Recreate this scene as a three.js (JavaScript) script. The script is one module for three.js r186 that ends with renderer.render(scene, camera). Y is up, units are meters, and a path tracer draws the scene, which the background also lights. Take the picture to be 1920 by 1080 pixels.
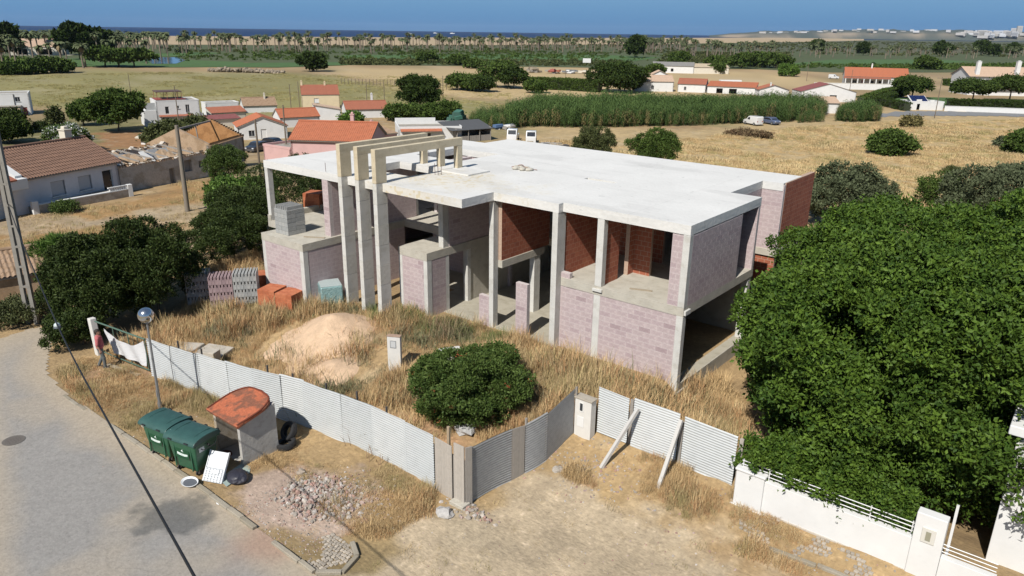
import * as THREE from 'three';
import { mergeGeometries, toCreasedNormals } from 'three/addons/utils/BufferGeometryUtils.js';
import { RoundedBoxGeometry } from 'three/addons/geometries/RoundedBoxGeometry.js';
import { MarchingCubes } from 'three/addons/objects/MarchingCubes.js';

// ---------- camera, sky, sun, exposure ----------
const scene = new THREE.Scene();
const camera = new THREE.PerspectiveCamera(42.345, 16 / 9, 0.3, 20000);
camera.position.set(10.767, 12.25, 23.171);
camera.quaternion.setFromRotationMatrix(new THREE.Matrix4().makeBasis(
  new THREE.Vector3(0.77621, 0.01371, -0.63033), new THREE.Vector3(-0.21619, 0.94494, -0.24567), new THREE.Vector3(0.59225, 0.32696, 0.73644)));
const SUN = new THREE.Vector3(0.127, 0.718, 0.684).normalize();
{ // clear summer sky: blue band at the sea, paler above, deeper overhead, paler round the sun
  const w = 512, h = 256, data = new Float32Array(w * h * 4), d = new THREE.Vector3();
  const stops = [[-90, 0.068, 0.15, 0.286], [0, 0.079, 0.195, 0.391], [1.2, 0.113, 0.248, 0.436], [2.6, 0.154, 0.301, 0.481], [10, 0.128, 0.248, 0.414], [30, 0.056, 0.126, 0.245], [90, 0.03, 0.076, 0.172]];
  for (let j = 0; j < h; j++) for (let i = 0; i < w; i++) {
    const el = (j + .5) / h * 180 - 90, az = ((i + .5) / w - .5) * 2 * Math.PI, c = Math.cos(el * Math.PI / 180);
    d.set(Math.cos(az) * c, Math.sin(el * Math.PI / 180), Math.sin(az) * c);
    let k = 0; while (k < stops.length - 2 && el > stops[k + 1][0]) k++;
    const a = stops[k], b = stops[k + 1], t = Math.min(1, Math.max(0, (el - a[0]) / (b[0] - a[0])));
    const s = Math.max(0, d.dot(SUN)), glow = .26 * Math.pow(s, 8) + .38 * Math.pow(s, 60);
    for (let q = 0; q < 3; q++) data[(j * w + i) * 4 + q] = a[q + 1] + (b[q + 1] - a[q + 1]) * t + glow;
    data[(j * w + i) * 4 + 3] = 1;
  }
  const t = new THREE.DataTexture(data, w, h, THREE.RGBAFormat, THREE.FloatType);
  t.mapping = THREE.EquirectangularReflectionMapping; t.magFilter = t.minFilter = THREE.LinearFilter; t.needsUpdate = true;
  scene.background = t; scene.environment = t;
}
const sun = new THREE.DirectionalLight(new THREE.Color().setRGB(1, .95, .87), 5);
sun.position.copy(SUN).multiplyScalar(150).add(new THREE.Vector3(-10, 0, -10));
sun.target.position.set(-10, 0, -10); sun.castShadow = true; sun.shadow.mapSize.set(4096, 4096);
Object.assign(sun.shadow.camera, { left: -90, right: 90, top: 90, bottom: -90, near: 1, far: 400 });
scene.add(sun, sun.target);
const renderer = new THREE.WebGLRenderer({ antialias: true });
renderer.toneMapping = THREE.LinearToneMapping; renderer.toneMappingExposure = 1.2;
renderer.shadowMap.enabled = true;

// ---------- helpers ----------
function rng(seed) { let a = seed >>> 0; return () => { a = a + 0x6D2B79F5 | 0; let t = Math.imul(a ^ a >>> 15, 1 | a); t = t + Math.imul(t ^ t >>> 7, 61 | t) ^ t; return ((t ^ t >>> 14) >>> 0) / 4294967296; }; }
const R = rng(20240611), rr = (a, b) => a + (b - a) * R();
const V = (x, y, z) => new THREE.Vector3(x, y, z);
const sm = (a, b, x) => { const t = Math.min(1, Math.max(0, (x - a) / (b - a))); return t * t * (3 - 2 * t); };
const mix = (a, b, t) => a + (b - a) * t, clamp = (x, a = 0, b = 1) => Math.min(b, Math.max(a, x));
const lin = (r, g, b) => new THREE.Color().setRGB(r, g, b);
// terrain: the lot falls a metre to the lane and garden, the land six metres towards the sea
function H(x, z) {
  const Z = -z, a = sm(-3, -9, Z), far = 1 - sm(14, 30, Z);
  const b = Math.max(sm(-.6, .8, x) * sm(-5, 0, Z), sm(.5, 2, Z) * sm(-.2, .15, x)) * far;
  return -Math.max(a, b) * (1 - sm(26, 42, -x)) - 6 * sm(30, 95, Math.hypot(x + 11, z + 5));
}
// periodic value noise
const PERM = (() => { const r = rng(7), p = new Float32Array(65536); for (let i = 0; i < 65536; i++) p[i] = r(); return p; })();
function vn(x, y, P = 256, s = 0) {
  const xi = Math.floor(x), yi = Math.floor(y), fx = x - xi, fy = y - yi, u = fx * fx * (3 - 2 * fx), v = fy * fy * (3 - 2 * fy);
  const x0 = ((xi % P) + P) % P, x1 = (x0 + 1) % P, y0 = ((yi % P) + P) % P, y1 = (y0 + 1) % P, o = s * 7919;
  const g = (a, b) => PERM[(a + b * 256 + o) & 65535];
  return mix(mix(g(x0, y0), g(x1, y0), u), mix(g(x0, y1), g(x1, y1), u), v);
}
function fbm(x, y, oct = 4, P = 256, s = 0) { let a = .5, t = 0, n = 0; for (let i = 0; i < oct; i++) { t += a * vn(x, y, P, s + i); n += a; a *= .55; x *= 2; y *= 2; P *= 2; if (P > 256) P = 256; } return t / n; }
const toS = v => v <= .0031308 ? 12.92 * v : 1.055 * Math.pow(v, 1 / 2.4) - .055;
function dataTex(w, h, fn, srgb = true) { // fn(u, v, out) gives linear values
  const d = new Uint8Array(w * h * 4), o = [0, 0, 0];
  for (let j = 0; j < h; j++) for (let i = 0; i < w; i++) { fn(i / w, j / h, o); const k = (j * w + i) * 4; for (let q = 0; q < 3; q++) d[k + q] = 255 * clamp(srgb ? toS(clamp(o[q])) : o[q]); d[k + 3] = 255; }
  const t = new THREE.DataTexture(d, w, h, THREE.RGBAFormat); t.wrapS = t.wrapT = THREE.RepeatWrapping; t.magFilter = THREE.LinearFilter; t.minFilter = THREE.LinearMipmapLinearFilter; t.generateMipmaps = true;
  if (srgb) t.colorSpace = THREE.SRGBColorSpace; t.needsUpdate = true; return t;
}
const rep = (t, x, y = x) => { const c = t.clone(); c.repeat.set(x, y); c.needsUpdate = true; return c; };
const grey = (f) => (u, v, o) => { const g = f(u, v); o[0] = o[1] = o[2] = g; };
// shared grain maps (multiply a material's colour)
const T_mottle = dataTex(512, 512, grey((u, v) => .62 + .3 * fbm(u * 8, v * 8, 6, 8) + .2 * (fbm(u * 64, v * 64, 3, 64, 9) - .5) + .12 * (vn(u * 256, v * 256, 256, 3) - .5)));
const T_conc = dataTex(1024, 1024, (u, v, o) => { // cast concrete: blotches, pour lines, pores
  let g = .78 + .22 * (fbm(u * 6, v * 6, 6, 6, 2) - .3) + .10 * (vn(u * 200, v * 200, 200, 5) - .5);
  const blotch = sm(.55, .75, fbm(u * 10, v * 10, 4, 10, 12)); g *= 1 - .09 * blotch;
  if (vn(u * 256, v * 256, 256, 21) > .93) g *= .78;
  o[0] = g; o[1] = g * (1 - .015 * blotch); o[2] = g * (.985 - .04 * blotch); });
const T_bump = dataTex(512, 512, grey((u, v) => fbm(u * 24, v * 24, 5, 24, 4)), false);
const T_wood = dataTex(512, 512, grey((u, v) => .62 + .35 * fbm(u * 40 + .6 * fbm(u * 4, v * 4, 3, 4, 3), v * 3, 4, 128, 6) + .12 * (vn(u * 256, v * 16, 256, 8) - .5)));
const T_rust = dataTex(512, 512, (u, v, o) => { const n = fbm(u * 7, v * 7, 6, 7, 15), m = sm(.38, .62, n), k = fbm(u * 40, v * 40, 3, 40, 5); o[0] = mix(.20, .40, m) * (.7 + .6 * k); o[1] = mix(.085, .125, m) * (.7 + .6 * k); o[2] = mix(.05, .06, m) * (.7 + .6 * k); });
const T_plaster = dataTex(512, 512, grey((u, v) => .86 + .14 * fbm(u * 8, v * 8, 6, 8, 11) - .10 * sm(.6, .8, fbm(u * 5, v * 5, 5, 5, 17))));
const T_old = dataTex(512, 512, (u, v, o) => { const s = sm(.45, .62, fbm(u * 4, v * 4, 6, 4, 31)), k = .75 + .4 * fbm(u * 40, v * 40, 3, 40, 2); o[0] = mix(.78, .62, s) * k; o[1] = mix(.74, .565, s) * k; o[2] = mix(.68, .48, s) * k; });
const bumpMaps = { fine: rep(T_bump, 1.5), coarse: rep(T_bump, .5) };
function mat(color, { map, per = 2, rough = .9, metal = 0, bump = 0, bumpPer = 1, ...x } = {}) {
  const m = new THREE.MeshStandardMaterial({ color: Array.isArray(color) ? lin(...color) : color, roughness: rough, metalness: metal, ...x });
  if (map) m.map = rep(map, 1 / per);
  if (bump) { m.bumpMap = rep(T_bump, 1 / bumpPer); m.bumpScale = bump; }
  return m;
}
const used = {};
function numbered(n) { const k = used[n] = (used[n] ?? -1) + 1; return k ? n + '_' + String(k).padStart(3, '0') : n; }
function tag(o, label, category, group) { o.userData.label = label; o.userData.category = category; if (group) o.userData.group = group; return o; }
function shade(o) { o.traverse(m => { if (m.isMesh) { m.castShadow = true; m.receiveShadow = true; } }); return o; }
function thing(name, label, category, x = 0, y = 0, z = 0, turn = 0, group) { const o = new THREE.Group(); o.name = numbered(name); o.position.set(x, y, z); o.rotation.y = turn; scene.add(o); return tag(o, label, category, group); }
function part(name, geo, m, parent) { const o = new THREE.Mesh(Array.isArray(geo) ? join(geo) : geo, m); o.name = name; o.castShadow = o.receiveShadow = true; parent.add(o); return o; }
function single(name, label, category, geo, m, group, pos) { const o = new THREE.Mesh(Array.isArray(geo) ? join(geo) : geo, m); o.name = numbered(name); o.castShadow = o.receiveShadow = true; if (pos) o.position.set(...pos); scene.add(o); return tag(o, label, category, group); }
function struct(name, geo, m) { const o = new THREE.Mesh(geo, m); o.name = numbered(name); o.castShadow = o.receiveShadow = true; o.userData.kind = 'structure'; scene.add(o); return o; }
function dup(src, label, group) { const c = src.clone(); c.name = numbered(src.name.replace(/_\d{3}$/, '')); c.userData = { ...src.userData }; if (label) c.userData.label = label; if (group) c.userData.group = group; scene.add(c); return c; }
function join(list) { const a = list.map(g => { g = g.index ? g.toNonIndexed() : g; const b = new THREE.BufferGeometry(); for (const k of ['position', 'normal', 'uv']) if (g.attributes[k]) b.setAttribute(k, g.attributes[k]); if (!b.attributes.normal) b.computeVertexNormals(); if (!b.attributes.uv) boxUV(b); return b; }); return a.length > 1 ? mergeGeometries(a) : a[0]; }
function boxUV(g, ox = 0, oy = 0) { // uv in metres from the dominant face direction
  const p = g.attributes.position, n = g.attributes.normal, uv = new Float32Array(p.count * 2);
  for (let i = 0; i < p.count; i++) {
    const ax = Math.abs(n.getX(i)), ay = Math.abs(n.getY(i)), az = Math.abs(n.getZ(i));
    let a, b; if (ay >= ax && ay >= az) { a = p.getX(i); b = p.getZ(i); } else if (ax > az) { a = p.getZ(i); b = p.getY(i); } else { a = p.getX(i); b = p.getY(i); }
    uv[i * 2] = a + ox; uv[i * 2 + 1] = b + oy;
  }
  g.setAttribute('uv', new THREE.BufferAttribute(uv, 2)); return g;
}
function bx(w, h, d, x = 0, y = 0, z = 0, r = 0) { // box centred on x,z standing on y
  const g = r ? new RoundedBoxGeometry(w, h, d, 1, Math.min(r, w / 2.2, h / 2.2, d / 2.2)) : new THREE.BoxGeometry(w, h, d);
  g.translate(x, y + h / 2, z); return boxUV(g);
}
const rx = (g, a) => g.rotateX(a), ry = (g, a) => g.rotateY(a), rz = (g, a) => g.rotateZ(a);
function cyl(r0, r1, h, x = 0, y = 0, z = 0, n = 12, open = false) { const g = new THREE.CylinderGeometry(r1, r0, h, n, 1, open); g.translate(x, y + h / 2, z); return g; }
function bar(a, b, r0, r1 = r0, n = 8) { // round bar between two points
  const A = V(...a), B = V(...b), d = B.clone().sub(A), g = new THREE.CylinderGeometry(r1, r0, d.length(), n); g.translate(0, d.length() / 2, 0);
  g.applyQuaternion(new THREE.Quaternion().setFromUnitVectors(V(0, 1, 0), d.normalize())); g.translate(...a); return g;
}
function beam(a, b, w, h) { // square bar between two points
  const A = V(...a), B = V(...b), d = B.clone().sub(A), L = d.length(), g = boxUV(new THREE.BoxGeometry(w, h, L)); g.translate(0, 0, L / 2);
  g.applyMatrix4(new THREE.Matrix4().lookAt(B, A, V(0, 1, 0))); g.translate(...a); return g;
}
function tube(pts, r, n = 40, seg = 8) { return new THREE.TubeGeometry(new THREE.CatmullRomCurve3(pts.map(p => V(...p))), n, r, seg); }
function inPoly(x, z, P) { let c = false; for (let i = 0, j = P.length - 1; i < P.length; j = i++) if ((P[i][1] > z) !== (P[j][1] > z) && x < (P[j][0] - P[i][0]) * (z - P[i][1]) / (P[j][1] - P[i][1]) + P[i][0]) c = !c; return c; }
function distPoly(x, z, P, closed = true) { let m = 1e9; for (let i = 0; i < P.length - (closed ? 0 : 1); i++) { const a = P[i], b = P[(i + 1) % P.length], dx = b[0] - a[0], dz = b[1] - a[1], t = clamp(((x - a[0]) * dx + (z - a[1]) * dz) / (dx * dx + dz * dz + 1e-9)); m = Math.min(m, Math.hypot(x - a[0] - t * dx, z - a[1] - t * dz)); } return m; }
const sdPoly = (x, z, P) => (inPoly(x, z, P) ? -1 : 1) * distPoly(x, z, P);
function area(P) { let s = 0; for (let i = 0, j = P.length - 1; i < P.length; j = i++) s += P[j][0] * P[i][1] - P[i][0] * P[j][1]; return Math.abs(s / 2); }
function sheet(P, y = 0, uvPer = 1) { // flat polygon sheet facing up, uv in metres
  const g = new THREE.ShapeGeometry(new THREE.Shape(P.map(([x, z]) => new THREE.Vector2(x, -z)))); g.rotateX(-Math.PI / 2); g.translate(0, y, 0); return boxUV(g);
}
function drape(P, step, dy) { // polygon sheet laid on the terrain
  let x0 = 1e9, x1 = -1e9, z0 = 1e9, z1 = -1e9; for (const [x, z] of P) { x0 = Math.min(x0, x); x1 = Math.max(x1, x); z0 = Math.min(z0, z); z1 = Math.max(z1, z); }
  const nx = Math.ceil((x1 - x0) / step), nz = Math.ceil((z1 - z0) / step), pos = [], idx = [], uv = [], id = new Map();
  const vert = (i, j) => { const k = i * 100003 + j; if (!id.has(k)) { id.set(k, pos.length / 3); const x = x0 + i * step, z = z0 + j * step; pos.push(x, H(x, z) + dy, z); uv.push(x, z); } return id.get(k); };
  for (let i = 0; i < nx; i++) for (let j = 0; j < nz; j++) if (inPoly(x0 + (i + .5) * step, z0 + (j + .5) * step, P)) { const a = vert(i, j), b = vert(i + 1, j), c = vert(i + 1, j + 1), d = vert(i, j + 1); idx.push(a, c, b, a, d, c); }
  const g = new THREE.BufferGeometry(); g.setAttribute('position', new THREE.Float32BufferAttribute(pos, 3)); g.setAttribute('uv', new THREE.Float32BufferAttribute(uv, 2)); g.setIndex(idx); g.computeVertexNormals(); return g;
}

// ---------- ground ----------
const Z_drive = [[-1.71,13.35],[-2.31,11.79],[-2.28,10.68],[-1.69,9.53],[-1.34,7.98],[-0.96,7.13],[-0.2,6.79],[0.84,6.89],[2.07,6.53],[2.9,6.61],[3.89,6.47],[4.62,6.98],[5.86,6.81],[6.98,6.87],[6.42,8.77],[-0.3,14.39]];
const Z_yard = [[-48.11,8.33],[-46.16,4.84],[-45.51,-1.28],[-50.13,-7.24],[-51.02,-12.17],[-46.57,-12.67],[-35.09,-4.73],[-30.58,1.38],[-32.31,2.13],[-33.74,4.03],[-32.05,6.97],[-36.31,7.64],[-38.87,9.39],[-39.2,10.9]];
const Z_yardpale = [[-40.85,1.57],[-40.05,-1.96],[-38.67,-4.84],[-32.98,-0.7],[-31.28,2.01],[-36.77,0.86],[-38.09,2.99]];
const Z_track = [[-47.01,8.64],[-45.82,5.23],[-43.32,4.15],[-40.44,2.62],[-38.68,2.21],[-38.94,4.92],[-41.14,6.87],[-41.66,10.17]];
const Z_bare = [[-11.29,8.54],[-9.19,8.2],[-8.06,7.14],[-6.16,7.09],[-4.99,7.23],[-3.86,6.59],[-3.65,7.36],[-4.09,7.79],[-6.78,7.79],[-8.72,8.09],[-10.15,8.42]];
const Z_gate = [[-20.51,13.02],[-19.9,11.81],[-18.4,11.2],[-17.27,11.21],[-17.05,12.26],[-17.36,13.12],[-18.83,13.49]];
const Z_mound = [[-15.7,6.42],[-16.29,4.86],[-15.27,3.86],[-12.29,4.23],[-11.05,4.73],[-10.16,6.08],[-12.27,6.78],[-13.85,7.2]];
const Z_rub = [[-7.84,13.69],[-7.74,11.91],[-6.71,11.04],[-4.99,10.54],[-3.92,11.25],[-3.95,12.4],[-4.6,13.71],[-6.32,13.76]];
const Z_lane = [[-23.57,15.65],[-25.84,13.98],[-26.18,12.48],[-25.69,11.54],[-22.83,12.91],[-20.66,13.8],[-17.81,14.09],[-14.21,14.04],[-11.43,14.01],[-9.37,13.95],[-7.12,13.95],[-4.68,13.99],[-2.64,14.13],[-0.88,14.86],[-7.47,20.38]];
const Z_garden = [[-167.9,-25.72],[-162.61,-35.33],[-164.06,-44.1],[-146.86,-51.77],[-113.27,-40.26],[-97.4,-32.66],[-116.65,-29.91],[-111.5,-13.04],[-114.59,-10.08]];
const Z_orange = [[-130.86,-34.31],[-129.97,-40.49],[-115.43,-38.12],[-105.03,-37.21],[-107.99,-45.5],[-91.47,-36.54],[-91.4,-28.31],[-105.4,-24.2]];
const Z_meadow = [[-329.87,-69.83],[-311.9,-94.03],[-333.3,-125.1],[-294.78,-157.07],[-249.33,-178.23],[-175.19,-150.66],[-136.14,-134.35],[-120.72,-139.14],[-101.39,-115.34],[-104.04,-96.47],[-129.76,-97.58],[-136.73,-72.96],[-149.17,-55.21],[-168.03,-44.61],[-181.42,-42.03],[-191.94,-30.73]];
const Z_dry = [[-299.78,-217.58],[-240.19,-286.27],[-190.79,-320.1],[-141.12,-363.55],[-91.76,-323.14],[-83.82,-259.89],[-103.73,-179.03],[-124.94,-144.35],[-139.74,-138.22],[-207.88,-165.33],[-249.33,-178.23]];
const Z_right = [[-84.93,-102.12],[-59.79,-117.51],[-45.12,-169.68],[-36.88,-208.11],[-3.18,-244.7],[5.97,-106.97],[-11.31,-46.34],[-66.9,-78.64]];
const zones = []; // [polygon, softness, colour, strength, noise scale]
const zone = (P, soft, c, k = 1, ns = .5) => { let x0 = 1e9, x1 = -1e9, z0 = 1e9, z1 = -1e9; for (const [x, z] of P) { x0 = Math.min(x0, x); x1 = Math.max(x1, x); z0 = Math.min(z0, z); z1 = Math.max(z1, z); } zones.push({ P, soft, c, k, ns, b: [x0 - soft * 2, x1 + soft * 2, z0 - soft * 2, z1 + soft * 2] }); };
zone(Z_meadow, 10, [.265, .235, .085], 1, .05); zone(Z_dry, 8, [.50, .37, .19], 1, .05); zone(Z_right, 8, [.47, .345, .175], .95, .06);
zone(Z_garden, 4, [.185, .165, .06], 1, .15); zone(Z_orange, 3, [.31, .165, .07], 1, .2);
zone(Z_yard, 2.5, [.36, .215, .085], 1, .25); zone(Z_yardpale, 2.5, [.44, .35, .23], .8, .4); zone(Z_track, 1.5, [.42, .33, .22], .75, .5);
zone(Z_drive, .7, [.47, .375, .255], 1, .8); zone(Z_bare, .7, [.44, .27, .15], .95, .9); zone(Z_gate, .5, [.45, .28, .175], .9, 1); zone(Z_rub, .6, [.50, .385, .32], .8, 1.1);
function groundColor(x, z, o, detail) {
  const n1 = fbm(x * .22 + 31, z * .22 + 17, 4, 256, 40), n2 = fbm(x * .9, z * .9, 4, 256, 50), n0 = fbm(x * .035 + 9, z * .035 + 3, 3, 256, 60);
  // straw litter over brown soil, with greener and barer patches
  let t = sm(.35, .65, n1), r = mix(.33, .41, t), g = mix(.225, .285, t), b = mix(.115, .145, t);
  const gr = .55 * sm(.5, .72, n0); r = mix(r, .20, gr); g = mix(g, .20, gr); b = mix(b, .085, gr);
  for (const q of zones) {
    if (x < q.b[0] || x > q.b[1] || z < q.b[2] || z > q.b[3]) continue;
    const d = sdPoly(x, z, q.P) + (fbm(x * q.ns + 5, z * q.ns + 11, 3, 256, 70) - .5) * q.soft * 3, k = q.k * (1 - sm(-q.soft * .6, q.soft * .6, d));
    if (k > 0) { r = mix(r, q.c[0], k); g = mix(g, q.c[1], k); b = mix(b, q.c[2], k); }
  }
  let m = .72 + .56 * n2;
  if (detail) {
    const f = vn(x * 9, z * 9, 256, 3), h = vn(x * 23, z * 23, 256, 4), s = vn(x * 13 + 40, z * 13, 256, 6);
    m *= .76 + .26 * f + .26 * h; if (s > .82) m *= 1.14; if (s < .10) m *= .84; if (h > .91) m *= .7; if (f > .92) { r *= 1.15; g *= 1.15; b *= 1.2; }
  }
  const sx = .62 * sm(.60, .78, fbm(x * .5 + 77, z * .5 + 2, 3, 256, 80)); // pale dusty scuffs
  r = mix(r * m, .46 * m, sx * .5); g = mix(g * m, .385 * m, sx * .5); b = mix(b * m, .27 * m, sx * .5);
  o[0] = r; o[1] = g; o[2] = b;
}
function gridSheet(x0, x1, z0, z1, nx, nz, yf) {
  const g = new THREE.PlaneGeometry(x1 - x0, z1 - z0, nx, nz); g.rotateX(-Math.PI / 2); g.translate((x0 + x1) / 2, 0, (z0 + z1) / 2);
  const p = g.attributes.position, uv = g.attributes.uv;
  for (let i = 0; i < p.count; i++) { const x = p.getX(i), z = p.getZ(i); p.setY(i, yf(x, z)); uv.setXY(i, (x - x0) / (x1 - x0), (z - z0) / (z1 - z0)); }
  g.computeVertexNormals(); return g;
}
const NEAR = [-42, 24, -14, 24], MID = [-150, 90, -190, 40];
const inNear = (x, z) => sm(NEAR[0], NEAR[0] + 4, x) * (1 - sm(NEAR[1] - 4, NEAR[1], x)) * sm(NEAR[2], NEAR[2] + 4, z) * (1 - sm(NEAR[3] - 4, NEAR[3], z));
const inMid = (x, z) => sm(MID[0], MID[0] + 20, x) * (1 - sm(MID[1] - 20, MID[1], x)) * sm(MID[2], MID[2] + 20, z) * (1 - sm(MID[3] - 20, MID[3], z));
const inLane = (x, z) => 1 - sm(-.3, .5, sdPoly(x, z, Z_lane));
const rough = (x, z) => (fbm(x * 1.3, z * 1.3, 4, 256, 90) - .5) * .13 * (1 - inLane(x, z)) * sm(-.3, 1.2, sdPoly(x, z, [[-22.6, 3], [.6, .6], [.6, -13], [-22.6, -13]]));
{
  const o = [0, 0, 0];
  const tn = dataTex(2048, 1180, (u, v, c) => { groundColor(mix(NEAR[0], NEAR[1], u), mix(NEAR[2], NEAR[3], v), c, true); });
  struct('ground', gridSheet(...NEAR, 264, 152, (x, z) => H(x, z) + rough(x, z) * inNear(x, z) + .012), new THREE.MeshStandardMaterial({ map: tn, roughness: 1, bumpMap: rep(T_bump, 24), bumpScale: .02 }));
  const tm = dataTex(1600, 1536, (u, v, c) => { groundColor(mix(MID[0], MID[1], u), mix(MID[2], MID[3], v), c, true); });
  struct('field', gridSheet(...MID, 200, 192, (x, z) => H(x, z) - .2 * inNear(x, z)), new THREE.MeshStandardMaterial({ map: tm, roughness: 1 }));
  // the plain beyond, out to the dunes
  const P = [], C = [], I = [], rings = [], na = 220;
  for (let k = 0, r = 30; r < 1450; k++, r *= 1.09) rings.push(r);
  for (const r of rings) for (let i = 0; i <= na; i++) { const a = i / na * 2 * Math.PI, x = 10 + r * Math.cos(a), z = 23 + r * Math.sin(a); P.push(x, H(x, z) - .35 * inMid(x, z) - .01, z); groundColor(x, z, o, false); C.push(...o); }
  for (let k = 0; k < rings.length - 1; k++) for (let i = 0; i < na; i++) { const a = k * (na + 1) + i, b = a + 1, c = a + na + 1, d = c + 1; I.push(a, b, c, b, d, c); }
  const g = new THREE.BufferGeometry(); g.setAttribute('position', new THREE.Float32BufferAttribute(P, 3)); g.setAttribute('color', new THREE.Float32BufferAttribute(C, 3)); g.setIndex(I); g.computeVertexNormals();
  struct('terrain', g, new THREE.MeshStandardMaterial({ vertexColors: true, roughness: 1 }));
}
// the lane: worn asphalt under dust
{
  const b = [-60, -2, 3, 40], S = [-7.71,15.26], red = [-4.82,13.9];
  const t = dataTex(1500, 950, (u, v, o) => {
    const x = mix(b[0], b[1], u), z = mix(b[2], b[3], v), n = fbm(x * .35, z * .35, 4, 256, 100), f = vn(x * 14, z * 14, 256, 7), h = vn(x * 31, z * 31, 256, 8), d = -sdPoly(x, z, Z_lane);
    let g = .30 + .06 * (n - .5), dust = .08 + sm(.40, .70, fbm(x * .28 + 3, z * .28 + 8, 4, 256, 110)) * .5;
    dust = Math.max(dust, (1 - sm(.2, 1.6 + 2 * (n - .4), d)) * .95); dust = Math.max(dust, sm(-19, -27, x + 3 * (n - .5)) * .95);
    let r = mix(g * 1.02, .46, dust), gg = mix(g * .985, .385, dust), bb = mix(g * .945, .29, dust);
    const e = Math.hypot((x - S[0]) * .75, z - S[1]) + (fbm(x * 1.2, z * 1.2, 4, 256, 120) - .5) * 1.8, k = (1 - sm(.55, 1.0, e)) * .5; r *= 1 - k; gg *= 1 - k * .95; bb *= 1 - k * .9; // damp oil stain
    const rd = (1 - sm(.3, 1.3, Math.hypot(x - red[0], z - red[1]) + (n - .5) * 2)) * .6; r = mix(r, .40, rd); gg = mix(gg, .235, rd); bb = mix(bb, .17, rd);
    const cr = Math.abs(fbm(x * .16 + 50, z * .16, 4, 256, 130) - .5); const ck = cr < .002 ? .88 : 1; // hairline patches
    const m = (.80 + .2 * f + .2 * h) * ck * (h > .93 ? .7 : 1); o[0] = r * m; o[1] = gg * m; o[2] = bb * m;
  });
  t.wrapS = t.wrapT = THREE.ClampToEdgeWrapping;
  const g = drape(Z_lane, .13, .035), uv = g.attributes.uv; for (let i = 0; i < uv.count; i++) uv.setXY(i, (uv.getX(i) - b[0]) / (b[1] - b[0]), (uv.getY(i) - b[2]) / (b[3] - b[2]));
  struct('road', g, new THREE.MeshStandardMaterial({ map: t, roughness: .95, bumpMap: rep(T_bump, 60, 40), bumpScale: .006 }));
  // manhole cover
  const mh = thing('manhole_cover', 'round rusty iron manhole cover set in the lane', 'manhole', ...(([x, z]) => [x, H(x, z) + .036, z])([[-15.86,16.6]][0]));
  part('rim', new THREE.RingGeometry(.27, .34, 28).rotateX(-Math.PI / 2).translate(0, .012, 0), mat([.20, .18, .16], { map: T_mottle, per: .5 }), mh);
  part('cover', [cyl(.27, .27, .012, 0, 0, 0, 28), ...[-2, -1, 0, 1, 2].map(i => bx(.40 - Math.abs(i) * .06, .006, .02, 0, .012, i * .085))], mat([.19, .165, .145], { map: T_mottle, per: .3, rough: .7 }), mh);
}
// ribbons and stone rows
function kerbRow(pts, L, w, h, m, name = 'kerb', skip = 0) {
  const g = new THREE.Group(); g.name = numbered(name); g.userData.kind = 'structure'; scene.add(g);
  let carry = 0; for (let i = 0; i < pts.length - 1; i++) {
    const [x0, z0] = pts[i], [x1, z1] = pts[i + 1], len = Math.hypot(x1 - x0, z1 - z0), n = Math.max(1, Math.round(len / L)), a = Math.atan2(-(z1 - z0), x1 - x0);
    for (let k = 0; k < n; k++) { if (R() < skip) continue; const t = (k + .5) / n, x = mix(x0, x1, t), z = mix(z0, z1, t), s = part('kerb_stone', kerbGeo(w, h), m[Math.floor(R() * m.length)], g); s.position.set(x + rr(-.02, .02), H(x, z) - .10 + rr(-.02, .015), z + rr(-.02, .02)); s.rotation.y = a + rr(-.02, .02); s.scale.x = len / n - .02; }
  } return g;
}
const kg = {}; const kerbGeo = (w, h) => kg[w + '_' + h] ??= (() => { const g = new RoundedBoxGeometry(1, h, w, 1, .025); g.translate(0, h / 2, 0); return boxUV(g); })();
const M_kerb = [[.46, .41, .33], [.40, .35, .27], [.50, .44, .35]].map(c => mat(c, { map: T_conc, per: 1.3, bump: .01, bumpPer: .6 }));
kerbRow([[-14.46,14.11],[-12.47,14.04],[-10.02,14.04],[-8.95,14.01],[-6.96,14.05],[-5.57,14.08]], .9, .16, .21, M_kerb, 'kerb', .04);
kerbRow([[-18.1,14.16],[-16.29,14.15],[-14.72,14.08]], .7, .15, .17, M_kerb, 'kerb', .35);
kerbRow([[-4.75,14.08],[-2.87,14.12],[-2.34,13.69],[-2.56,13],[-3.08,12.73]], .55, .14, .22, M_kerb, 'kerb');
kerbRow([[5.06,6.15],[5.89,6.21],[7.1,6.1],[7.99,6.07]], 1.0, .14, .17, M_kerb, 'kerb', .1);
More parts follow.
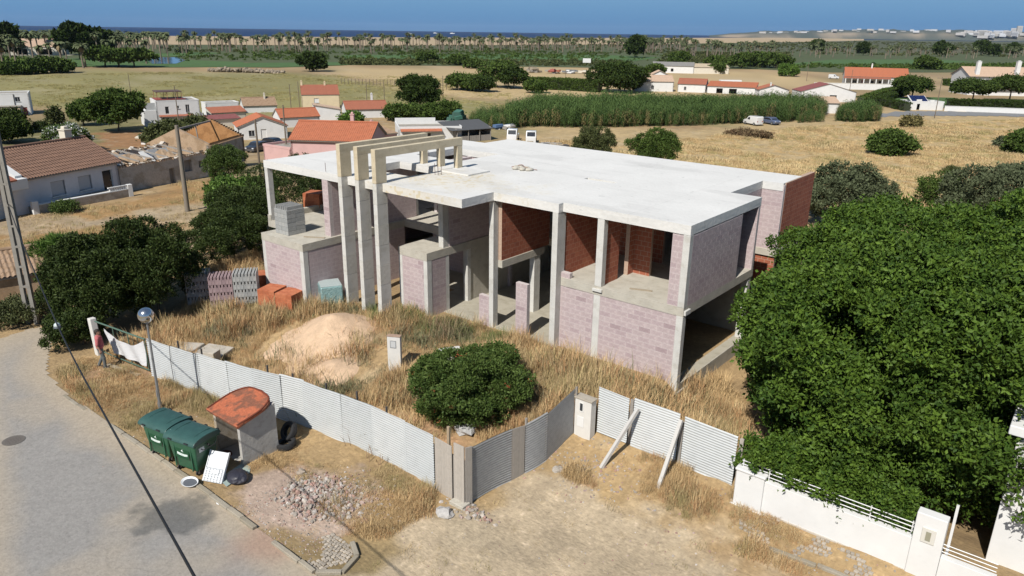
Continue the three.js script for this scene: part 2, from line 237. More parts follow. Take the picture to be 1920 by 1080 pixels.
// small limestone setts, too small to pick apart one by one
function setts(P, size, density, m, name) {
  const geo = new RoundedBoxGeometry(1, 1, 1, 1, .16), A = []; let x0 = 1e9, x1 = -1e9, z0 = 1e9, z1 = -1e9; for (const [x, z] of P) { x0 = Math.min(x0, x); x1 = Math.max(x1, x); z0 = Math.min(z0, z); z1 = Math.max(z1, z); }
  const o = new THREE.Object3D();
  for (let i = 0; x0 + i * size < x1; i++) for (let j = 0; z0 + j * size < z1; j++) { const x = x0 + (i + (j % 2) * .5) * size + rr(-.01, .01), z = z0 + j * size + rr(-.01, .01); if (!inPoly(x, z, P)) continue; if (fbm(x * .8 + 3, z * .8, 3, 256, 140) > density) continue; o.position.set(x, H(x, z) + rough(x, z) + rr(-.012, .012), z); o.rotation.set(rr(-.06, .06), rr(-.25, .25), rr(-.06, .06)); o.scale.set(size * rr(.78, .95), .09, size * rr(.78, .95)); o.updateMatrix(); A.push([o.matrix.clone(), rr(.7, 1.1)]); }
  const im = new THREE.InstancedMesh(geo, m, A.length); A.forEach(([q, c], i) => { im.setMatrixAt(i, q); im.setColorAt(i, lin(.64 * c, .56 * c, .46 * c)); });
  im.name = numbered(name); im.userData = { kind: 'stuff', label: name === 'paving_setts' ? 'small pale limestone setts of the footway patch' : 'pale setts', category: 'setts' }; im.castShadow = im.receiveShadow = true; scene.add(im); return im;
}
const M_sett = mat([1, 1, 1], { map: T_mottle, per: .3 });
setts([[-2.98,14.07],[-2.42,13.66],[-2.7,12.98],[-3.23,12.71],[-3.78,12.81],[-3.96,13.12],[-3.46,13.33],[-3.22,13.69],[-3.45,14.02]], .115, .66, M_sett, 'paving_setts').userData.label = 'broken limestone setts inside the angular kerb corner by the lane';
setts([[4.73,5.17],[5.42,5.07],[6.74,5.1],[7.96,5.16],[9.02,5.36],[7.98,6.04],[6.7,6.11],[5.6,6.19],[5,5.92]], .12, .53, M_sett, 'paving_setts').userData.label = 'limestone setts half buried in dirt beside the white garden wall';

// ---------- the unfinished concrete and block house ----------
const HP = V(-11, 0, -5);
const house = thing('unfinished_house', 'unfinished two storey house of bare concrete frame, mauve blocks and red brick', 'building', HP.x, HP.y, HP.z);
const M_conc = mat([.79, .78, .75], { map: T_conc, per: 2.4, bump: .008, bumpPer: .7 }), M_concB = mat([.66, .62, .54], { map: T_conc, per: 1.7, bump: .01, bumpPer: .6 }), M_concW = mat([.80, .69, .50], { map: T_conc, per: 1.9, bump: .008, bumpPer: .6 });
const M_roof = new THREE.MeshStandardMaterial({ color: lin(.86, .85, .82), roughness: .9, bumpMap: rep(T_bump, .4), bumpScale: .01 });
M_roof.map = (() => { const b = [-23, 1, -1, 13], t = dataTex(1536, 896, (u, v, o) => { // bleached slab with ochre dirt and faint streaks
  const x = mix(b[0], b[1], u), Zd = mix(-3, 13, v); let g = .90 + .12 * (fbm(x * .7, Zd * .7, 5, 256, 150) - .5) + .05 * (vn(x * 12, Zd * 12, 256, 5) - .5);
  const d = Math.hypot((x + 11.6) * .45, (Zd - .4) * .8) + (fbm(x * .9, Zd * .9, 4, 256, 160) - .5) * 2.4, k = (1 - sm(.5, 2.3, d)) * .95, sp = vn(x * 7, Zd * 7, 256, 9) > .72 ? 1 : .35, kk = k * sp;
  if (fbm(x * .35 + 9, Zd * 2.2, 3, 256, 170) > .70) g *= .94; if (vn(x * 5, Zd * 5, 256, 31) > .955) g *= .78; g *= 1 - .10 * sm(.56, .72, fbm(x * .25 + 3, Zd * .5, 4, 256, 175)); if (Math.abs(((x + 22.3) % 4.4) - 2.2) < .02 || Math.abs(Zd - 6.2) < .02) g *= .93; // pour joints
 
  o[0] = g * (1 - .12 * kk); o[1] = g * (1 - .22 * kk); o[2] = g * (1 - .42 * kk); }); t.repeat.set(1 / 24, 1 / 16); t.offset.set(23 / 24, 3 / 16); return t; })();
const M_concL = mat([.78, .765, .72], { map: T_conc, per: 1.3, bump: .008, bumpPer: .6 });
const M_concG = mat([.56, .52, .43], { map: T_conc, per: 2.2, bump: .01 });
const hp = (name, geo, m, parent = house) => { const o = part(name, geo, m, parent); if (parent === house) o.position.sub(HP); return o; };
// box from ranges; Z counts away from the lane
const B = (x0, x1, y0, y1, Z0, Z1, r = .012) => bx(x1 - x0, y1 - y0, Z1 - Z0, (x0 + x1) / 2, y0, -(Z0 + Z1) / 2, r);
function slab(pts, holes, y0, y1) {
  const s = new THREE.Shape(pts.map(p => new THREE.Vector2(...p))); for (const h of holes) s.holes.push(new THREE.Path(h.map(p => new THREE.Vector2(...p))));
  const g = new THREE.ExtrudeGeometry(s, { depth: y1 - y0, bevelEnabled: false }); g.rotateX(-Math.PI / 2); g.translate(0, y0, 0); return g;
}
const rect = (x0, x1, Z0, Z1) => [[x0, Z0], [x1, Z0], [x1, Z1], [x0, Z1]];
const roofSlab = hp('roof_slab', slab([[0, -.03], [0, 6.3], [-1.34, 6.3], [-1.34, 9.83], [-.40, 9.83], [-.40, 12.2], [-18.1, 12.2], [-18.1, 10], [-22, 10], [-22, -2.25], [-8.63, -2.25], [-8.63, -.33], [-5.36, -.33], [-5.36, -.03]],
  [rect(-16.9, -13.6, -.3, 2.16), rect(-17.9, -14.8, 4.25, 7.35), rect(-7.55, -6, 4.65, 4.96)], 5.67, 6.02), M_roof);
hp('roof_pad', B(-13.44, -11.7, 6.02, 6.09, 1.5, 3.0), M_roof, roofSlab).position.set(0, 0, 0);
for (const [x, Z] of [[-13.05, .75], [-12.85, .75], [-13.05, .95], [-12.85, .95], [-17.25, -2.1], [-16.2, 3.3], [-16.05, 3.35]]) hp('rebar', bar([x, 6, -Z], [x + rr(-.02, .02), 6.42 + R() * .12, -Z], .011, .011, 5), mat([.30, .21, .15], { map: T_rust, per: .4 }), roofSlab);
{ // lower slabs
  const f = hp('floor_slab', slab([[0, -.02], [0, 6.3], [-1.34, 6.3], [-1.34, 9.85], [-.35, 9.85], [-.35, 12.2], [-18.1, 12.2], [-18.1, 10], [-22, 10], [-22, -2.3], [-20.07, -2.3], [-20.07, -3.97], [-16.84, -3.97], [-16.84, 2.3], [-14.4, 2.3], [-14.4, 4.4], [-5.5, 4.4], [-5.36, -.02]], [rect(-17.9, -14.8, 4.8, 7.35)], 2.66, 3.0), M_concB);
  hp('floor_slab', slab(rect(-13.43, -11.62, -1.3, 3.2), [], 2.66, 3.02), M_concB);
  for (const g of [B(-13.3, -5.5, -.3, .05, -.28, 12), B(-5.5, .0, -.35, -.06, .02, 6.3), B(-22, -13.3, -.3, .04, 2.3, 10)]) hp('ground_slab', g, M_concG);
  for (const g of [B(-.35, .03, -1.7, -.065, 1.0, 6.6, .03), B(-5.36, -.9, -.7, -.04, -.30, .2, .03), B(-1.0, .05, -1.1, -.34, -.1, 1.0, .03)]) hp('plinth', g, M_concB);
  hp('terrace_kerb', [B(-22, -21.75, 3.0, 3.28, -2.3, 4, .02)], M_concB);
}
// columns
const col = (x0, x1, y0, y1, Z0, Z1, m = M_conc) => hp('column', B(x0, x1, y0, y1, Z0, Z1, .015), m);
col(-.26, .005, -.6, 2.66, -.025, .24); col(-.26, .002, 3, 5.67, -.022, .24);
col(-3.78, -3.48, 3, 5.67, -.02, .26); col(-3.80, -3.50, -.3, 2.66, -.005, .2);
col(-5.64, -5.375, -.4, 5.68, -.335, .22); col(-8.88, -8.64, -.3, 5.68, -.325, .0); col(-8.72, -8.45, 0, 2.72, 2.3, 2.75); col(-11.97, -11.68, 3.02, 5.67, -.2, .15); col(-11.98, -11.7, 0, 2.66, 1.42, 1.66);
col(-22, -21.74, 3, 5.67, -2.24, -1.95); col(-20.06, -19.82, -.2, 2.66, -3.965, -3.7); col(-17.12, -16.85, -.2, 2.66, -3.965, -3.7); col(-13.43, -13.2, -.2, 2.66, -1.295, -1.05); col(-11.85, -11.62, -.2, 2.66, -1.295, -1.0); col(-11.82, -11.63, -.2, 2.66, -.1, .12);
col(-7.4, -7.12, 0, 2.66, 4.5, 4.75); col(-17.35, -17.1, 3, 5.67, 3.3, 3.55); col(-4.2, -3.9, -.06, 2.66, 3.2, 3.5); col(-.3, -.02, -.06, 2.66, 5.9, 6.2); col(-14.7, -14.45, 0, 2.66, 2.4, 2.65);
for (const x of [-13.46, -14.6, -15.77]) { // three tall portal frames over the roof
  const p = new THREE.Group(); p.name = 'portal_frame'; p.position.copy(HP).negate(); house.add(p); for (let i = 0; i < 7; i++) part('column_lift', B(x + (i % 2) * .002, x + .25 - (i % 2) * .002, -.3 + i * .907, -.3 + (i + 1) * .907 - .004, -2.6 + (i % 2) * .002, -2.0, .008), [M_concL, M_conc, M_concL, M_conc, M_concL, M_conc, M_concL][i], p); // cast in lifts
  part('portal_beam', [B(x - .003, x + .253, 6.05, 7.14, -2.603, -1.997, .015), B(x - .003, x + .253, 7.14, 7.49, -2.603, 2.78, .015)], M_concW, p); part('portal_post', B(x + .002, x + .248, 6.02, 7.14, 2.42, 2.77, .015), M_concW, p);
}
for (const q of [[-8.66, -8.42, 2.72, 3.05, .0, 3.0], [-5.62, -5.38, 2.66, 2.99, .22, 4.4]]) hp('beam', B(...q), M_concB);
for (const q of [[-3.83, -3.4, 2.80, 2.92, -.1, -.02], [-.01, .08, 2.70, 2.88, .02, .42]]) hp('bracket_pad', B(...q), M_conc);
hp('tower_slab', [B(-1.42, -.30, 2.62, 2.94, 9.80, 13.9)], M_concB);
// walls laid block by block
const M_blk = [[.72, .585, .59], [.69, .555, .565], [.74, .61, .61], [.70, .57, .572], [.57, .44, .455], [.65, .515, .53]].map(c => mat(c, { map: T_mottle, per: .9, bump: .006, bumpPer: .25 }));
const M_blkJ = mat([.84, .75, .74], { map: T_mottle, per: .6 });
const M_brk = [[.53, .165, .088], [.49, .145, .078], [.56, .185, .10], [.45, .13, .07]].map(c => mat(c, { map: T_mottle, per: .7, bump: .006, bumpPer: .2 }));
const M_brkJ = mat([.66, .47, .35], { map: T_mottle, per: .5 });
const BG = {}; const blockGeo = (l, h, t) => BG[[l, h, t]] ??= boxUV(new THREE.BoxGeometry(l - .015, h - .015, t));
function blockWall(name, axis, a0, a1, c0, c1, y0, y1, { kind = 'block', holes = [], single: one = true, ragged = 0, parent = house, off = HP } = {}) {
  if (name === 'brick_wall') kind = 'brick'; const blk = kind === 'block', bl = blk ? .5 : .3, bh = blk ? .2 : .2, t = c1 - c0, mats = blk ? M_blk : M_brk, g = new THREE.Group(); g.name = name; parent.add(g);
  const org = axis === 'x' ? V(a0, y0, -(c0 + c1) / 2) : V((c0 + c1) / 2, y0, -a0); g.position.copy(org).sub(off); if (axis === 'z') g.rotation.y = Math.PI / 2;
  const L = a1 - a0, n = Math.ceil((y1 - y0) / bh - .05), core = [], loose = [], r = rng(Math.floor((a0 + 50) * 97 + y0 * 31 + c0 * 53 + 1000));
  const pick = () => { const q = r(); return blk ? (q < .87 ? Math.floor(q / .87 * 4) : q < .96 ? 5 : 4) : Math.floor(q * 4); };
  for (let c = 0; c < n; c++) {
    const v0 = c * bh, h = Math.min(bh, y1 - y0 - v0); let segs = [[0, L - (ragged ? Math.floor(r() * ragged) * bl * .5 * (c / n) : 0)]];
    for (const [u0, u1, w0, w1] of holes) if (v0 + h * .5 > w0 && v0 + h * .5 < w1) segs = segs.flatMap(([s, e]) => [[s, Math.min(e, u0)], [Math.max(s, u1), e]].filter(([p, q]) => q - p > .04));
    for (const [s, e] of segs) {
      core.push(bx(e - s - .006, h, t - .004, (s + e) / 2, v0, 0));
      for (let u = -(c % 2) * bl / 2; u < e; u += bl) { const p = Math.max(u, s), q = Math.min(u + bl, e); if (q - p < .05) continue;
        const dz = (r() - .5) * .0016;
        if (one) { const m = part(kind, blockGeo(bl, bh, t), mats[pick()], g); m.position.set((p + q) / 2, v0 + h / 2, dz); m.scale.set((q - p - .015) / (bl - .015), (h - .015) / (bh - .015), 1); }
        else loose.push(bx(q - p - .02, h - .02, t, (p + q) / 2, v0 + .01, dz)); }
    }
  }
  part('mortar', core, blk ? M_blkJ : M_brkJ, g);
  if (loose.length) { const m = part(kind + '_courses', loose, mats[0], g); m.userData.kind = 'stuff'; }
  return g;
}
const WN = 'block_wall', BN = 'brick_wall';
blockWall(WN, 'x', -5.37, -3.80, 0, .2, .0, 2.66); blockWall(WN, 'x', -3.5, -.26, 0, .2, -.14, 2.66);              // lower front, either side of the pilaster
blockWall(WN, 'z', .24, 4.5, -.2, 0, 3.0, 5.62);                                                                     // upper side wall
blockWall(WN, 'x', -.68, -.26, .0, .2, 3.0, 5.67); blockWall(WN, 'x', -5.37, -4.95, .0, .2, 3.0, 3.22);
blockWall(WN, 'x', -1.34, .0, 6.08, 6.28, 3.0, 5.67); blockWall(WN, 'z', 6.3, 9.85, -1.54, -1.34, 3.0, 5.67, { single: false });
blockWall(WN, 'x', -1.37, -.36, 9.85, 10.05, 2.94, 5.92); blockWall(BN, 'z', 10.05, 13.9, -.57, -.355, 2.94, 6.0);
blockWall(WN, 'x', -19.82, -17.12, -3.96, -3.76, 0, 2.66); blockWall(WN, 'z', -3.7, 2.3, -17.06, -16.86, 0, 2.66, { single: false });
blockWall(WN, 'x', -13.2, -11.85, -1.29, -1.09, 0, 2.66); blockWall(WN, 'z', -1.0, -.1, -11.83, -11.63, 0, 2.66);
blockWall(WN, 'x', -7.42, -6.82, -.30, -.10, 0, 2.4); blockWall(WN, 'x', -9.46, -8.89, -.30, -.10, 0, 1.4);
blockWall(WN, 'x', -17.42, -17.0, -2.24, -2.04, 3.0, 5.67); blockWall(WN, 'z', -2.04, 3.3, -17.2, -17.0, 3.0, 5.67, { single: false });
blockWall(BN, 'z', .0, 3.4, -8.64, -8.46, 3.05, 5.66); blockWall(BN, 'z', .22, 3.2, -5.56, -5.4, 3.0, 5.66); blockWall(BN, 'z', .26, 1.3, -3.70, -3.55, 3.0, 5.66); blockWall(BN, 'z', 1.98, 2.55, -3.68, -3.5, 3.0, 5.66, { single: false });
blockWall(BN, 'x', -3.5, -2.75, 2.4, 2.55, 3.0, 5.66, { single: false }); blockWall(BN, 'x', -5.4, -.2, 4.3, 4.45, 3.0, 5.66, { single: false, holes: [[2.2, 3.0, 0, 2.1]] });
blockWall(WN, 'z', .16, 3.2, -11.86, -11.66, 3.02, 5.66); blockWall(WN, 'x', -11.6, -8.64, 3.2, 3.4, 3.0, 5.66, { single: false }); blockWall(WN, 'x', -17.0, -11.6, 4.45, 4.65, .05, 2.66, { single: false }); blockWall(WN, 'z', 4.6, 8.4, -17.0, -16.8, 3.0, 5.66, { single: false });
for (const g of [B(-11.9, -11.74, .05, 2.66, 1.66, 8, .01), B(-8.6, -8.44, .05, 2.66, 5, 9, .01), B(-11.7, -8.6, 0.05, 2.66, 8, 8.2, .01), B(-5.6, -5.44, -.06, 2.66, .22, 6.2, .01), B(-5.4, -.1, -.06, 2.66, 6.35, 6.5, .01)]) hp('concrete_wall', g, M_concB);
// closing walls at the back
blockWall(WN, 'x', -18.1, -.6, 12.0, 12.2, .0, 5.67, { single: false, holes: [[2.3, 3.6, 1.1, 2.3], [8, 10, 3.9, 5.1], [13, 14, 0, 2.2]] });
blockWall(WN, 'z', 4, 10, -22, -21.8, .0, 5.67, { single: false, holes: [[2, 3.2, 4, 5.2]] }); blockWall(WN, 'x', -22, -18.1, 9.8, 10, 0, 5.67, { single: false });
blockWall(BN, 'x', -1.3, -.4, 9.9, 10.05, 0, 2.62, { single: false }); blockWall(BN, 'z', 6.5, 9.9, -1.5, -1.35, -.06, 2.62, { single: false });
blockWall(WN, 'x', -17.9, -14.8, 7.4, 7.6, 3.0, 5.66, { single: false });
// small leftovers lying on the slabs
const timber = mat([.50, .42, .31], { map: T_wood, per: .8 });
const board = (label, a, b, w = .12, t = .03) => single('wooden_board', label, 'board', beam(a, b, w, t), timber);
board('short plank lying on the sunlit upper floor behind the parapet-free edge', [-2.55, 3.02, -.55], [-1.75, 3.02, -.85]);
board('plank lying on the terrace edge beside the mauve pier', [-17.9, 3.02, 3.1], [-17.0, 3.02, 2.6]);
{ const r = rng(5); for (let i = 0; i < 13; i++) { const x = -11.0 + (r() - .5) * 1.1, Z = 4.65 + (r() - .5) * .5, s = .07 + r() * .1; const g = new THREE.IcosahedronGeometry(s, 1); g.scale(1.5, .6, 1); g.rotateY(r() * 6); single('rubble_piece', 'broken concrete lump in the little heap on the flat roof', 'rubble', boxUV(g), M_concB, 'rubble heap on the roof', [x, 6.02 + s * .4, -Z]); }
  single('steel_rod', 'bent rusty steel rod on the roof rubble heap', 'rod', tube([[-11.7, 6.06, -4.6], [-11.2, 6.2, -4.75], [-10.8, 6.17, -4.5], [-10.3, 6.05, -4.8]], .014, 24, 6), mat([.8, .7, .6], { map: T_rust, per: .4 })); }

// ---------- foliage and grass kit ----------
function leafSet(n, len, wid, rad, seed, { up = .3, fold = .25, droop = 0 } = {}) { // n folded leaves round a twig end
  const r = rng(seed), P = [], N = [], d = V(), s = V(), u = V(), t = V();
  for (let i = 0; i < n; i++) {
    d.set(r() - .5, r() - .5 + up * .5, r() - .5).normalize(); const o = V(r() - .5, r() - .5, r() - .5).multiplyScalar(2 * rad * Math.cbrt(r())); d.y -= droop; d.normalize();
    s.set(r() - .5, r() - .5, r() - .5).cross(d).normalize(); u.copy(d).cross(s).normalize(); const L = len * (.7 + .6 * r()), W = wid * (.7 + .6 * r());
    const a = o, c = o.clone().addScaledVector(d, L), m = o.clone().addScaledVector(d, L * .45), b = m.clone().addScaledVector(s, W).addScaledVector(u, W * fold), e = m.clone().addScaledVector(s, -W).addScaledVector(u, W * fold);
    for (const q of [a, b, c, a, c, e]) P.push(q.x, q.y, q.z);
  }
  const g = new THREE.BufferGeometry(); g.setAttribute('position', new THREE.Float32BufferAttribute(P, 3)); g.computeVertexNormals(); return g;
}
const LEAF = { broad: leafSet(22, .13, .032, .20, 3), small: leafSet(22, .09, .028, .14, 4), needle: leafSet(26, .16, .014, .14, 5, { up: .6 }), blade: leafSet(12, .42, .022, .10, 6, { up: 1.6, droop: .1 }), coarse: leafSet(12, .34, .10, .30, 8), far: leafSet(10, .7, .26, .6, 9) };
const M_leaf = new THREE.MeshPhysicalMaterial({ color: 0xffffff, roughness: .6, specularIntensity: .35, side: THREE.DoubleSide }), M_leafDull = new THREE.MeshPhysicalMaterial({ color: 0xffffff, roughness: .9, specularIntensity: .2, side: THREE.DoubleSide });
const M_bark = mat([.22, .17, .125], { map: T_wood, per: .6, bump: .02, bumpPer: .3 });
function inst(name, geo, m, list, parent = scene) {
  const im = new THREE.InstancedMesh(geo, m, list.length), q = new THREE.Matrix4(), c = new THREE.Color();
  list.forEach((e, i) => { im.setMatrixAt(i, e.m); im.setColorAt(i, c.setRGB(...e.c)); });
  im.instanceMatrix.needsUpdate = true; im.name = name; im.castShadow = im.receiveShadow = true; parent.add(im); return im;
}
const _o = new THREE.Object3D(), _up = V(0, 1, 0);
function fillLobes(lobes, n, s, cols, r, shell = .35, under = .75) { // leaf clumps on the outside of overlapping lobes
  const out = [], w = lobes.map(l => l[3] * l[3]), W = w.reduce((a, b) => a + b); let guard = n * 6;
  while (out.length < n && guard-- > 0) {
    let k = r() * W, i = 0; while ((k -= w[i]) > 0 && i < lobes.length - 1) i++; const L = lobes[i];
    const d = V(r() * 2 - 1, r() * 2 - 1, r() * 2 - 1); if (d.lengthSq() > 1 || d.lengthSq() < .01) continue; d.normalize(); if (d.y < -.3 && r() < under) continue;
    const f = 1.04 - shell * Math.pow(r(), 2), p = V(L[0] + d.x * L[3] * f, L[1] + d.y * L[4] * f, L[2] + d.z * L[5] * f);
    let deep = false; for (let j = 0; j < lobes.length && !deep; j++) if (j !== i) { const q = lobes[j]; deep = ((p.x - q[0]) / q[3]) ** 2 + ((p.y - q[1]) / q[4]) ** 2 + ((p.z - q[2]) / q[5]) ** 2 < .55; }
    if (deep || p.y < .05) continue;
    _o.position.copy(p); _o.quaternion.setFromUnitVectors(_up, V(d.x + r() - .5, d.y + .5 + r() - .5, d.z + r() - .5).normalize()); _o.rotateY(r() * 6.28); const sc = s * (.75 + .5 * r()); _o.scale.set(sc, sc, sc); _o.updateMatrix();
    const t = r(), v = .85 + .3 * r(); out.push({ m: _o.matrix.clone(), c: [0, 1, 2].map(q => mix(cols[0][q], cols[1][q], t) * v) });
  } return out;
}
function lobesOf(cx, cy, cz, a, b, c, n, r, k = .42, lowcut = -.75) {
  const L = [[cx, cy, cz, a * .6, b * .6, c * .6]];
  for (let i = 0; i < n; i++) { const y = mix(lowcut, 1, (i + .5) / n), ph = i * 2.39996 + r(), q = Math.sqrt(Math.max(0, 1 - y * y)), f = 1 - k * .8 + .24 * (r() - .5), s = k * (.65 + .7 * r()); L.push([cx + Math.cos(ph) * q * a * f, cy + y * b * f, cz + Math.sin(ph) * q * c * f, a * s, b * s * .8, c * s]); }
  return L;
}
function limbs(pts) { return pts.map(([a, b, r0, r1]) => bar(a, b, r0, r1, 7)); }
const GREEN = { ficus: [[.036, .078, .011], [.105, .175, .022]], dark: [[.028, .050, .012], [.060, .092, .022]], carob: [[.026, .046, .010], [.066, .094, .022]], olive: [[.075, .095, .048], [.14, .165, .09]], fig: [[.06, .12, .022], [.14, .23, .045]], mid: [[.044, .080, .016], [.105, .155, .036]], pine: [[.035, .062, .014], [.08, .12, .028]], scrub: [[.06, .075, .027], [.12, .135, .052]], dry: [[.15, .135, .05], [.25, .21, .09]] };
function tree({ name = 'tree', label, category = 'tree', group, x, z, y, h, r, ry, base = h * .25, lobes = 12, n = 1200, s = 1, leaf = 'small', cols = GREEN.mid, trunk = r * .07, k, low, stems = 1, seed = 1, m = M_leaf, flowers }) {
  const g = rng(seed * 7919 + 13), t = thing(name, label, category, x, (y ?? H(x, z)) - .05, z, 0, group), cy = (h + base) / 2, b = (h - base) / 2;
  const L = lobesOf(0, cy, 0, r, b, ry ?? r, lobes, g, k, low), W = [];
  for (let i = 0; i < stems; i++) { const o = stems > 1 ? [(g() - .5) * r * .5, 0, (g() - .5) * r * .5] : [0, 0, 0], top = [o[0] * 1.5 + (g() - .5) * r * .2, base + b * .5, o[2] * 1.5 + (g() - .5) * r * .2]; W.push([o, top, trunk, trunk * .6]); for (let j = 0; j < 4; j++) { const q = L[1 + Math.floor(g() * (L.length - 1))]; W.push([[mix(o[0], top[0], .7), mix(0, top[1], .7), mix(o[2], top[2], .7)], [q[0] * .85, q[1], q[2] * .85], trunk * .5, trunk * .15]); } }
  part('trunk', limbs(W), M_bark, t);
  inst('crown', LEAF[leaf], m, fillLobes(L, n, s, cols, g), t).userData.kind = 'stuff';
  if (flowers) inst('blossom', LEAF.small, M_leafDull, fillLobes(L.map(q => [q[0], q[1], q[2], q[3] * 1.02, q[4] * 1.02, q[5] * 1.02]), flowers.n, flowers.s, flowers.c, g, .05), t).userData.kind = 'stuff';
  return t;
}
// grass tufts: thin bent blades
function tuft(n, h, spread, seed, w = .008) {
  const r = rng(seed), P = [];
  for (let i = 0; i < n; i++) { const a = r() * 6.28, q = spread * Math.sqrt(r()), x = Math.cos(a) * q, z = Math.sin(a) * q, L = h * (.5 + .6 * r()), b = r() * 6.28, lean = L * (.15 + .5 * r()), dx = Math.cos(b), dz = Math.sin(b), nx = -dz * w, nz = dx * w, m = [x + dx * lean * .3, L * .6, z + dz * lean * .3], t = [x + dx * lean, L, z + dz * lean];
    P.push(x - nx, 0, z - nz, x + nx, 0, z + nz, m[0] + nx, m[1], m[2] + nz, x - nx, 0, z - nz, m[0] + nx, m[1], m[2] + nz, m[0] - nx, m[1], m[2] - nz, m[0] - nx, m[1], m[2] - nz, m[0] + nx, m[1], m[2] + nz, t[0], t[1], t[2]); }
  const g = new THREE.BufferGeometry(); g.setAttribute('position', new THREE.Float32BufferAttribute(P, 3)); g.computeVertexNormals(); return g;
}
const TUFT = [tuft(26, .34, .24, 1, .0045), tuft(20, .52, .2, 2, .0045), tuft(34, .17, .28, 3, .005)], TUFTFAR = tuft(26, .38, .55, 4, .014);
const M_grass = new THREE.MeshStandardMaterial({ color: 0xffffff, roughness: .95, side: THREE.DoubleSide });
const STRAW = [[.62, .44, .225], [.56, .36, .175], [.66, .50, .27], [.58, .325, .16], [.50, .38, .18]], OLD = [[.50, .38, .21], [.46, .36, .18], [.38, .33, .14], [.56, .42, .22]];
function grass(name, label, P, n, cols, { sc = [.7, 1.3], mask, geos = TUFT, thresh = .38, ns = .5, seed = 1 } = {}) {
  const r = rng(seed * 31 + 5), sets = geos.map(() => []); let x0 = 1e9, x1 = -1e9, z0 = 1e9, z1 = -1e9, guard = n * 8, c = 0; for (const [x, z] of P) { x0 = Math.min(x0, x); x1 = Math.max(x1, x); z0 = Math.min(z0, z); z1 = Math.max(z1, z); }
  while (c < n && guard-- > 0) {
    const x = mix(x0, x1, r()), z = mix(z0, z1, r()); if (!inPoly(x, z, P)) continue; const d = fbm(x * ns + 13, z * ns + 29, 3, 256, 200); if (d < thresh + (r() - .5) * .2 || (mask && mask(x, z, r))) continue;
    _o.position.set(x, H(x, z) + rough(x, z) - .02, z); _o.rotation.set((r() - .5) * .3, r() * 6.28, (r() - .5) * .3); const s = mix(sc[0], sc[1], r()) * (.6 + 1.0 * sm(thresh, .75, d)); _o.scale.set(s, s * (.8 + .4 * r()), s); _o.updateMatrix();
    const hue = fbm(x * .6 + 3, z * .6 + 7, 3, 256, 210), k = cols[Math.min(cols.length - 1, Math.floor(clamp((hue - .3) * 2.4 + (r() - .5) * .5, 0, .999) * cols.length))], v = .75 + .5 * r();
    const gi = Math.floor(r() * geos.length); sets[gi].push({ m: _o.matrix.clone(), c: k.map(q => q * v) }); c++;
  }
  const G = new THREE.Group(); G.name = numbered(name); G.userData = { kind: 'stuff', label, category: 'grass' }; scene.add(G); sets.forEach((s, i) => s.length && inst('tufts', geos[i], M_grass, s, G));
}

function hedge(label, pts, w, h, n, cols, { leaf = 'small', s = 1, group, seed = 3 } = {}) { // clipped hedge following a line
  const r = rng(seed * 17 + 3), a = pts[0], t = thing('hedge', label, 'hedge', a[0], H(...a), a[1], 0, group), list = []; let tot = 0; const seg = pts.slice(1).map((b, i) => { const q = pts[i], l = Math.hypot(b[0] - q[0], b[1] - q[1]); tot += l; return l; });
  while (list.length < n) { let u = r() * tot, i = 0; while (u > seg[i] && i < seg.length - 1) u -= seg[i++]; const p = pts[i], q = pts[i + 1], f = u / seg[i], dx = (q[0] - p[0]) / seg[i], dz = (q[1] - p[1]) / seg[i], face = r(), e = face < .4 ? (r() - .5) * w : (r() < .5 ? -.5 : .5) * w * (.9 + .15 * r()), y = face < .4 ? h * (.92 + .14 * r()) : r() * h, x = mix(p[0], q[0], f) - dz * e, z = mix(p[1], q[1], f) + dx * e;
    _o.position.set(x - a[0], H(x, z) - H(...a) + y, z - a[1]); _o.rotation.set(r() * 6, r() * 6, r() * 6); _o.scale.setScalar(s * (.8 + .4 * r())); _o.updateMatrix(); const k = r(), v = .85 + .3 * r(); list.push({ m: _o.matrix.clone(), c: [0, 1, 2].map(j => mix(cols[0][j], cols[1][j], k) * v) }); }
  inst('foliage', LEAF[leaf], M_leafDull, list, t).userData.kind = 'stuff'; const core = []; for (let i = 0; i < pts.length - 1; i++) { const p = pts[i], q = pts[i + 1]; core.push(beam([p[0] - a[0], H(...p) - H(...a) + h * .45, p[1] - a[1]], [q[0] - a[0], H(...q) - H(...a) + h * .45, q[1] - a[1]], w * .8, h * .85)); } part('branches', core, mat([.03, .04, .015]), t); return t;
}

// ---------- hoarding, gate, walls along the lane ----------
const M_zinc = [mat([.64, .665, .67], { map: T_plaster, per: 1.4, rough: .42, metal: .15 }), mat([.60, .625, .63], { map: T_plaster, per: 1.1, rough: .45, metal: .15 }), mat([.67, .69, .69], { map: T_plaster, per: 1.7, rough: .42, metal: .15 })];
const M_zincOld = [mat([.50, .51, .51], { map: T_mottle, per: .9, rough: .5, metal: .2 }), mat([.45, .46, .47], { map: T_mottle, per: .8, rough: .5, metal: .2 })];
const M_steel = mat([.16, .15, .145], { map: T_mottle, per: .4, rough: .7, metal: .3 }), M_galv = mat([.46, .47, .48], { map: T_mottle, per: .6, rough: .5, metal: .4 });
const M_board = mat([.62, .56, .49], { map: T_wood, per: .5, bump: .006, bumpPer: .3 }), M_boardG = mat([.42, .385, .345], { map: T_wood, per: .5, bump: .006, bumpPer: .3 }), M_white = mat([.86, .86, .85], { map: T_plaster, per: 3, rough: .85 }), M_whiteOld = mat([.80, .78, .74], { map: T_plaster, per: 1.2, rough: .9 });
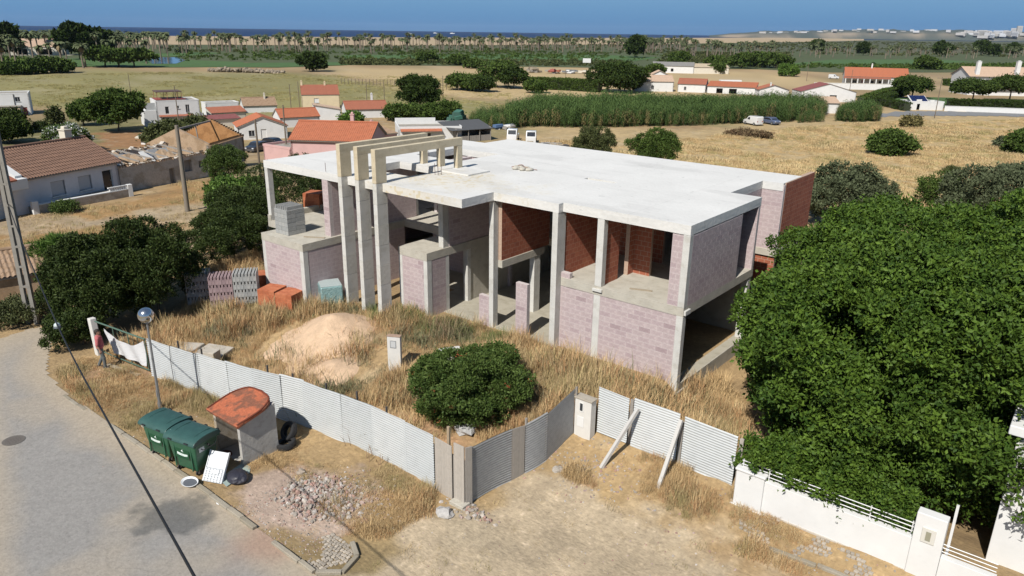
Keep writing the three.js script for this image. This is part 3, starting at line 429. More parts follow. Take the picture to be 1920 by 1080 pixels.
// a sheet whose ribs run level, from a to b on the ground, leaning by lean at the top
function ribSheet(a, b, h, { y0 = 0, y1 = 0, pitch = .084, amp = .017, lean = 0, bow = 0, t = .004, n = 8, rag = 0, cut = 0 } = {}) {
  const dx = b[0] - a[0], dz = b[1] - a[1], L = Math.hypot(dx, dz), ux = dx / L, uz = dz / L, nx = -uz, nz = ux, rows = Math.round(h / pitch * 4), P = [], I = [], UV = [];
  for (const side of [0, 1]) for (let j = 0; j <= rows; j++) for (let i = 0; i <= n; i++) {
    const u = i / n, v = j / rows, off = amp * Math.cos(j / 4 * 2 * Math.PI) + (side ? -t : 0) + lean * v + bow * Math.sin(u * Math.PI) * (1 - .5 * v), hh = h * v - cut * u * v;
    const gx = a[0] + dx * u, gz = a[1] + dz * u; P.push(gx + nx * off, mix(H(...a) + y0, H(...b) + y1, u) + hh + (j === rows ? rag * Math.sin(u * 9) : 0), gz + nz * off); UV.push(u * L, v * h);
  }
  const w = n + 1, S = w * (rows + 1); for (const s of [0, 1]) for (let j = 0; j < rows; j++) for (let i = 0; i < n; i++) { const q = s * S + j * w + i; s ? I.push(q, q + w, q + 1, q + 1, q + w, q + w + 1) : I.push(q, q + 1, q + w, q + 1, q + w + 1, q + w); }
  const g = new THREE.BufferGeometry(); g.setAttribute('position', new THREE.Float32BufferAttribute(P, 3)); g.setAttribute('uv', new THREE.Float32BufferAttribute(UV, 2)); g.setIndex(I); g.computeVertexNormals(); return g;
}
const local = (o, m) => { m.position.sub(o.position); return m; };
{ // long white hoarding along the lane
  const pts = [[-17.27,11.21],[-15.78,10.99],[-14.37,10.73],[-12.87,10.47],[-11.52,10.22],[-10.32,9.92],[-9.29,9.69],[-7.57,9.5],[-6.07,9.38],[-4.54,9.39],[-3.18,9.45]], hs = [1.62, 1.66, 1.7, 1.74, 1.78, 1.8, 1.82, 1.84, 1.86, 1.86, 1.85];
  const f = thing('corrugated_fence', 'long wavy run of white corrugated metal hoarding along the lane verge', 'fence', pts[0][0], H(...pts[0]), pts[0][1]);
  for (let i = 0; i < pts.length - 1; i++) { const [a, b] = [pts[i], pts[i + 1]], e = .06, c = [b[0] + (b[0] - a[0]) * e / 1, b[1] + (b[1] - a[1]) * e]; local(f, part('corrugated_sheet', ribSheet(a, i < 9 ? c : b, hs[i], { y0: .02 - .006 * i, bow: rr(-.03, .03), lean: rr(-.03, .03), rag: .008, t: .004 + .003 * (i % 2) }), M_zinc[i % 3], f)); }
  for (const [i, t] of [[0, .0], [1, .2], [2, .1], [4, .5], [5, .5], [6, .6], [7, .5], [8, .4]]) { const a = pts[i], b = pts[i + 1], x = mix(a[0], b[0], t) + .03, z = mix(a[1], b[1], t) - .10; local(f, part('post', bx(.05, hs[i] + rr(.14, .32), .05, x, H(x, z) - .05, z), M_steel, f)); }
  for (const [i, dz] of [[1, .06], [2, .06]]) { const p = pts[i]; local(f, part('tie_wire', tube([[p[0], H(...p) + .05, p[1] + dz], [p[0] + .03, H(...p) + .6, p[1] + dz + .02], [p[0] - .03, H(...p) + 1.1, p[1] + dz], [p[0], H(...p) + 1.68, p[1] + dz - .02]], .012, 24, 5), M_steel, f)); }
  const wb = [[-3.13,9.45],[-2.37,9.52]], wd = thing('board_panel', 'pale plywood board closing the end of the white hoarding', 'board', wb[0][0], H(...wb[0]), wb[0][1]);
  local(wd, part('board', beamPanel(wb[0], wb[1], 1.83, .025), M_board, wd));
  single('wooden_post', 'tall raw timber post rising above the hoarding corner', 'post', bx(.09, 2.35, .07, 0, 0, 0, .006), mat([.52, .40, .27], { map: T_wood, per: .4 }), undefined, (([x, z]) => [x, H(x, z) - .05, z])([-2.66,9.34]));
}
function beamPanel(a, b, h, t, y0 = 0) { const dx = b[0] - a[0], dz = b[1] - a[1], L = Math.hypot(dx, dz), g = bx(L, h, t, L / 2, 0, 0, .004); g.rotateY(-Math.atan2(dz, dx)); g.translate(a[0], H(...a) + y0, a[1]); return g; }
{ // greyer hoarding running back from the corner to the meter pillar
  const P = [[-1.86, 9.33], [-1.58, 7.72], [-1.42, 7.25], [-1.18, 6.46], [-1.14, 5.05]];
  const f = thing('corrugated_fence', 'shaded grey corrugated hoarding with timber boards between corner post and meter pillar', 'fence', P[0][0], H(...P[0]), P[0][1]);
  const put = (n, g, m) => local(f, part(n, g, m, f));
  put('corrugated_sheet', ribSheet(P[0], P[1], 1.83, { y0: .04, y1: -.02, bow: -.06 }), M_zincOld[0]); put('corrugated_sheet', ribSheet(P[2], P[3], 1.72, { y0: .0, bow: .03 }), M_zincOld[0]); put('corrugated_sheet', ribSheet(P[3], P[4], 1.66, { amp: .009, pitch: .07 }), M_zincOld[1]);
  put('board', beamPanel([-1.60, 7.74], [-1.44, 7.27], 1.78, .03), M_boardG); put('board', beamPanel([-2.30, 9.50], [-1.90, 9.50], 1.98, .04), M_board); put('board', beamPanel([-1.88, 9.47], [-1.80, 9.28], 1.95, .05), M_boardG); put('board', beamPanel([-2.42, 9.44], [-2.30, 9.45], 1.5, .03), M_boardG);
  for (const [x, z, h] of [[-1.44, 7.20, 2.0], [-1.22, 6.50, 1.72], [-1.12, 4.98, 1.78]]) put('post', bx(.06, h, .06, x, H(x, z) - .1, z), M_boardG);
  put('rail', beam([-1.95, .78, 9.3], [-1.66, .72, 7.75], .05, .07), M_boardG);
  put('footing', bx(.55, .16, .35, -2.05, -1.04, 9.55, .03), M_concB);
}
{ // sheets propped by braces, right of the pillar
  const f = thing('corrugated_fence', 'three bright corrugated sheets propped upright beside the white meter pillar', 'fence', 0, H(1, 4.7), 4.7);
  const put = (n, g, m) => local(f, part(n, g, m, f));
  put('corrugated_sheet', ribSheet([-.50, 4.62], [.62, 4.62], 1.62, { y0: .06, y1: .06, cut: .05 }), M_zinc[0]); put('corrugated_sheet', ribSheet([.78, 4.66], [2.34, 4.66], 1.74, { y0: -.03, lean: -.08, cut: .03 }), M_zinc[2]); put('corrugated_sheet', ribSheet([2.50, 4.62], [4.16, 4.64], 1.64, { y0: .02, lean: -.03, cut: .02 }), M_zinc[1]);
  for (const [x, h, m] of [[.70, 1.75, M_boardG], [2.42, 1.6, M_boardG], [4.27, 1.72, M_board]]) put('post', bx(.11, h, .07, x, H(x, 4.6) - .15, 4.56, .005), m);
  for (const [label, a, b] of [['long timber brace leaning on the middle corrugated sheet', [.49, H(.49, 5.92) + .02, 5.92], [.98, 1.28, 4.74]], ['timber brace leaning where the two wider corrugated sheets meet', [2.40, H(2.4, 5.8) + .02, 5.80], [2.44, 1.42, 4.74]]]) single('timber_brace', label, 'brace', [beam(a, b, .10, .035), beam([a[0] + .06, a[1], a[2]], [b[0] + .06, b[1], b[2]], .02, .10)], mat([.74, .72, .69], { map: T_wood, per: .4 }));
}
{ // white meter pillar with box and hatch
  const t = thing('meter_pillar', 'white masonry pillar with dark meter slot standing between two corrugated hoardings', 'pillar', -.80, H(-.8, 4.9), 4.9);
  part('pillar', [bx(.62, 1.42, .30, 0, -.1, 0, .015)], M_whiteOld, t); part('cap', bx(.68, .05, .36, 0, 1.32, 0, .01), mat([.56, .50, .42], { map: T_conc, per: .8 }), t);
  part('meter_window', bx(.10, .27, .012, -.06, .92, .153), mat([.05, .055, .06], { rough: .2 }), t); part('meter_frame', [bx(.16, .03, .02, -.06, 1.19, .156), bx(.16, .03, .02, -.06, .89, .156), bx(.03, .27, .02, -.13, .92, .156), bx(.03, .27, .02, .01, .92, .156)], M_white, t); part('hatch', bx(.26, .36, .015, -.08, .34, .157, .004), M_white, t);
}
{ const t = thing('meter_pillar', 'weathered white slab pillar with small grey hatch standing alone in the dry grass', 'pillar', -9.2, H(-9.2, 5.5), 5.5, .5);
  part('pillar', bx(.52, 1.72, .2, 0, -.2, 0, .012), M_whiteOld, t); part('hatch', bx(.2, .26, .014, -.02, 1.08, .104, .003), mat([.62, .63, .63], { rough: .5 }), t); part('hatch_frame', [bx(.24, .02, .018, -.02, 1.34, .104), bx(.24, .02, .018, -.02, 1.06, .104), bx(.02, .26, .018, -.13, 1.08, .104), bx(.02, .26, .018, .09, 1.08, .104)], M_galv, t); part('cap', bx(.55, .03, .23, 0, 1.52, 0, .008), mat([.55, .38, .28], { map: T_mottle, per: .4 }), t); }
{ // white garden wall with railing
  const t = thing('garden_wall', 'low bright white rendered wall with tubular railing and gate pillar under the big tree', 'wall', 4.4, -.3, 5.05), y = -.62, q = (n, g, m = M_white) => local(t, part(n, g, m, t));
  q('wall', bx(3.70, 1.30, .2, 7.06, y, 5.03, .01)); q('end_pillar', [bx(.80, 1.42, .34, 4.84, y, 5.03, .03), bx(.92, .34, .46, 4.84, y, 5.03, .02), bx(.86, .07, .40, 4.84, y + 1.40, 5.03, .02)]); q('gate_pillar', [bx(.66, 2.08, .30, 9.24, y, 5.03, .02)]); q('wall', bx(1.15, 1.06, .2, 10.15, y, 5.03, .01)); q('skirting', bx(6.3, .12, .24, 7.5, y + .24, 5.035, .01), mat([.62, .56, .48], { map: T_plaster, per: .8 }));
  q('meter_box', [bx(.30, .40, .03, 9.24, .72, 5.19, .008)], mat([.72, .70, .64], { rough: .6 })); q('meter_window', bx(.11, .24, .012, 9.24, .80, 5.215), mat([.34, .33, .25], { rough: .3 }));
  const rail = mat([.84, .845, .85], { rough: .35, metal: .1 }); for (const h of [.30, .19, .07]) q('rail', bar([4.52, .68 + h + .05, 5.03], [8.92, .68 + h + .05, 5.03], .014, .014, 8), rail); for (const x of [4.56, 5.3, 6.1, 7.0, 7.9, 8.86]) q('rail_post', bar([x, .62, 5.03], [x, 1.08, 5.03], .016, .016, 8), rail);
  for (const h of [.13, .24, .34]) q('rail', bar([9.56, .42 + h, 5.03], [10.7, .42 + h, 5.03], .013, .013, 8), rail); q('gate_post', bx(.06, 2.3, .06, 9.66, -.5, 4.85), rail);
  const h = thing('white_house', 'corner of a plain white rendered house behind the garden wall and tree', 'building', 13.6, -.9, .4), L = (n, g, m = M_white) => local(h, part(n, g, m, h));
  L('wall', bx(6.4, 4.4, 6.2, 13.6, -1.0, .4, .02)); L('roof', bx(6.8, .25, 6.6, 13.6, 3.4, .4, .03)); L('window', bx(1.2, 1.1, .06, 13.2, .4, 3.50), mat([.10, .12, .14], { rough: .15 })); L('sill', bx(1.4, .06, .2, 13.2, .32, 3.55)); 
  struct('garden_path', bx(4.5, .1, 1.4, 12.6, -.30, 4.25), mat([.52, .49, .44], { map: T_conc, per: 1.5 }));
}
// gate at the end of the hoarding
{ const t = thing('site_gate', 'green steel gate frame draped with torn white sheet beside a leaning white post', 'gate', -21.0, -1, 11.6), q = (n, g, m) => local(t, part(n, g, m, t)), gm = mat([.10, .17, .13], { rough: .5 });
  q('gate_post', (() => { const g = bx(.30, 1.75, .26, 0, -.15, 0, .03); g.rotateZ(.10); g.translate(-21.05, -1, 11.6); return g; })(), M_whiteOld);
  const y = (t, h) => -1 + h, P = (u, h) => [mix(-20.95, -17.35, u), -1 + h + .12 * u, mix(11.58, 11.22, u)];
  q('top_bar', bar(P(0, 1.5), P(1, 1.45), .035), gm); q('bottom_bar', bar(P(.08, .16), P(1, .10), .025), gm); for (const u of [.36, .66, .99]) q('upright', bar(P(u, .1), P(u, 1.48), .022), gm); for (const u of [.45, .55, .75, .85]) q('thin_bar', bar(P(u, .95), P(u, 1.48), .009, .009, 5), gm);
  const n = 26, m = 12, pos = [], uv = [], idx = []; // slack white sheet
  for (const s of [0, 1]) for (let j = 0; j <= m; j++) for (let i = 0; i <= n; i++) { const u = .22 + .77 * i / n, v = j / m, top = 1.36 - .42 * Math.sin(clamp((u - .22) / .77) * Math.PI) * .9 + .12 * Math.sin(u * 14) * .3, bot = u < .36 ? top - .42 - (u - .22) * .6 : mix(.42, .30, u), p = P(u, mix(bot, top, v)); const w = .05 * Math.sin(u * 22 + v * 3) * (1 - v * .5) + (s ? .008 : 0); pos.push(p[0], p[1], p[2] + .06 + w); uv.push(u * 3, v); }
  for (const s of [0, 1]) for (let j = 0; j < m; j++) for (let i = 0; i < n; i++) { const a = s * (n + 1) * (m + 1) + j * (n + 1) + i, b = a + 1, c = a + n + 1, d = c + 1; idx.push(a, b, c, b, d, c); }
  const g = new THREE.BufferGeometry(); g.setAttribute('position', new THREE.Float32BufferAttribute(pos, 3)); g.setAttribute('uv', new THREE.Float32BufferAttribute(uv, 2)); g.setIndex(idx); g.computeVertexNormals();
  q('sheet', g, new THREE.MeshStandardMaterial({ color: lin(.80, .80, .81), roughness: .6, side: THREE.DoubleSide, bumpMap: bumpMaps.fine, bumpScale: .03 }));
  single('wooden_board', 'rough board lying on the ground across the gateway', 'board', beam([-19.6, -.95, 11.9], [-17.6, -.95, 11.55], .16, .04), timber); }
{ // lamp post with mirrored globe
  const x = -14.2, z = 12.4, y = H(x, z), t = thing('street_lamp', 'slim grey lamp post carrying a mirrored silver globe', 'lamp post', x, y, z, 0);
  part('pole', (() => { const g = new THREE.LatheGeometry([[.075, 0], [.075, .35], [.055, .38], [.042, 1.8], [.034, 3.42], [.06, 3.44], [.06, 3.5]].map(p => new THREE.Vector2(...p)), 14); return g; })(), mat([.42, .43, .44], { rough: .45, metal: .5, map: T_mottle, per: .6 }), t);
  part('globe', new THREE.SphereGeometry(.27, 40, 28).translate(0, 3.74, 0), new THREE.MeshStandardMaterial({ color: lin(.78, .80, .84), roughness: .16, metalness: .95 }), t); part('collar', cyl(.09, .075, .06, 0, 3.46, 0, 14), M_galv, t); part('service_door', bx(.07, .25, .012, 0, .6, .055), M_galv, t); }
{ // waste bins
  const green = mat([.034, .145, .075], { rough: .42, map: T_mottle, per: 1.2 }), lidm = mat([.055, .14, .125], { rough: .45, map: T_mottle, per: 1.5 }), blk = mat([.02, .02, .022], { rough: .7 }), wht = mat([.80, .83, .82], { rough: .5 }), metal = M_galv;
  const cv = document.createElement('canvas'); cv.width = 512; cv.height = 256; const c2 = cv.getContext('2d'); c2.fillStyle = '#144a2c'; c2.fillRect(0, 0, 512, 256); c2.strokeStyle = c2.fillStyle = '#e6f0ec'; for (const [x, y, w, h, t] of [[236, 40, 60, 26, -.4], [262, 62, 70, 18, .25], [250, 20, 44, 16, -.9]]) { c2.save(); c2.translate(x, y); c2.rotate(t); c2.beginPath(); c2.ellipse(0, 0, w / 2, h / 2, 0, 0, 7); c2.fill(); c2.restore(); } // small bird-like mark over a worn band of unreadable lettering
  c2.beginPath(); c2.moveTo(60, 96); c2.bezierCurveTo(180, 130, 330, 128, 455, 110); c2.lineTo(450, 170); c2.bezierCurveTo(330, 196, 180, 190, 66, 168); c2.fill(); c2.fillStyle = '#3f7a63'; { const q = rng(9); for (let i = 0; i < 46; i++) c2.fillRect(80 + i * 8, 120 + 34 * q(), 2 + 4 * q(), 6 + 22 * q()); }
  const lt = new THREE.CanvasTexture(cv); lt.colorSpace = THREE.SRGBColorSpace; const logo = new THREE.MeshStandardMaterial({ map: lt, roughness: .45 });
  function bin(x, z, turn, label) {
    const t = thing('waste_bin', label, 'waste bin', x, H(x, z) + .03, z, turn, 'green wheeled waste bins by the kerb');
    const W = .60, D = .46, b = .78; // tapered tub
    const tub = (() => { const g = new RoundedBoxGeometry(1.2, 1, .92, 3, .06), p = g.attributes.position; for (let i = 0; i < p.count; i++) { const k = mix(b, 1, p.getY(i) + .5); p.setX(i, p.getX(i) * k); p.setZ(i, p.getZ(i) * k); } g.computeVertexNormals(); g.translate(0, .66, 0); return boxUV(toCreasedNormals(g, .6)); })();
    const body = part('body', tub, green, t); part('rim', [bx(1.30, .07, .06, 0, 1.12, .47, .02), bx(1.30, .07, .06, 0, 1.12, -.47, .02), bx(.06, .07, .94, .63, 1.12, 0, .02), bx(.06, .07, .94, -.63, 1.12, 0, .02)], green, body);
    for (const s of [-.36, .36]) { const r = bx(.05, .86, .04, s, .2, .43, .015); part('rib', r, green, body); }
    const d = part('logo', new THREE.PlaneGeometry(.58, .29).rotateX(-.10).translate(0, .74, .452), logo, body);
    part('notice', new THREE.PlaneGeometry(.2, .14).rotateY(Math.PI / 2).rotateZ(.1).translate(.585, .92, .2), wht, body);
    const lid = part('lid', (() => { const s = new THREE.Shape(); s.moveTo(-.52, 0); s.quadraticCurveTo(-.50, .10, -.40, .13); s.quadraticCurveTo(0, .21, .34, .14); s.quadraticCurveTo(.52, .10, .54, 0); s.lineTo(-.52, 0); const g = new THREE.ExtrudeGeometry(s, { depth: 1.30, bevelEnabled: true, bevelSize: .012, bevelThickness: .012, bevelSegments: 2, curveSegments: 10 }); g.translate(0, 0, -.65); g.rotateY(-Math.PI / 2); g.translate(0, 1.19, 0); return boxUV(g); })(), lidm, t);
    for (const s of [-.42, .42]) part('lid_groove', tube([[s, 1.265, .46], [s, 1.345, .3], [s, 1.375, 0], [s, 1.355, -.3], [s, 1.28, -.47]], .014, 20, 5), lidm, lid);
    for (const s of [-.5, .0, .5]) part('hinge', bx(.10, .09, .09, s, 1.18, -.53, .015), blk, lid); for (const s of [-.35, .35]) part('lid_handle', bx(.16, .03, .05, s, 1.22, .56, .01), blk, lid);
    for (const s of [-1, 1]) { part('trunnion', rz(new THREE.CylinderGeometry(.035, .035, .09, 12), Math.PI / 2).translate(s * .67, 1.02, 0), blk, t); part('side_handle', tube([[s * .63, .98, -.25], [s * .71, .97, -.25], [s * .71, .97, .25], [s * .63, .98, .25]], .015, 24, 6), blk, t); }
    for (const [sx, sz] of [[-1, 1], [1, 1], [-1, -1], [1, -1]]) { const w = part('wheel', rz(new THREE.CylinderGeometry(.09, .09, .05, 18), Math.PI / 2).translate(sx * .40, .09, sz * .28), blk, t); part('fork', [bx(.012, .14, .05, sx * .40 - .035, .06, sz * .28), bx(.012, .14, .05, sx * .40 + .035, .06, sz * .28), bx(.09, .03, .09, sx * .40, .18, sz * .28)], metal, w); }
    return t;
  }
  bin(-9.72, 13.50, .22, 'green wheeled waste bin beside the little rust topped hut'); bin(-11.12, 13.62, .17, 'green wheeled waste bin farther from the rust topped hut, by the lamp post');
}
{ // little masonry hut with rusty top
  const t = thing('utility_hut', 'small open masonry hut with a rounded rust red top beside the bins', 'hut', -9.4, -1, 11.9), q = (n, g, m) => local(t, part(n, g, m, t));
  const pl = mat([.74, .68, .60], { map: T_old, per: 1.1 }), gr = mat([.62, .60, .57], { map: T_conc, per: .9, bump: .008 });
  const wallS = (x, m) => { const s = new THREE.Shape([[0, 0], [1.30, 0], [1.30, 1.80], [0, 1.48]].map(p => new THREE.Vector2(...p))), g = new THREE.ExtrudeGeometry(s, { depth: .12, bevelEnabled: true, bevelSize: .008, bevelThickness: .008, bevelSegments: 1 }); g.rotateY(Math.PI / 2); g.translate(x, -1.05, 12.50); return boxUV(g); };
  q('side_wall', wallS(-8.80, gr), gr); q('side_wall', wallS(-10.20, pl), pl); q('back_wall', bx(1.36, 1.78, .12, -9.44, -1.05, 11.26, .008), pl); q('floor', bx(1.5, .09, 1.2, -9.44, -1.05, 11.9), gr);
  const s = new THREE.Shape(); s.moveTo(-.88, 0); s.lineTo(.88, 0); s.lineTo(.88, .95); s.bezierCurveTo(.86, 1.35, .5, 1.52, 0, 1.52); s.bezierCurveTo(-.5, 1.52, -.86, 1.35, -.88, .95); s.lineTo(-.88, 0);
  const rf = new THREE.ExtrudeGeometry(s, { depth: .07, bevelEnabled: true, bevelSize: .02, bevelThickness: .02, bevelSegments: 2, curveSegments: 12 }); rf.rotateX(-Math.PI / 2); rf.rotateX(.235); rf.translate(-9.44, .47, 12.62); 
  q('roof', boxUV(rf), mat([1.25, 1.15, 1.1], { map: T_rust, per: 1.6, rough: .85, bump: .01 }));
  for (const k of [0, 1]) q('roof_lip', (() => { const g = tube(k ? [[-.86, 0, .0], [-.86, 0, -.95], [-.6, 0, -1.38], [0, 0, -1.5]] : [[.86, 0, 0], [.86, 0, -.95], [.6, 0, -1.38], [0, 0, -1.5]], .035, 24, 6); g.rotateX(.235); g.translate(-9.44, .57, 12.62); return g; })(), mat([.62, .40, .33], { map: T_rust, per: .7 }));
  single('rusty_lid', 'buckled rusty metal lid lying inside the little hut', 'lid', cyl(.24, .22, .05, 0, 0, 0, 16), mat([.5, .46, .44], { map: T_rust, per: .5, rough: .6 }), undefined, [-9.7, -.95, 12.55]);
}
{ // dumped things by the bins
  const w = mat([.80, .82, .84], { rough: .4 }), wd = mat([.58, .61, .64], { rough: .5 }), y = -.99;
  const t = thing('dish_rack_drawer', 'white plastic appliance drawer and rack propped against the bin', 'appliance', -8.62, y, 13.62, .42);
  const tilt = g => g.rotateX(-.62);
  part('panel', tilt(bx(.62, .52, .06, 0, .42, 0, .02)), w, t); part('tray', tilt(bx(.66, .42, .10, 0, 0, .0, .02)), wd, t); for (let i = 0; i < 5; i++) part('rib', tilt(bx(.60, .018, .03, 0, .05 + i * .07, .06)), w, t); for (let i = 0; i < 6; i++) part('rib', tilt(bx(.018, .38, .03, -.27 + i * .108, .02, .062)), w, t); part('control_box', tilt(bx(.22, .12, .07, .08, .26, .06, .01)), w, t); for (const s of [-.33, .33]) part('edge', tilt(bx(.03, .96, .09, s, 0, .0, .01)), w, t);
  const b = thing('wash_basin', 'oval white plastic basin with grey bottom at the kerb', 'basin', -8.98, -.93, 14.12, .3); part('bowl', (() => { const g = new THREE.LatheGeometry([[0, .02], [.18, .02], [.22, .09], [.235, .095], [.24, .08], [.22, .075], [.18, 0], [0, 0]].map(p => new THREE.Vector2(...p)), 28); g.scale(1.25, 1, .85); g.rotateX(.25); return g; })(), w, b); part('bottom', (() => { const g = new THREE.CylinderGeometry(.19, .185, .012, 24); g.scale(1.25, 1, .85); g.translate(0, .035, 0); g.rotateX(.25); return g; })(), mat([.12, .13, .15], { rough: .35 }), b);
  const bag = new THREE.IcosahedronGeometry(.3, 4), p = bag.attributes.position; for (let i = 0; i < p.count; i++) { const v = V(p.getX(i), p.getY(i), p.getZ(i)), k = .8 + .45 * fbm(v.x * 6 + 5, v.y * 6 + v.z * 5, 3, 256, 220); p.setXYZ(i, v.x * k * 1.15, v.y * k * .62, v.z * k); } bag.computeVertexNormals(); single('rubbish_bag', 'black crumpled rubbish bag behind the white appliance drawer', 'bag', boxUV(bag), mat([.035, .035, .05], { rough: .45 }), undefined, [-8.12, -.86, 13.05]);
  const gl = sheet([[-8.6,13.42],[-8.84,12.44],[-8.43,12.41],[-8.14,12.64],[-8.1,13.18],[-8.03,13.49]], 0); gl.translate(0, .045, 0); const pp = gl.attributes.position; for (let i = 0; i < pp.count; i++) pp.setY(i, H(pp.getX(i), pp.getZ(i)) + .05); single('plastic_sheet', 'flattened pale green plastic sheet on the dirt beside the hut', 'plastic sheet', gl, mat([.50, .62, .58], { rough: .4, map: T_mottle, per: .5, side: THREE.DoubleSide }));
  const rub = mat([.022, .022, .024], { rough: .85, bump: .01, bumpPer: .1 }), tg = () => { const g = new THREE.LatheGeometry([[.20, -.09], [.30, -.11], [.335, -.07], [.335, .07], [.30, .11], [.20, .09], [.19, .05], [.27, .03], [.27, -.03], [.19, -.05], [.20, -.09]].map(p => new THREE.Vector2(...p)), 32); return g; };
  const t1 = single('tyre', 'old black tyre lying flat in the grass behind the hut', 'tyre', tg(), rub, undefined, [-8.62, -.86, 10.95]); t1.rotation.set(.1, 0, .12); const t2 = single('tyre', 'second black tyre leaning on the one lying behind the hut', 'tyre', tg(), rub, undefined, [-8.90, -.62, 10.62]); t2.rotation.set(.95, .3, .1);
  for (const [px, s, label] of [[[-7.45,14.06], .1, 'crumpled white litter scrap on the lane'], [[-13.46,13.25], .22, 'loose flat stone lying on the verge behind the bins']]) { const g = new THREE.IcosahedronGeometry(s, 1); g.scale(1.3, .3, .9); single(s > .2 ? 'flat_stone' : 'litter', label, s > .2 ? 'stone' : 'litter', boxUV(g), s > .2 ? M_concB : w, undefined, [px[0], H(...px) + .05, px[1]]); }
}
// rubble and stones
function rock(s, seed, flat = .7) { const g = new THREE.IcosahedronGeometry(s, 1), p = g.attributes.position, r = rng(seed), m = new Map(); for (let i = 0; i < p.count; i++) { const k = [p.getX(i), p.getY(i), p.getZ(i)].map(v => v.toFixed(3)).join(); if (!m.has(k)) m.set(k, .72 + .5 * r()); const q = m.get(k); p.setXYZ(i, p.getX(i) * q * 1.2, p.getY(i) * q * flat, p.getZ(i) * q); } g.computeVertexNormals(); return boxUV(g); }
{ const r = rng(77), geos = [1, 2, 3, 4].map(i => rock(1, i)), C = [[.58, .44, .39], [.60, .53, .46], [.52, .33, .27], [.45, .39, .32], [.68, .62, .57]];
  const scat = (name, label, cx, cz, sx, sz, n, s0, s1, gauss = true, pile = 0) => { const list = geos.map(() => []); for (let i = 0; i < n; i++) { const a = r() * 6.28, q = gauss ? Math.sqrt(r()) * Math.sqrt(r()) : Math.sqrt(r()), x = cx + Math.cos(a) * q * sx, z = cz + Math.sin(a) * q * sz, s = mix(s0, s1, r() ** 3); _o.position.set(x, H(x, z) + rough(x, z) + s * .25 + pile * (1 - q) * r(), z); _o.rotation.set(r() * 6, r() * 6, r() * 6); _o.scale.set(s, s, s); _o.updateMatrix(); const c = C[Math.floor(r() * C.length)], v = .7 + .5 * r(); list[Math.floor(r() * 4)].push({ m: _o.matrix.clone(), c: c.map(k => k * v) }); } const G = new THREE.Group(); G.name = numbered(name); G.userData = { kind: 'stuff', label, category: 'rubble' }; scene.add(G); list.forEach((l, i) => inst('stones', geos[i], M_rock, l, G)); };
  const M_rock = mat([1, 1, 1], { map: T_mottle, per: .25 });
  scat('rubble', 'pale pinkish broken brick and plaster rubble heap on the verge', -5.41,11.99, 1.7, 1.2, 2400, .008, .075, true, .13); scat('rubble', 'thin spread of stone chippings along the kerb by the lane', -5.2,13.46, 2.0, 1.5, 2600, .006, .032, false); scat('rubble', 'chips and pebbles scattered through the verge grass', -4.47,11.19, 2.2, 1.5, 900, .008, .05); scat('rubble', 'stones and chips at the foot of the propped hoarding', 0.15,6.15, 2.6, 1.6, 700, .007, .05); scat('rubble', 'chalky lumps at the foot of the corner post', -1.57,9.66, 1.2, .5, 160, .01, .08);
  scat('rubble', 'pebbles strewn over the dirt forecourt', 0.78,9.18, 6, 3.2, 900, .006, .03, false); scat('rubble', 'pebbles along the wall footway', 5.29,6.16, 4, 2, 500, .006, .04, false); scat('rubble', 'grit and pebbles on the lane edge', -14.21,13.4, 4, 2.5, 500, .006, .035, false);
  const boulder = (label, px, s, seed, c = [.66, .60, .53]) => single('boulder', label, 'stone', rock(s, seed), mat(c, { map: T_mottle, per: .4, bump: .02, bumpPer: .2 }), undefined, [px[0], H(...px) + s * .25, px[1]]);
  boulder('white chalky boulder in the dirt beside the corner post', [-2.07,10.18], .24, 5, [.78, .75, .72]); boulder('pale stone by the foot of the forecourt bank', [-0.6,6.63], .15, 6); boulder('flat pale stone beside the heap of rubble', [-6.99,11.54], .14, 7, [.6, .5, .4]); boulder('orange brown stone in the verge grass', [-3.51,11.88], .15, 8, [.5, .31, .2]); boulder('small whitish stone near the timber brace', [0.12,6.28], .12, 9); boulder('white stone block at the front of the flowering bush', [-4.41,6.68], .38, 10, [.78, .78, .78]);
}

// ---------- building materials, sand, people and poles on the lot ----------
const M_grey = [[.52, .53, .52], [.47, .48, .47], [.56, .56, .54]].map(c => mat(c, { map: T_mottle, per: .5, bump: .006, bumpPer: .2 })), M_mauve = [[.50, .36, .37], [.45, .32, .335]].map(c => mat(c, { map: T_mottle, per: .5, bump: .006, bumpPer: .2 }));
const M_clay = [[.68, .215, .095], [.62, .185, .08], [.72, .24, .11]].map(c => mat(c, { map: T_mottle, per: .8, bump: .004, bumpPer: .2 })), M_pal = mat([.44, .35, .25], { map: T_wood, per: .5 });
function pallet(t, w, d) { for (const x of [-.42, -.14, .14, .42]) part('pallet_board', bx(w * .2, .022, d, x * w, .10, 0), M_pal, t); for (const z of [-.4, 0, .4]) part('pallet_bearer', bx(w, .10, .09, 0, 0, z * d), M_pal, t); }
const uShape = (() => { const s = new THREE.Shape([[-.073, 0], [.073, 0], [.073, .37], [.028, .37], [.028, .23], [-.028, .23], [-.028, .37], [-.073, .37]].map(p => new THREE.Vector2(...p))), g = new THREE.ExtrudeGeometry(s, { depth: .49, bevelEnabled: false }); g.translate(0, 0, -.245); return boxUV(g); })();
function blockStack(x, z, turn, layers, mats, label, y) {
  const t = thing('block_stack', label, 'block stack', x, (y ?? H(x, z)) - .02, z, turn), r = rng(Math.floor(x * 50) + 900); if (y === undefined) pallet(t, 1.08, 1.02);
  for (let l = 0; l < layers; l++) for (let i = 0; i < 7; i++) for (const k of [-1, 1]) { const b = part('block', uShape, mats[Math.floor(r() * mats.length)], t); b.position.set((i - 3) * .152 + (r() - .5) * .008, .12 + l * .382, k * .25 + (r() - .5) * .012); }
  return t;
}
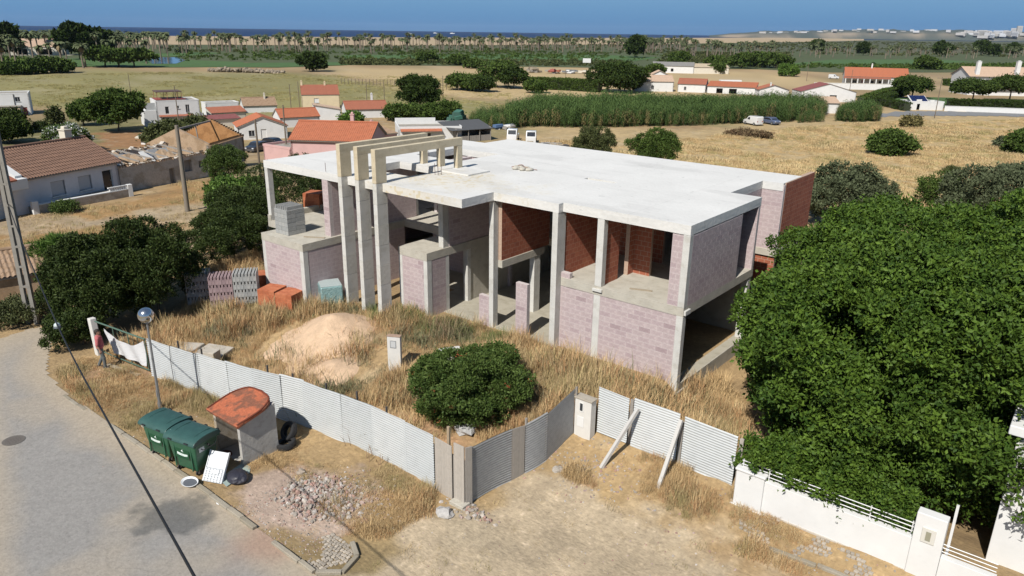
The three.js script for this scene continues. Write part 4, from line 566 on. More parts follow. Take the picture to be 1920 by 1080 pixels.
blockStack(-22.42,6.15, .95, 4, M_grey, 'grey hollow block stack beside the dark carob tree'); blockStack(-20.93,5.78, .92, 4, M_mauve, 'mauve hollow block stack between the two grey stacks'); blockStack(-20.03,5.04, .9, 4, M_grey, 'grey hollow block stack between the mauve stack and clay bricks');
{ const flat = new RoundedBoxGeometry(.49, .19, .24, 1, .008); boxUV(flat); const t = thing('block_stack', 'neat stack of grey solid blocks on the upper terrace', 'block stack', -19.05, 3.0, 3.0, .0), r = rng(61);
  for (let l = 0; l < 6; l++) for (let i = 0; i < 2; i++) for (let k = 0; k < 4; k++) { const b = part('block', flat, l % 2 ? M_grey[1] : M_grey[2 * Math.floor(r() * 2)], t); if (l % 2) b.position.set((i - .5) * .5, .1 + l * .2, (k - 1.5) * .25 + (r() - .5) * .01); else { b.rotation.y = Math.PI / 2; b.position.set((k - 1.5) * .25 + (r() - .5) * .01, .1 + l * .2, (i - .5) * .5); } } 
  for (let i = 0; i < 7; i++) part('block', bx(.06, .16, .9, (i - 3) * .14, 1.2, 0), M_grey[i % 3], t); }
const clayG = boxUV(new RoundedBoxGeometry(.305, .192, .198, 1, .006));
function brickPallet(x, z, turn, label, y, L = [3, 4, 5]) { const t = thing('brick_pallet', label, 'brick pallet', x, (y ?? H(x, z)) - .02, z, turn), r = rng(Math.floor(x * 70) + 800); if (y === undefined) pallet(t, .95, 1.0);
  for (let l = 0; l < L[1]; l++) for (let i = 0; i < L[0]; i++) for (let k = 0; k < L[2]; k++) { const b = part('brick', clayG, M_clay[Math.floor(r() * 3)], t); b.position.set((i - (L[0] - 1) / 2) * .309 + (r() - .5) * .006, .22 + l * .196, (k - (L[2] - 1) / 2) * .2); } return t; }
brickPallet(-18.65,4.57, .35, 'orange clay brick pallet nearer the mauve stack', undefined, [3, 4, 5]); brickPallet(-17.48,4.41, .3, 'orange clay brick pallet against the concrete corner post'); brickPallet(-20.75,4.02, -.3, 'orange clay brick pallet hidden behind the grey block stack'); brickPallet(-22.38,-0.93, .5, 'orange clay brick pallet on the upper terrace', 3.0);
{ const t = thing('wrapped_pallet', 'pallet wrapped in pale turquoise plastic film by the tall columns', 'pallet', -16.2,3.14, 0, 0); { const p = [-16.35,2.99]; t.position.set(p[0], H(...p) - .02, p[1]); } t.rotation.y = -.5; pallet(t, 1.1, 1.0);
  const g = new RoundedBoxGeometry(1.12, .95, 1.02, 10, .09), p = g.attributes.position; for (let i = 0; i < p.count; i++) { const x = p.getX(i), y = p.getY(i), z = p.getZ(i), k = 1 + .05 * (fbm(x * 5 + 9, y * 9 + z * 5, 4, 256, 230) - .5); p.setXYZ(i, x * k, y * (1 + .03 * Math.sin(x * 5 + z * 3)), z * k); } g.computeVertexNormals(); g.translate(0, .60, 0);
  part('film_wrap', boxUV(g), new THREE.MeshPhysicalMaterial({ color: lin(.34, .56, .56), roughness: .28, clearcoat: .5, clearcoatRoughness: .25, map: rep(T_mottle, 2), bumpMap: rep(T_bump, .8, 2.5), bumpScale: .03 }), t); part('top_sheet', (() => { const q = bx(1.06, .03, .96, 0, 1.06, 0, .012); return q; })(), mat([.62, .72, .72], { map: T_mottle, per: .4, rough: .4 }), t); }
{ // sand heap
  const c = [-13.12,5.79], P = [[-.7, -.9, 1.15, 1.5], [.1, -.1, .75, 1.1], [1.5, .9, .62, .95], [-1.6, .3, .42, 1.3], [.3, 1.1, .3, 1.2]], N = 90, S = 7.2, g = new THREE.PlaneGeometry(S, S, N, N); g.rotateX(-Math.PI / 2); const p = g.attributes.position, uv = [];
  for (let i = 0; i < p.count; i++) { const x = p.getX(i) * 1.12, z = p.getZ(i) * 1.12; let h = 0; for (const [a, b, k, s] of P) h = Math.max(h, k * Math.max(0, 1 - Math.hypot((x - a), (z - b)) / (s * 1.5))) + .12 * k * Math.exp(-((x - a) ** 2 + (z - b) ** 2) / (s * s)); h += .22 * (fbm(x * 1.6 + 4, z * 1.6 + 8, 5, 256, 240) - .45) * sm(0, .3, h); const wx = c[0] + x, wz = c[1] + z; p.setXYZ(i, wx, H(wx, wz) + h * .72 - .10, wz); uv.push(wx, wz); }
  g.setAttribute('uv', new THREE.Float32BufferAttribute(uv, 2)); g.computeVertexNormals(); single('sand_heap', 'heap of pale orange building sand in the middle of the lot', 'sand heap', g, mat([.98, .70, .47], { map: T_mottle, per: 2.2, rough: 1, bump: .03, bumpPer: .5 })); }
{ const t = thing('concrete_slab', 'cracked concrete tank cover half buried behind the hoarding', 'slab', ...(([x, z]) => [x, H(x, z), z])([-17.82,9.17]), .45), q = mat([.68, .62, .54], { map: T_conc, per: 1, bump: .01 });
  part('cover', rz(bx(1.5, .25, 1.1, -.55, .12, -.1, .05), .05), q, t); part('cover', rz(bx(1.25, .22, 1.15, .85, .10, -.25, .05), -.04), q, t); part('chamber', bx(.62, .75, .5, 1.35, -.05, .65, .03), q, t); part('slot', bx(.10, .3, .02, 1.42, .25, .905), M_steel, t); }
{ const t = thing('concrete_culvert', 'broken white concrete box with round hole lying behind the green bush', 'concrete box', ...(([x, z]) => [x, H(x, z), z])([-7.75,4.43]), -.5), s = new THREE.Shape(); s.moveTo(-.42, 0); s.lineTo(.42, 0); s.lineTo(.42, .5); s.quadraticCurveTo(.40, .68, .2, .70); s.lineTo(-.2, .70); s.quadraticCurveTo(-.4, .68, -.42, .5); const h = new THREE.Path(); h.absarc(-.2, .34, .13, 0, 6.3); s.holes.push(h); const h2 = new THREE.Path([[.0, .2], [.32, .2], [.32, .46], [.0, .46]].map(p => new THREE.Vector2(...p))); s.holes.push(h2); const g = new THREE.ExtrudeGeometry(s, { depth: .8, bevelEnabled: true, bevelSize: .02, bevelThickness: .02, bevelSegments: 1 }); g.translate(0, 0, -.8); part('shell', boxUV(g), mat([.84, .82, .79], { map: T_conc, per: .9 }), t); part('back', bx(.8, .6, .04, 0, .05, -.74), M_concB, t); }
// person in pink shirt, walking: joints joined into smooth skins
function skin(caps, res, mtl, name, parent) {
  const lo = V(9, 9, 9), hi = V(-9, -9, -9); for (const [a, b, ra, rb] of caps) for (const [p, r] of [[a, ra], [b, rb]]) { lo.min(V(p[0] - r, p[1] - r, p[2] - r)); hi.max(V(p[0] + r, p[1] + r, p[2] + r)); }
  const c = lo.clone().add(hi).multiplyScalar(.5), half = Math.max(hi.x - lo.x, hi.y - lo.y, hi.z - lo.z) / 2 * 1.12, mc = new MarchingCubes(res, mtl, false, false, 200000), hs = res / 2; mc.isolation = 0;
  for (let k = 0; k < res; k++) for (let j = 0; j < res; j++) for (let i = 0; i < res; i++) {
    const x = c.x + (i - hs) / hs * half, y = c.y + (j - hs) / hs * half, z = c.z + (k - hs) / hs * half; let d = 1e3;
    for (const [a, b, ra, rb, kk = .03] of caps) { const bx_ = b[0] - a[0], by = b[1] - a[1], bz = b[2] - a[2], px = x - a[0], py = y - a[1], pz = z - a[2], t = clamp((px * bx_ + py * by + pz * bz) / (bx_ * bx_ + by * by + bz * bz + 1e-9)), q = Math.hypot(px - bx_ * t, py - by * t, pz - bz * t) - mix(ra, rb, t); const h = clamp(.5 + .5 * (d - q) / kk); d = mix(d, q, h) - kk * h * (1 - h); }
    mc.field[i + j * res + k * res * res] = -d;
  }
  mc.update(); const n = mc.count, g = new THREE.BufferGeometry(), pos = new Float32Array(n * 3); for (let i = 0; i < n * 3; i += 3) { pos[i] = mc.positionArray[i] * half + c.x; pos[i + 1] = mc.positionArray[i + 1] * half + c.y; pos[i + 2] = mc.positionArray[i + 2] * half + c.z; }
  g.setAttribute('position', new THREE.BufferAttribute(pos, 3)); g.setAttribute('normal', new THREE.BufferAttribute(mc.normalArray.slice(0, n * 3), 3)); return part(name, boxUV(g), mtl, parent);
}
{ const p0 = [-19.47,12.12], t = thing('person', 'person in pink shirt and grey trousers walking past the white gate post', 'person', p0[0], H(...p0) + .01, p0[1], 2.55), sk = mat([.40, .22, .15], { rough: .6 });
  const hand = (w, e, s) => { const o = []; o.push([w, e, .032, .036, .01]); const d = V(...e).sub(V(...w)).normalize(), sd = V(1, 0, 0), f = V(0, 0, 1); [[-.028, .075], [-.009, .085], [.010, .08], [.028, .065]].forEach(([u, l]) => { const a = V(...e).addScaledVector(f, u), m = a.clone().addScaledVector(d, l * .55).addScaledVector(sd, -s * .012), b = m.clone().addScaledVector(d, l * .45).addScaledVector(sd, -s * .022); o.push([a.toArray(), m.toArray(), .010, .009, .004], [m.toArray(), b.toArray(), .009, .007, .004]); }); const th = V(...w).lerp(V(...e), .35).addScaledVector(f, .036), tt = th.clone().addScaledVector(d, .05).addScaledVector(f, .03); o.push([th.toArray(), tt.toArray(), .013, .010, .008]); return o; };
  const hL = [-.30, .80, .06], hR = [.30, .82, -.10];
  skin([[[0, 1.38, 0], [0, 1.46, .01], .055, .052], [[0, 1.52, .02], [0, 1.60, .01], .082, .088], [[0, 1.50, .05], [0, 1.535, .06], .05, .055], [[0, 1.535, .105], [0, 1.555, .09], .016, .012, .012], [[-.085, 1.55, 0], [-.085, 1.57, 0], .018, .018, .01], [[.085, 1.55, 0], [.085, 1.57, 0], .018, .018, .01], [[0, 1.36, 0], [0, 1.05, 0], .10, .10], [[-.19, 1.33, 0], [-.25, 1.08, -.03], .046, .040], [[-.25, 1.08, -.03], [-.285, .88, .05], .038, .028], [[.19, 1.33, 0], [.25, 1.09, -.04], .046, .040], [[.25, 1.09, -.04], [.29, .89, -.07], .038, .028], ...hand([-.285, .88, .05], hL, -1), ...hand([.29, .89, -.07], hR, 1), [[-.09, .9, 0], [-.10, .48, .10], .06, .045], [[-.10, .48, .10], [-.10, .10, .10], .045, .038], [[.09, .9, 0], [.10, .48, .02], .06, .045], [[.10, .48, .02], [.10, .12, -.16], .045, .038]], 150, sk, 'body', t);
  skin([[[-.13, 1.36, -.01], [.13, 1.36, -.01], .085, .085, .05], [[0, 1.32, 0], [0, 1.02, .01], .135, .15, .06], [[-.07, .96, .01], [.07, .96, .01], .125, .125, .05], [[-.18, 1.34, 0], [-.245, 1.11, -.03], .068, .062], [[.18, 1.34, 0], [.245, 1.11, -.04], .068, .062]], 84, mat([.72, .20, .21], { rough: .9, map: T_mottle, per: .3, bump: .01, bumpPer: .12 }), 'shirt', t);
  skin([[[-.06, .92, 0], [.06, .92, 0], .115, .115, .05], [[-.09, .88, .0], [-.10, .48, .10], .088, .066, .04], [[-.10, .48, .10], [-.10, .10, .10], .066, .056], [[.09, .88, 0], [.10, .48, .02], .088, .066, .04], [[.10, .48, .02], [.10, .12, -.16], .066, .056]], 84, mat([.17, .19, .19], { rough: .95, map: T_mottle, per: .3 }), 'trousers', t);
  skin([[[-.10, .045, .06], [-.10, .04, .22], .046, .038, .02], [[-.10, .06, .06], [-.10, .10, .08], .046, .05, .02]], 40, mat([.05, .05, .06], { rough: .7 }), 'shoe', t); skin([[[.10, .075, -.19], [.10, .035, -.05], .044, .036, .02], [[.10, .08, -.18], [.10, .13, -.165], .046, .048, .02]], 40, mat([.05, .05, .06], { rough: .7 }), 'shoe', t);
  skin([[[0, 1.60, -.01], [0, 1.625, .01], .094, .086], [[0, 1.54, -.04], [0, 1.60, -.03], .075, .085]], 48, mat([.03, .022, .018], { rough: .8 }), 'hair', t); }
// black overhead cable from the lattice pole, carrying a little lantern
{ const a = [-26.81, 12.1], e = [3.45, 19.93], L = Math.hypot(e[0] - a[0], e[1] - a[1]), at = (s, y) => [a[0] + (e[0] - a[0]) * s / L, y, a[1] + (e[1] - a[1]) * s / L];
  single('black_cable', 'black overhead cable sagging across the lane from the ladder-frame pole', 'cable', tube([at(0, 4.75), at(5, 4.38), at(10.3, 4.33), at(16.2, 4.38), at(20, 4.66), at(24.7, 5.27), at(28.6, 5.8), at(31.3, 6.16), at(37.5, 6.95)], .019, 90, 8), mat([.012, .012, .013], { rough: .6 }));
  const p = at(16.2, 4.25), t = thing('hanging_lantern', 'small domed lantern hanging from the black overhead cable', 'lantern', ...p); part('dome', new THREE.SphereGeometry(.085, 20, 12, 0, 6.3, 0, 1.7).translate(0, .06, 0), mat([.55, .63, .64], { rough: .3 }), t); part('shade', cyl(.10, .08, .06, 0, .0, 0, 16), mat([.10, .12, .14], { rough: .5 }), t); part('hook', bar([0, .12, 0], [0, .17, 0], .008), M_steel, t);
  const q = at(37.6, 0), g = H(q[0], q[2]), o = thing('cable_pole', 'tarred wooden pole that carries the black cable', 'pole', q[0], g, q[2]); part('shaft', cyl(.12, .09, 7.1 - g, 0, 0, 0, 12), mat([.16, .12, .09], { map: T_wood, per: .7 }), o); part('hook', bar([0, 6.95 - g, 0], [-.12, 6.95 - g, 0], .012), M_steel, o); }
// utility poles
const M_poleC = mat([.30, .285, .26], { map: T_conc, per: .8 }), M_poleW = mat([.24, .19, .14], { map: T_wood, per: .8 });
function latticePole(x, z, top, lean, label) { const y = H(x, z), t = thing('utility_pole', label, 'utility pole', x, y - .1, z, .5); const w0 = .42, w1 = .20; for (const s of [-1, 1]) part('flange', (() => { const a = [s * w0 / 2, 0, 0], b = [s * w1 / 2 + lean, top, 0]; return beam(a, b, .13, .20); })(), M_poleC, t); for (let i = 1; i < top / .95; i++) { const v = i * .95 / top; part('rung', bx(mix(w0, w1, v), .09, .14, lean * v, v * top, 0), M_poleC, t); } return t; }
latticePole(-26.81,12.1, 9.2, .1, 'concrete ladder-frame utility pole beside the old tiled shed');
function woodPole(x, z, h, label, { r = .13, arm = 0, lean = 0, m = M_poleW, group } = {}) { const y = H(x, z), t = thing('utility_pole', label, 'utility pole', x, y - .1, z, 0, group); part('shaft', bar([0, 0, 0], [lean, h, 0], r, r * .72, 9), m, t); if (arm) { part('crossarm', bx(arm, .1, .1, lean, h - .35, 0), m, t); for (const s of [-.45, 0, .45]) part('insulator', cyl(.04, .03, .14, lean + s * arm, h - .25, 0, 8), M_galv, t); } else part('bracket', bx(.3, .05, .05, lean + .1, h - .3, 0), M_steel, t); return t; }
woodPole(-38.69,-2.09, 6.04, 'grey timber utility pole in the dirt yard before the ruined cottage', { r: .17, m: mat([.30, .26, .21], { map: T_wood, per: .7 }) });

// ---------- houses beyond the lot ----------
const PL = { white: mat([.84, .84, .83], { map: T_plaster, per: 4 }), old: mat([.80, .76, .72], { map: T_old, per: 3.5 }), lav: mat([.80, .78, .80], { map: T_plaster, per: 3 }), pink: mat([.74, .47, .45], { map: T_plaster, per: 4 }), yellow: mat([.82, .68, .46], { map: T_plaster, per: 4 }), tan: mat([.66, .50, .36], { map: T_old, per: 3 }), orange: mat([.62, .33, .14], { map: T_old, per: 2.5 }), grey: mat([.50, .49, .47], { map: T_old, per: 3 }), cream: mat([.80, .74, .62], { map: T_plaster, per: 4 }) };
const RF = { orange: mat([.60, .20, .10], { map: T_mottle, per: 2 }), red: mat([.48, .17, .10], { map: T_mottle, per: 2 }), brown: mat([.28, .16, .11], { map: T_mottle, per: 1.3 }), pale: mat([.72, .52, .38], { map: T_mottle, per: 2 }), maroon: mat([.30, .10, .10], { map: T_mottle, per: 2 }), old: mat([.50, .36, .26], { map: T_old, per: 1.5 }) };
const M_glass = mat([.03, .035, .045], { rough: .12 }), M_frame = mat([.80, .80, .79], { rough: .5 }), M_shut = mat([.56, .55, .56], { rough: .7 }), M_tyre = mat([.02, .02, .022], { rough: .85 }), M_red = mat([.34, .09, .07], { rough: .7 });
function tileSheet(w, L, { period = .23, amp = .035, row = .4 } = {}) { // barrel tiles in stepped courses; x across, z down the slope
  const nx = Math.max(4, Math.round(w / period) * 4), rows = Math.max(1, Math.round(L / row)), P = [], I = [], UV = [];
  for (let j = 0; j < rows; j++) for (const e of [0, 1]) for (let i = 0; i <= nx; i++) { const c = Math.cos(i / 4 * 2 * Math.PI + .6); P.push(i / nx * w, amp * c + (e ? .035 : .0) + .02 * Math.sin(i * 1.7 + j * 2.3) * .4, (j + e) / rows * L); UV.push(i / nx * w, (j + e) / rows * L); }
  const k = nx + 1; for (let j = 0; j < rows * 2 - 1; j++) for (let i = 0; i < nx; i++) { const a = j * k + i; I.push(a, a + k, a + 1, a + 1, a + k, a + k + 1); }
  const g = new THREE.BufferGeometry(); g.setAttribute('position', new THREE.Float32BufferAttribute(P, 3)); g.setAttribute('uv', new THREE.Float32BufferAttribute(UV, 2)); g.setIndex(I); g.computeVertexNormals(); return g.toNonIndexed();
}
function slope(name, t, w, x0, yTop, zTop, yBot, zBot, m, thick = .1) { // tiled plane from ridge line to eave line, local axes
  const L = Math.hypot(yTop - yBot, zTop - zBot), a = Math.atan2(yTop - yBot, zBot - zTop), s = Math.sign(zBot - zTop), g = tileSheet(w, L), b = bx(w, thick, L, w / 2, -thick - .03, L / 2);
  const both = [g, b].map(q => s < 0 ? q.rotateY(Math.PI).translate(w, 0, 0).rotateX(-Math.atan2(yTop - yBot, zTop - zBot)) : q.rotateX(a));
  both.forEach(q => q.translate(x0, yTop, zTop)); const o = part(name, both[0], m, t); part('roof_boards', both[1], M_boardG, o); return o;
}
function wallPlate(w, hL, hR, peak, openings, th = .2) { // wall in the x-y plane with real openings, front face at z = 0
  const pts = [[0, 0], [w, 0], [w, hR]]; if (peak) pts.push(peak); pts.push([0, hL]); const s = new THREE.Shape(pts.map(p => new THREE.Vector2(...p))); for (const [x, y, ww, hh] of openings) s.holes.push(new THREE.Path([[x, y], [x + ww, y], [x + ww, y + hh], [x, y + hh]].map(p => new THREE.Vector2(...p))));
  const g = new THREE.ExtrudeGeometry(s, { depth: th, bevelEnabled: false }); g.translate(0, 0, -th); return boxUV(g);
}
function opening(t, [x, y, w, h, kind = 'window'], m4) { // window, door, shutter or void set back in its hole
  const add = (n, g, m, p) => part(n, g.applyMatrix4(m4), m, p);
  if (kind === 'open') return add('lintel', bx(w + .2, .12, .24, x + w / 2, y + h, -.10), M_frame, t); // open to the room behind
  const door = kind === 'door', o = add(door ? 'door' : 'window', bx(w, h, .03, x + w / 2, y, -.13), kind === 'shutter' ? M_shut : door && R() < .5 ? M_red : kind === 'blank' ? M_frame : M_glass, t), f = .05;
  for (const q of [bx(w, f, .06, x + w / 2, y + h - f, -.10), bx(f, h, .06, x + f / 2, y, -.102), bx(f, h, .06, x + w - f / 2, y, -.102)]) add('frame', q, kind === 'shutter' ? M_galv : M_frame, o); if (!door) { add('sill', bx(w + .1, .06, .3, x + w / 2, y - .06, -.05), M_frame, o); if (kind === 'window') add('glazing_bar', bx(.04, h, .05, x + w / 2, y, -.10), M_frame, o); } else if (kind === 'door') add('handle', bx(.05, .12, .05, x + w * .85, y + h * .48, -.09), M_galv, o);
}
function cottage({ name = 'house', label, category = 'building', group, a, b, d, h, rise = 1.4, kind = 'gable', wall = PL.white, roof = RF.orange, front = [], side = [], back = 0, over = .25, base = 0, chimneys = [], hb, parapet = .3, y }) {
  const w = Math.hypot(b[0] - a[0], b[1] - a[1]), t = thing(name, label, category, a[0], y ?? Math.min(H(...a), H(...b)) - .1, a[1], Math.atan2(-(b[1] - a[1]), b[0] - a[0]), group);
  const I = new THREE.Matrix4(), S = new THREE.Matrix4().makeRotationY(Math.PI / 2).setPosition(w, 0, 0), mk = (g, m4) => g.applyMatrix4(m4); // right side wall seen along +x
  const L = new THREE.Matrix4().makeRotationY(-Math.PI / 2).setPosition(0, 0, -d), Bk = new THREE.Matrix4().makeRotationY(Math.PI).setPosition(w, 0, -d), hR = hb ?? h;
  const peakF = kind === 'gableN' ? [w / 2, h + rise] : kind === 'lean' ? null : null, fl = kind === 'leanx' ? h + rise : h;
  part('wall', wallPlate(w, fl, h, peakF, front), wall, t); front.forEach(o => opening(t, o, I)); side.forEach(o => opening(t, o, S));
  const sp = kind === 'gable' ? [d / 2, h + rise] : null, rear = kind === 'mono' ? h + rise : h;
  part('wall', mk(wallPlate(d, h, rear, sp, side), S), wall, t); part('wall', mk(wallPlate(d, kind === 'mono' ? rear : fl, fl, sp, []), L), wall, t); part('wall', mk(wallPlate(w, rear, kind === 'leanx' ? fl : rear, peakF, []), Bk), wall, t);
  const ov = over, k = rise / (d / 2);
  if (kind === 'gable') { slope('roof', t, w + 2 * ov * .6, -ov * .6, h + rise + .12, -d / 2, h - k * ov + .12, ov, roof); slope('roof', t, w + 2 * ov * .6, -ov * .6, h + rise + .12, -d / 2, h - k * ov + .12, -d - ov, roof); part('ridge', bar([-ov * .6, h + rise + .14, -d / 2], [w + ov * .6, h + rise + .14, -d / 2], .11, .11, 8), roof, t); }
  if (kind === 'mono') slope('roof', t, w + ov, -ov / 2, rear + .12, -d - ov * .3, h - rise / d * ov + .12, ov, roof);
  if (kind === 'gableN') { const kk = rise / (w / 2), g = new THREE.Group(); for (const s of [0, 1]) { const q = new THREE.Group(); q.name = 'roof_side'; t.add(q); q.rotation.y = s ? -Math.PI / 2 : Math.PI / 2; q.position.set(w / 2, 0, s ? -d - ov : ov); slope('roof', q, d + 2 * ov, 0, h + rise + .12, 0, h - kk * ov + .12, w / 2 + ov, roof); if (s) q.position.z = -d - ov; } }
  if (kind === 'leanx') { const q = new THREE.Group(); q.name = 'roof_side'; t.add(q); q.rotation.y = Math.PI / 2; q.position.set(0, 0, ov * .4); slope('roof', q, d + ov * .8, 0, h + rise + .12, -ov * .3, h + .05, w + ov * .5, roof); }
  if (kind === 'flat') { part('roof', bx(w - .1, .12, d - .1, w / 2, h - .12, -d / 2), PL.grey, t); part('parapet', [bx(w + .06, parapet, .2, w / 2, h, -.08), bx(w + .06, parapet, .2, w / 2, h, -d + .08), bx(.2, parapet, d - .36, .08, h, -d / 2), bx(.2, parapet, d - .36, w - .08, h, -d / 2)], wall, t); }
  for (const [x, z, y0, hh, s = .5, m = wall] of chimneys) { const c = part('chimney', bx(s, hh, s, x, y0, z, .02), m, t); part('chimney_cap', [bx(s + .12, .08, s + .12, x, y0 + hh, z, .02), bx(s * .6, .22, s * .6, x, y0 + hh + .08, z, .05)], m, c); }
  return t;
}
// old white cottage with brown tiles and its stone terrace
const h1 = cottage({ name: 'cottage', label: 'old white cottage with long brown tiled roof, shuttered windows and stone terrace', a: [-46.62,6.26], b: [-49.58,-2.49], d: 6.2, h: 2.62, rise: 1.55, wall: PL.lav, roof: RF.brown, over: .32, front: [[3.35, .95, 1.15, 1.05, 'shutter'], [5.6, .95, 1.15, 1.05, 'shutter'], [7.75, .35, .9, 1.75, 'door']], chimneys: [[8.0, -3.4, 4.0, .95, .62, PL.cream]] });
{ const s = new THREE.Shape([[-.5, 2.2], [-.5, 2.95], [3.1, 4.75], [3.1, 3.0], [.1, 2.2]].map(p => new THREE.Vector2(...p))), g = new THREE.ExtrudeGeometry(s, { depth: .5, bevelEnabled: false }); g.rotateY(Math.PI / 2); g.translate(.5, 0, 0); part('gable_parapet', boxUV(g), PL.white, h1); part('eave_block', bx(1.4, .7, .9, .3, 2.1, .55, .03), PL.white, h1); part('eave_tiles', rx(bx(1.2, .1, 1.2, -.4, 0, 0), .3).translate(0, 2.9, .5), RF.red, h1); }
{ const a = [-46.37,4.77], b = [-47.3,-2.15], y = H(...a), t = thing('terrace_wall', 'low stone terrace wall with white balusters before the old cottage', 'wall', a[0], y, a[1]), q = (n, g, m) => local(t, part(n, g, m, t));
  q('wall', beamPanel(a, b, .62, .22, -.05), PL.old); q('coping', (() => { const g = beamPanel(a, b, .08, .3, .57); return g; })(), PL.white); const P = (u, h) => [mix(a[0], b[0], u), y + h, mix(a[1], b[1], u)];
  for (let i = 0; i < 9; i++) q('baluster', cyl(.07, .07, .2, ...P(.78 + i * .025, .66), 8), PL.white); q('rail', beam(P(.76, .90), P(1, .90), .16, .08), PL.white); q('end_pillar', bx(.4, .95, .4, a[0], y - .05, a[1], .02), PL.white); q('end_pillar', bx(.35, 1.0, .35, b[0], y - .05, b[1], .02), PL.white); q('terrace_floor', (() => { const g = beamPanel(a, b, .5, 1.7, -.05); g.translate(-.95, 0, .2); return g; })(), PL.grey); }
{ const a = [-45.3,8.54], b = [-47.48,5.59]; cottage({ name: 'white_wing', label: 'white gabled wing with red tile edge standing forward of the old cottage', a, b, d: 3.4, h: 2.1, rise: .85, kind: 'gableN', wall: PL.white, roof: RF.red, over: .15, front: [[1.2, .9, .7, .5]] }); }
// roofless row joined to the cottage
{ const a = [-49.82,-2.64], b = [-51.77,-11.46], w = Math.hypot(b[0] - a[0], b[1] - a[1]), t = thing('ruined_cottage', 'ruined roofless cottage with crumbling walls and fallen grey sheets', 'ruin', a[0], H(...a) - .1, a[1], Math.atan2(-(b[1] - a[1]), b[0] - a[0])), r = rng(44), d = 5.2;
  const crumble = (w, h, rag) => { const s = new THREE.Shape(); s.moveTo(0, 0); s.lineTo(w, 0); for (let x = w; x > 0; x -= .35) s.lineTo(x, h + (r() - .6) * rag); s.lineTo(0, h); return s; };
  const f = crumble(w, 2.15, .25); for (const [x, y, ww, hh] of [[4.6, 0, .55, 1.3], [6.2, .75, .8, 1.0], [w - 1.3, .9, .35, .6]]) f.holes.push(new THREE.Path([[x, y + .01], [x + ww, y + .01], [x + ww, y + hh], [x, y + hh]].map(p => new THREE.Vector2(...p))));
  const ex = (s, m4) => boxUV(new THREE.ExtrudeGeometry(s, { depth: .45, bevelEnabled: false }).translate(0, 0, -.45)).applyMatrix4(m4), I = new THREE.Matrix4();
  part('front_wall', ex(f, I), PL.old, t); part('back_wall', ex(crumble(w, 2.5, .5), new THREE.Matrix4().setPosition(0, 0, -d)), PL.old, t); for (const x of [.2, w * .38, w * .72, w - .25]) part('cross_wall', ex(crumble(d - .5, 2.3, .7), new THREE.Matrix4().makeRotationY(Math.PI / 2).setPosition(x, 0, -.45)), PL.tan, t);
  for (const [x, y, ww, hh] of [[4.6, 0, .55, 1.3], [6.2, .75, .8, 1.0], [w - 1.3, .9, .35, .6]]) part('boarded_opening', bx(ww, hh, .05, x + ww / 2, y, -.3), M_boardG, t);
  for (let i = 0; i < 7; i++) { const g = bx(.9, .04, 2.4, 0, 0, 0); g.rotateX(.5 + r() * .3); g.rotateY((r() - .5) * .5); g.translate(w * (.08 + .115 * i), 1.45 + r() * .3, -2.2 - r() * 1.4); part('roof_sheet', g, i % 3 === 1 ? PL.white : M_zincOld[i % 2], t); } for (let i = 0; i < 6; i++) part('rafter', beam([w * (.1 + .15 * i), 2.2, -.4], [w * (.1 + .15 * i) + (r() - .5), 2.6, -d + .3], .09, .11), M_boardG, t); 
  for (const z of [-.22, -d - .2]) { const tiles = []; for (let x = .1; x < w; x += .24) if (r() < .85) { const g = new THREE.CylinderGeometry(.09, .11, .42, 7, 1, false, 0, Math.PI); g.rotateX(Math.PI / 2); g.rotateY((r() - .5) * .5); g.translate(x, (z > -1 ? 2.1 : 2.42) + (r() - .5) * .1, z + .1); tiles.push(g); } const o = part('eave_tiles', tiles, RF.old, t); o.userData.kind = 'stuff'; } }
{ // roofless barn
  const c = [-56,-13.97], e = [-59.92,-19.92], w = Math.hypot(e[0] - c[0], e[1] - c[1]), t = thing('roofless_barn', 'tan roofless barn with gable ends and orange plaster inside', 'ruin', c[0], H(...c) - .1, c[1], Math.atan2(-(e[1] - c[1]), e[0] - c[0])), d = 6.4, S = x => new THREE.Matrix4().makeRotationY(Math.PI / 2).setPosition(x, 0, 0);
  part('wall', wallPlate(w, 2.6, 2.6, null, [], .4), PL.grey, t); part('gable_wall', wallPlate(d, 2.6, 2.6, [d / 2, 4.1], [], .4).applyMatrix4(new THREE.Matrix4().makeRotationY(-Math.PI / 2).setPosition(0, 0, -d)), PL.tan, t); part('gable_wall', wallPlate(d, 2.6, 2.6, [d / 2, 4.2], [], .4).applyMatrix4(S(w)), PL.orange, t); part('wall', wallPlate(w, 2.6, 2.6, null, [], .4).translate(0, 0, -d + .4), PL.orange, t);
  part('ridge_beam', beam([.2, 4.0, -d / 2], [w - .2, 4.05, -d / 2], .12, .16), M_boardG, t); part('king_post', bar([w / 2, .5, -d / 2 + .3], [w / 2 + .1, 4.0, -d / 2], .06), M_boardG, t); const tl = []; for (let x = 0; x < w; x += .24) { const g = new THREE.CylinderGeometry(.09, .11, .5, 7, 1, false, 0, Math.PI); g.rotateX(Math.PI / 2); g.translate(x, 2.62, -.15); tl.push(g); } for (let z = 0; z < d / 2; z += .24) for (const s of [0, 1]) { const g = new THREE.CylinderGeometry(.09, .11, .5, 7, 1, false, 0, Math.PI); g.rotateX(Math.PI / 2); g.rotateY(Math.PI / 2); g.translate(w - .1, 2.65 + z / (d / 2) * 1.5, s ? -d + z : -z); tl.push(g); } const o = part('eave_tiles', tl, RF.old, t); o.userData.kind = 'stuff'; }
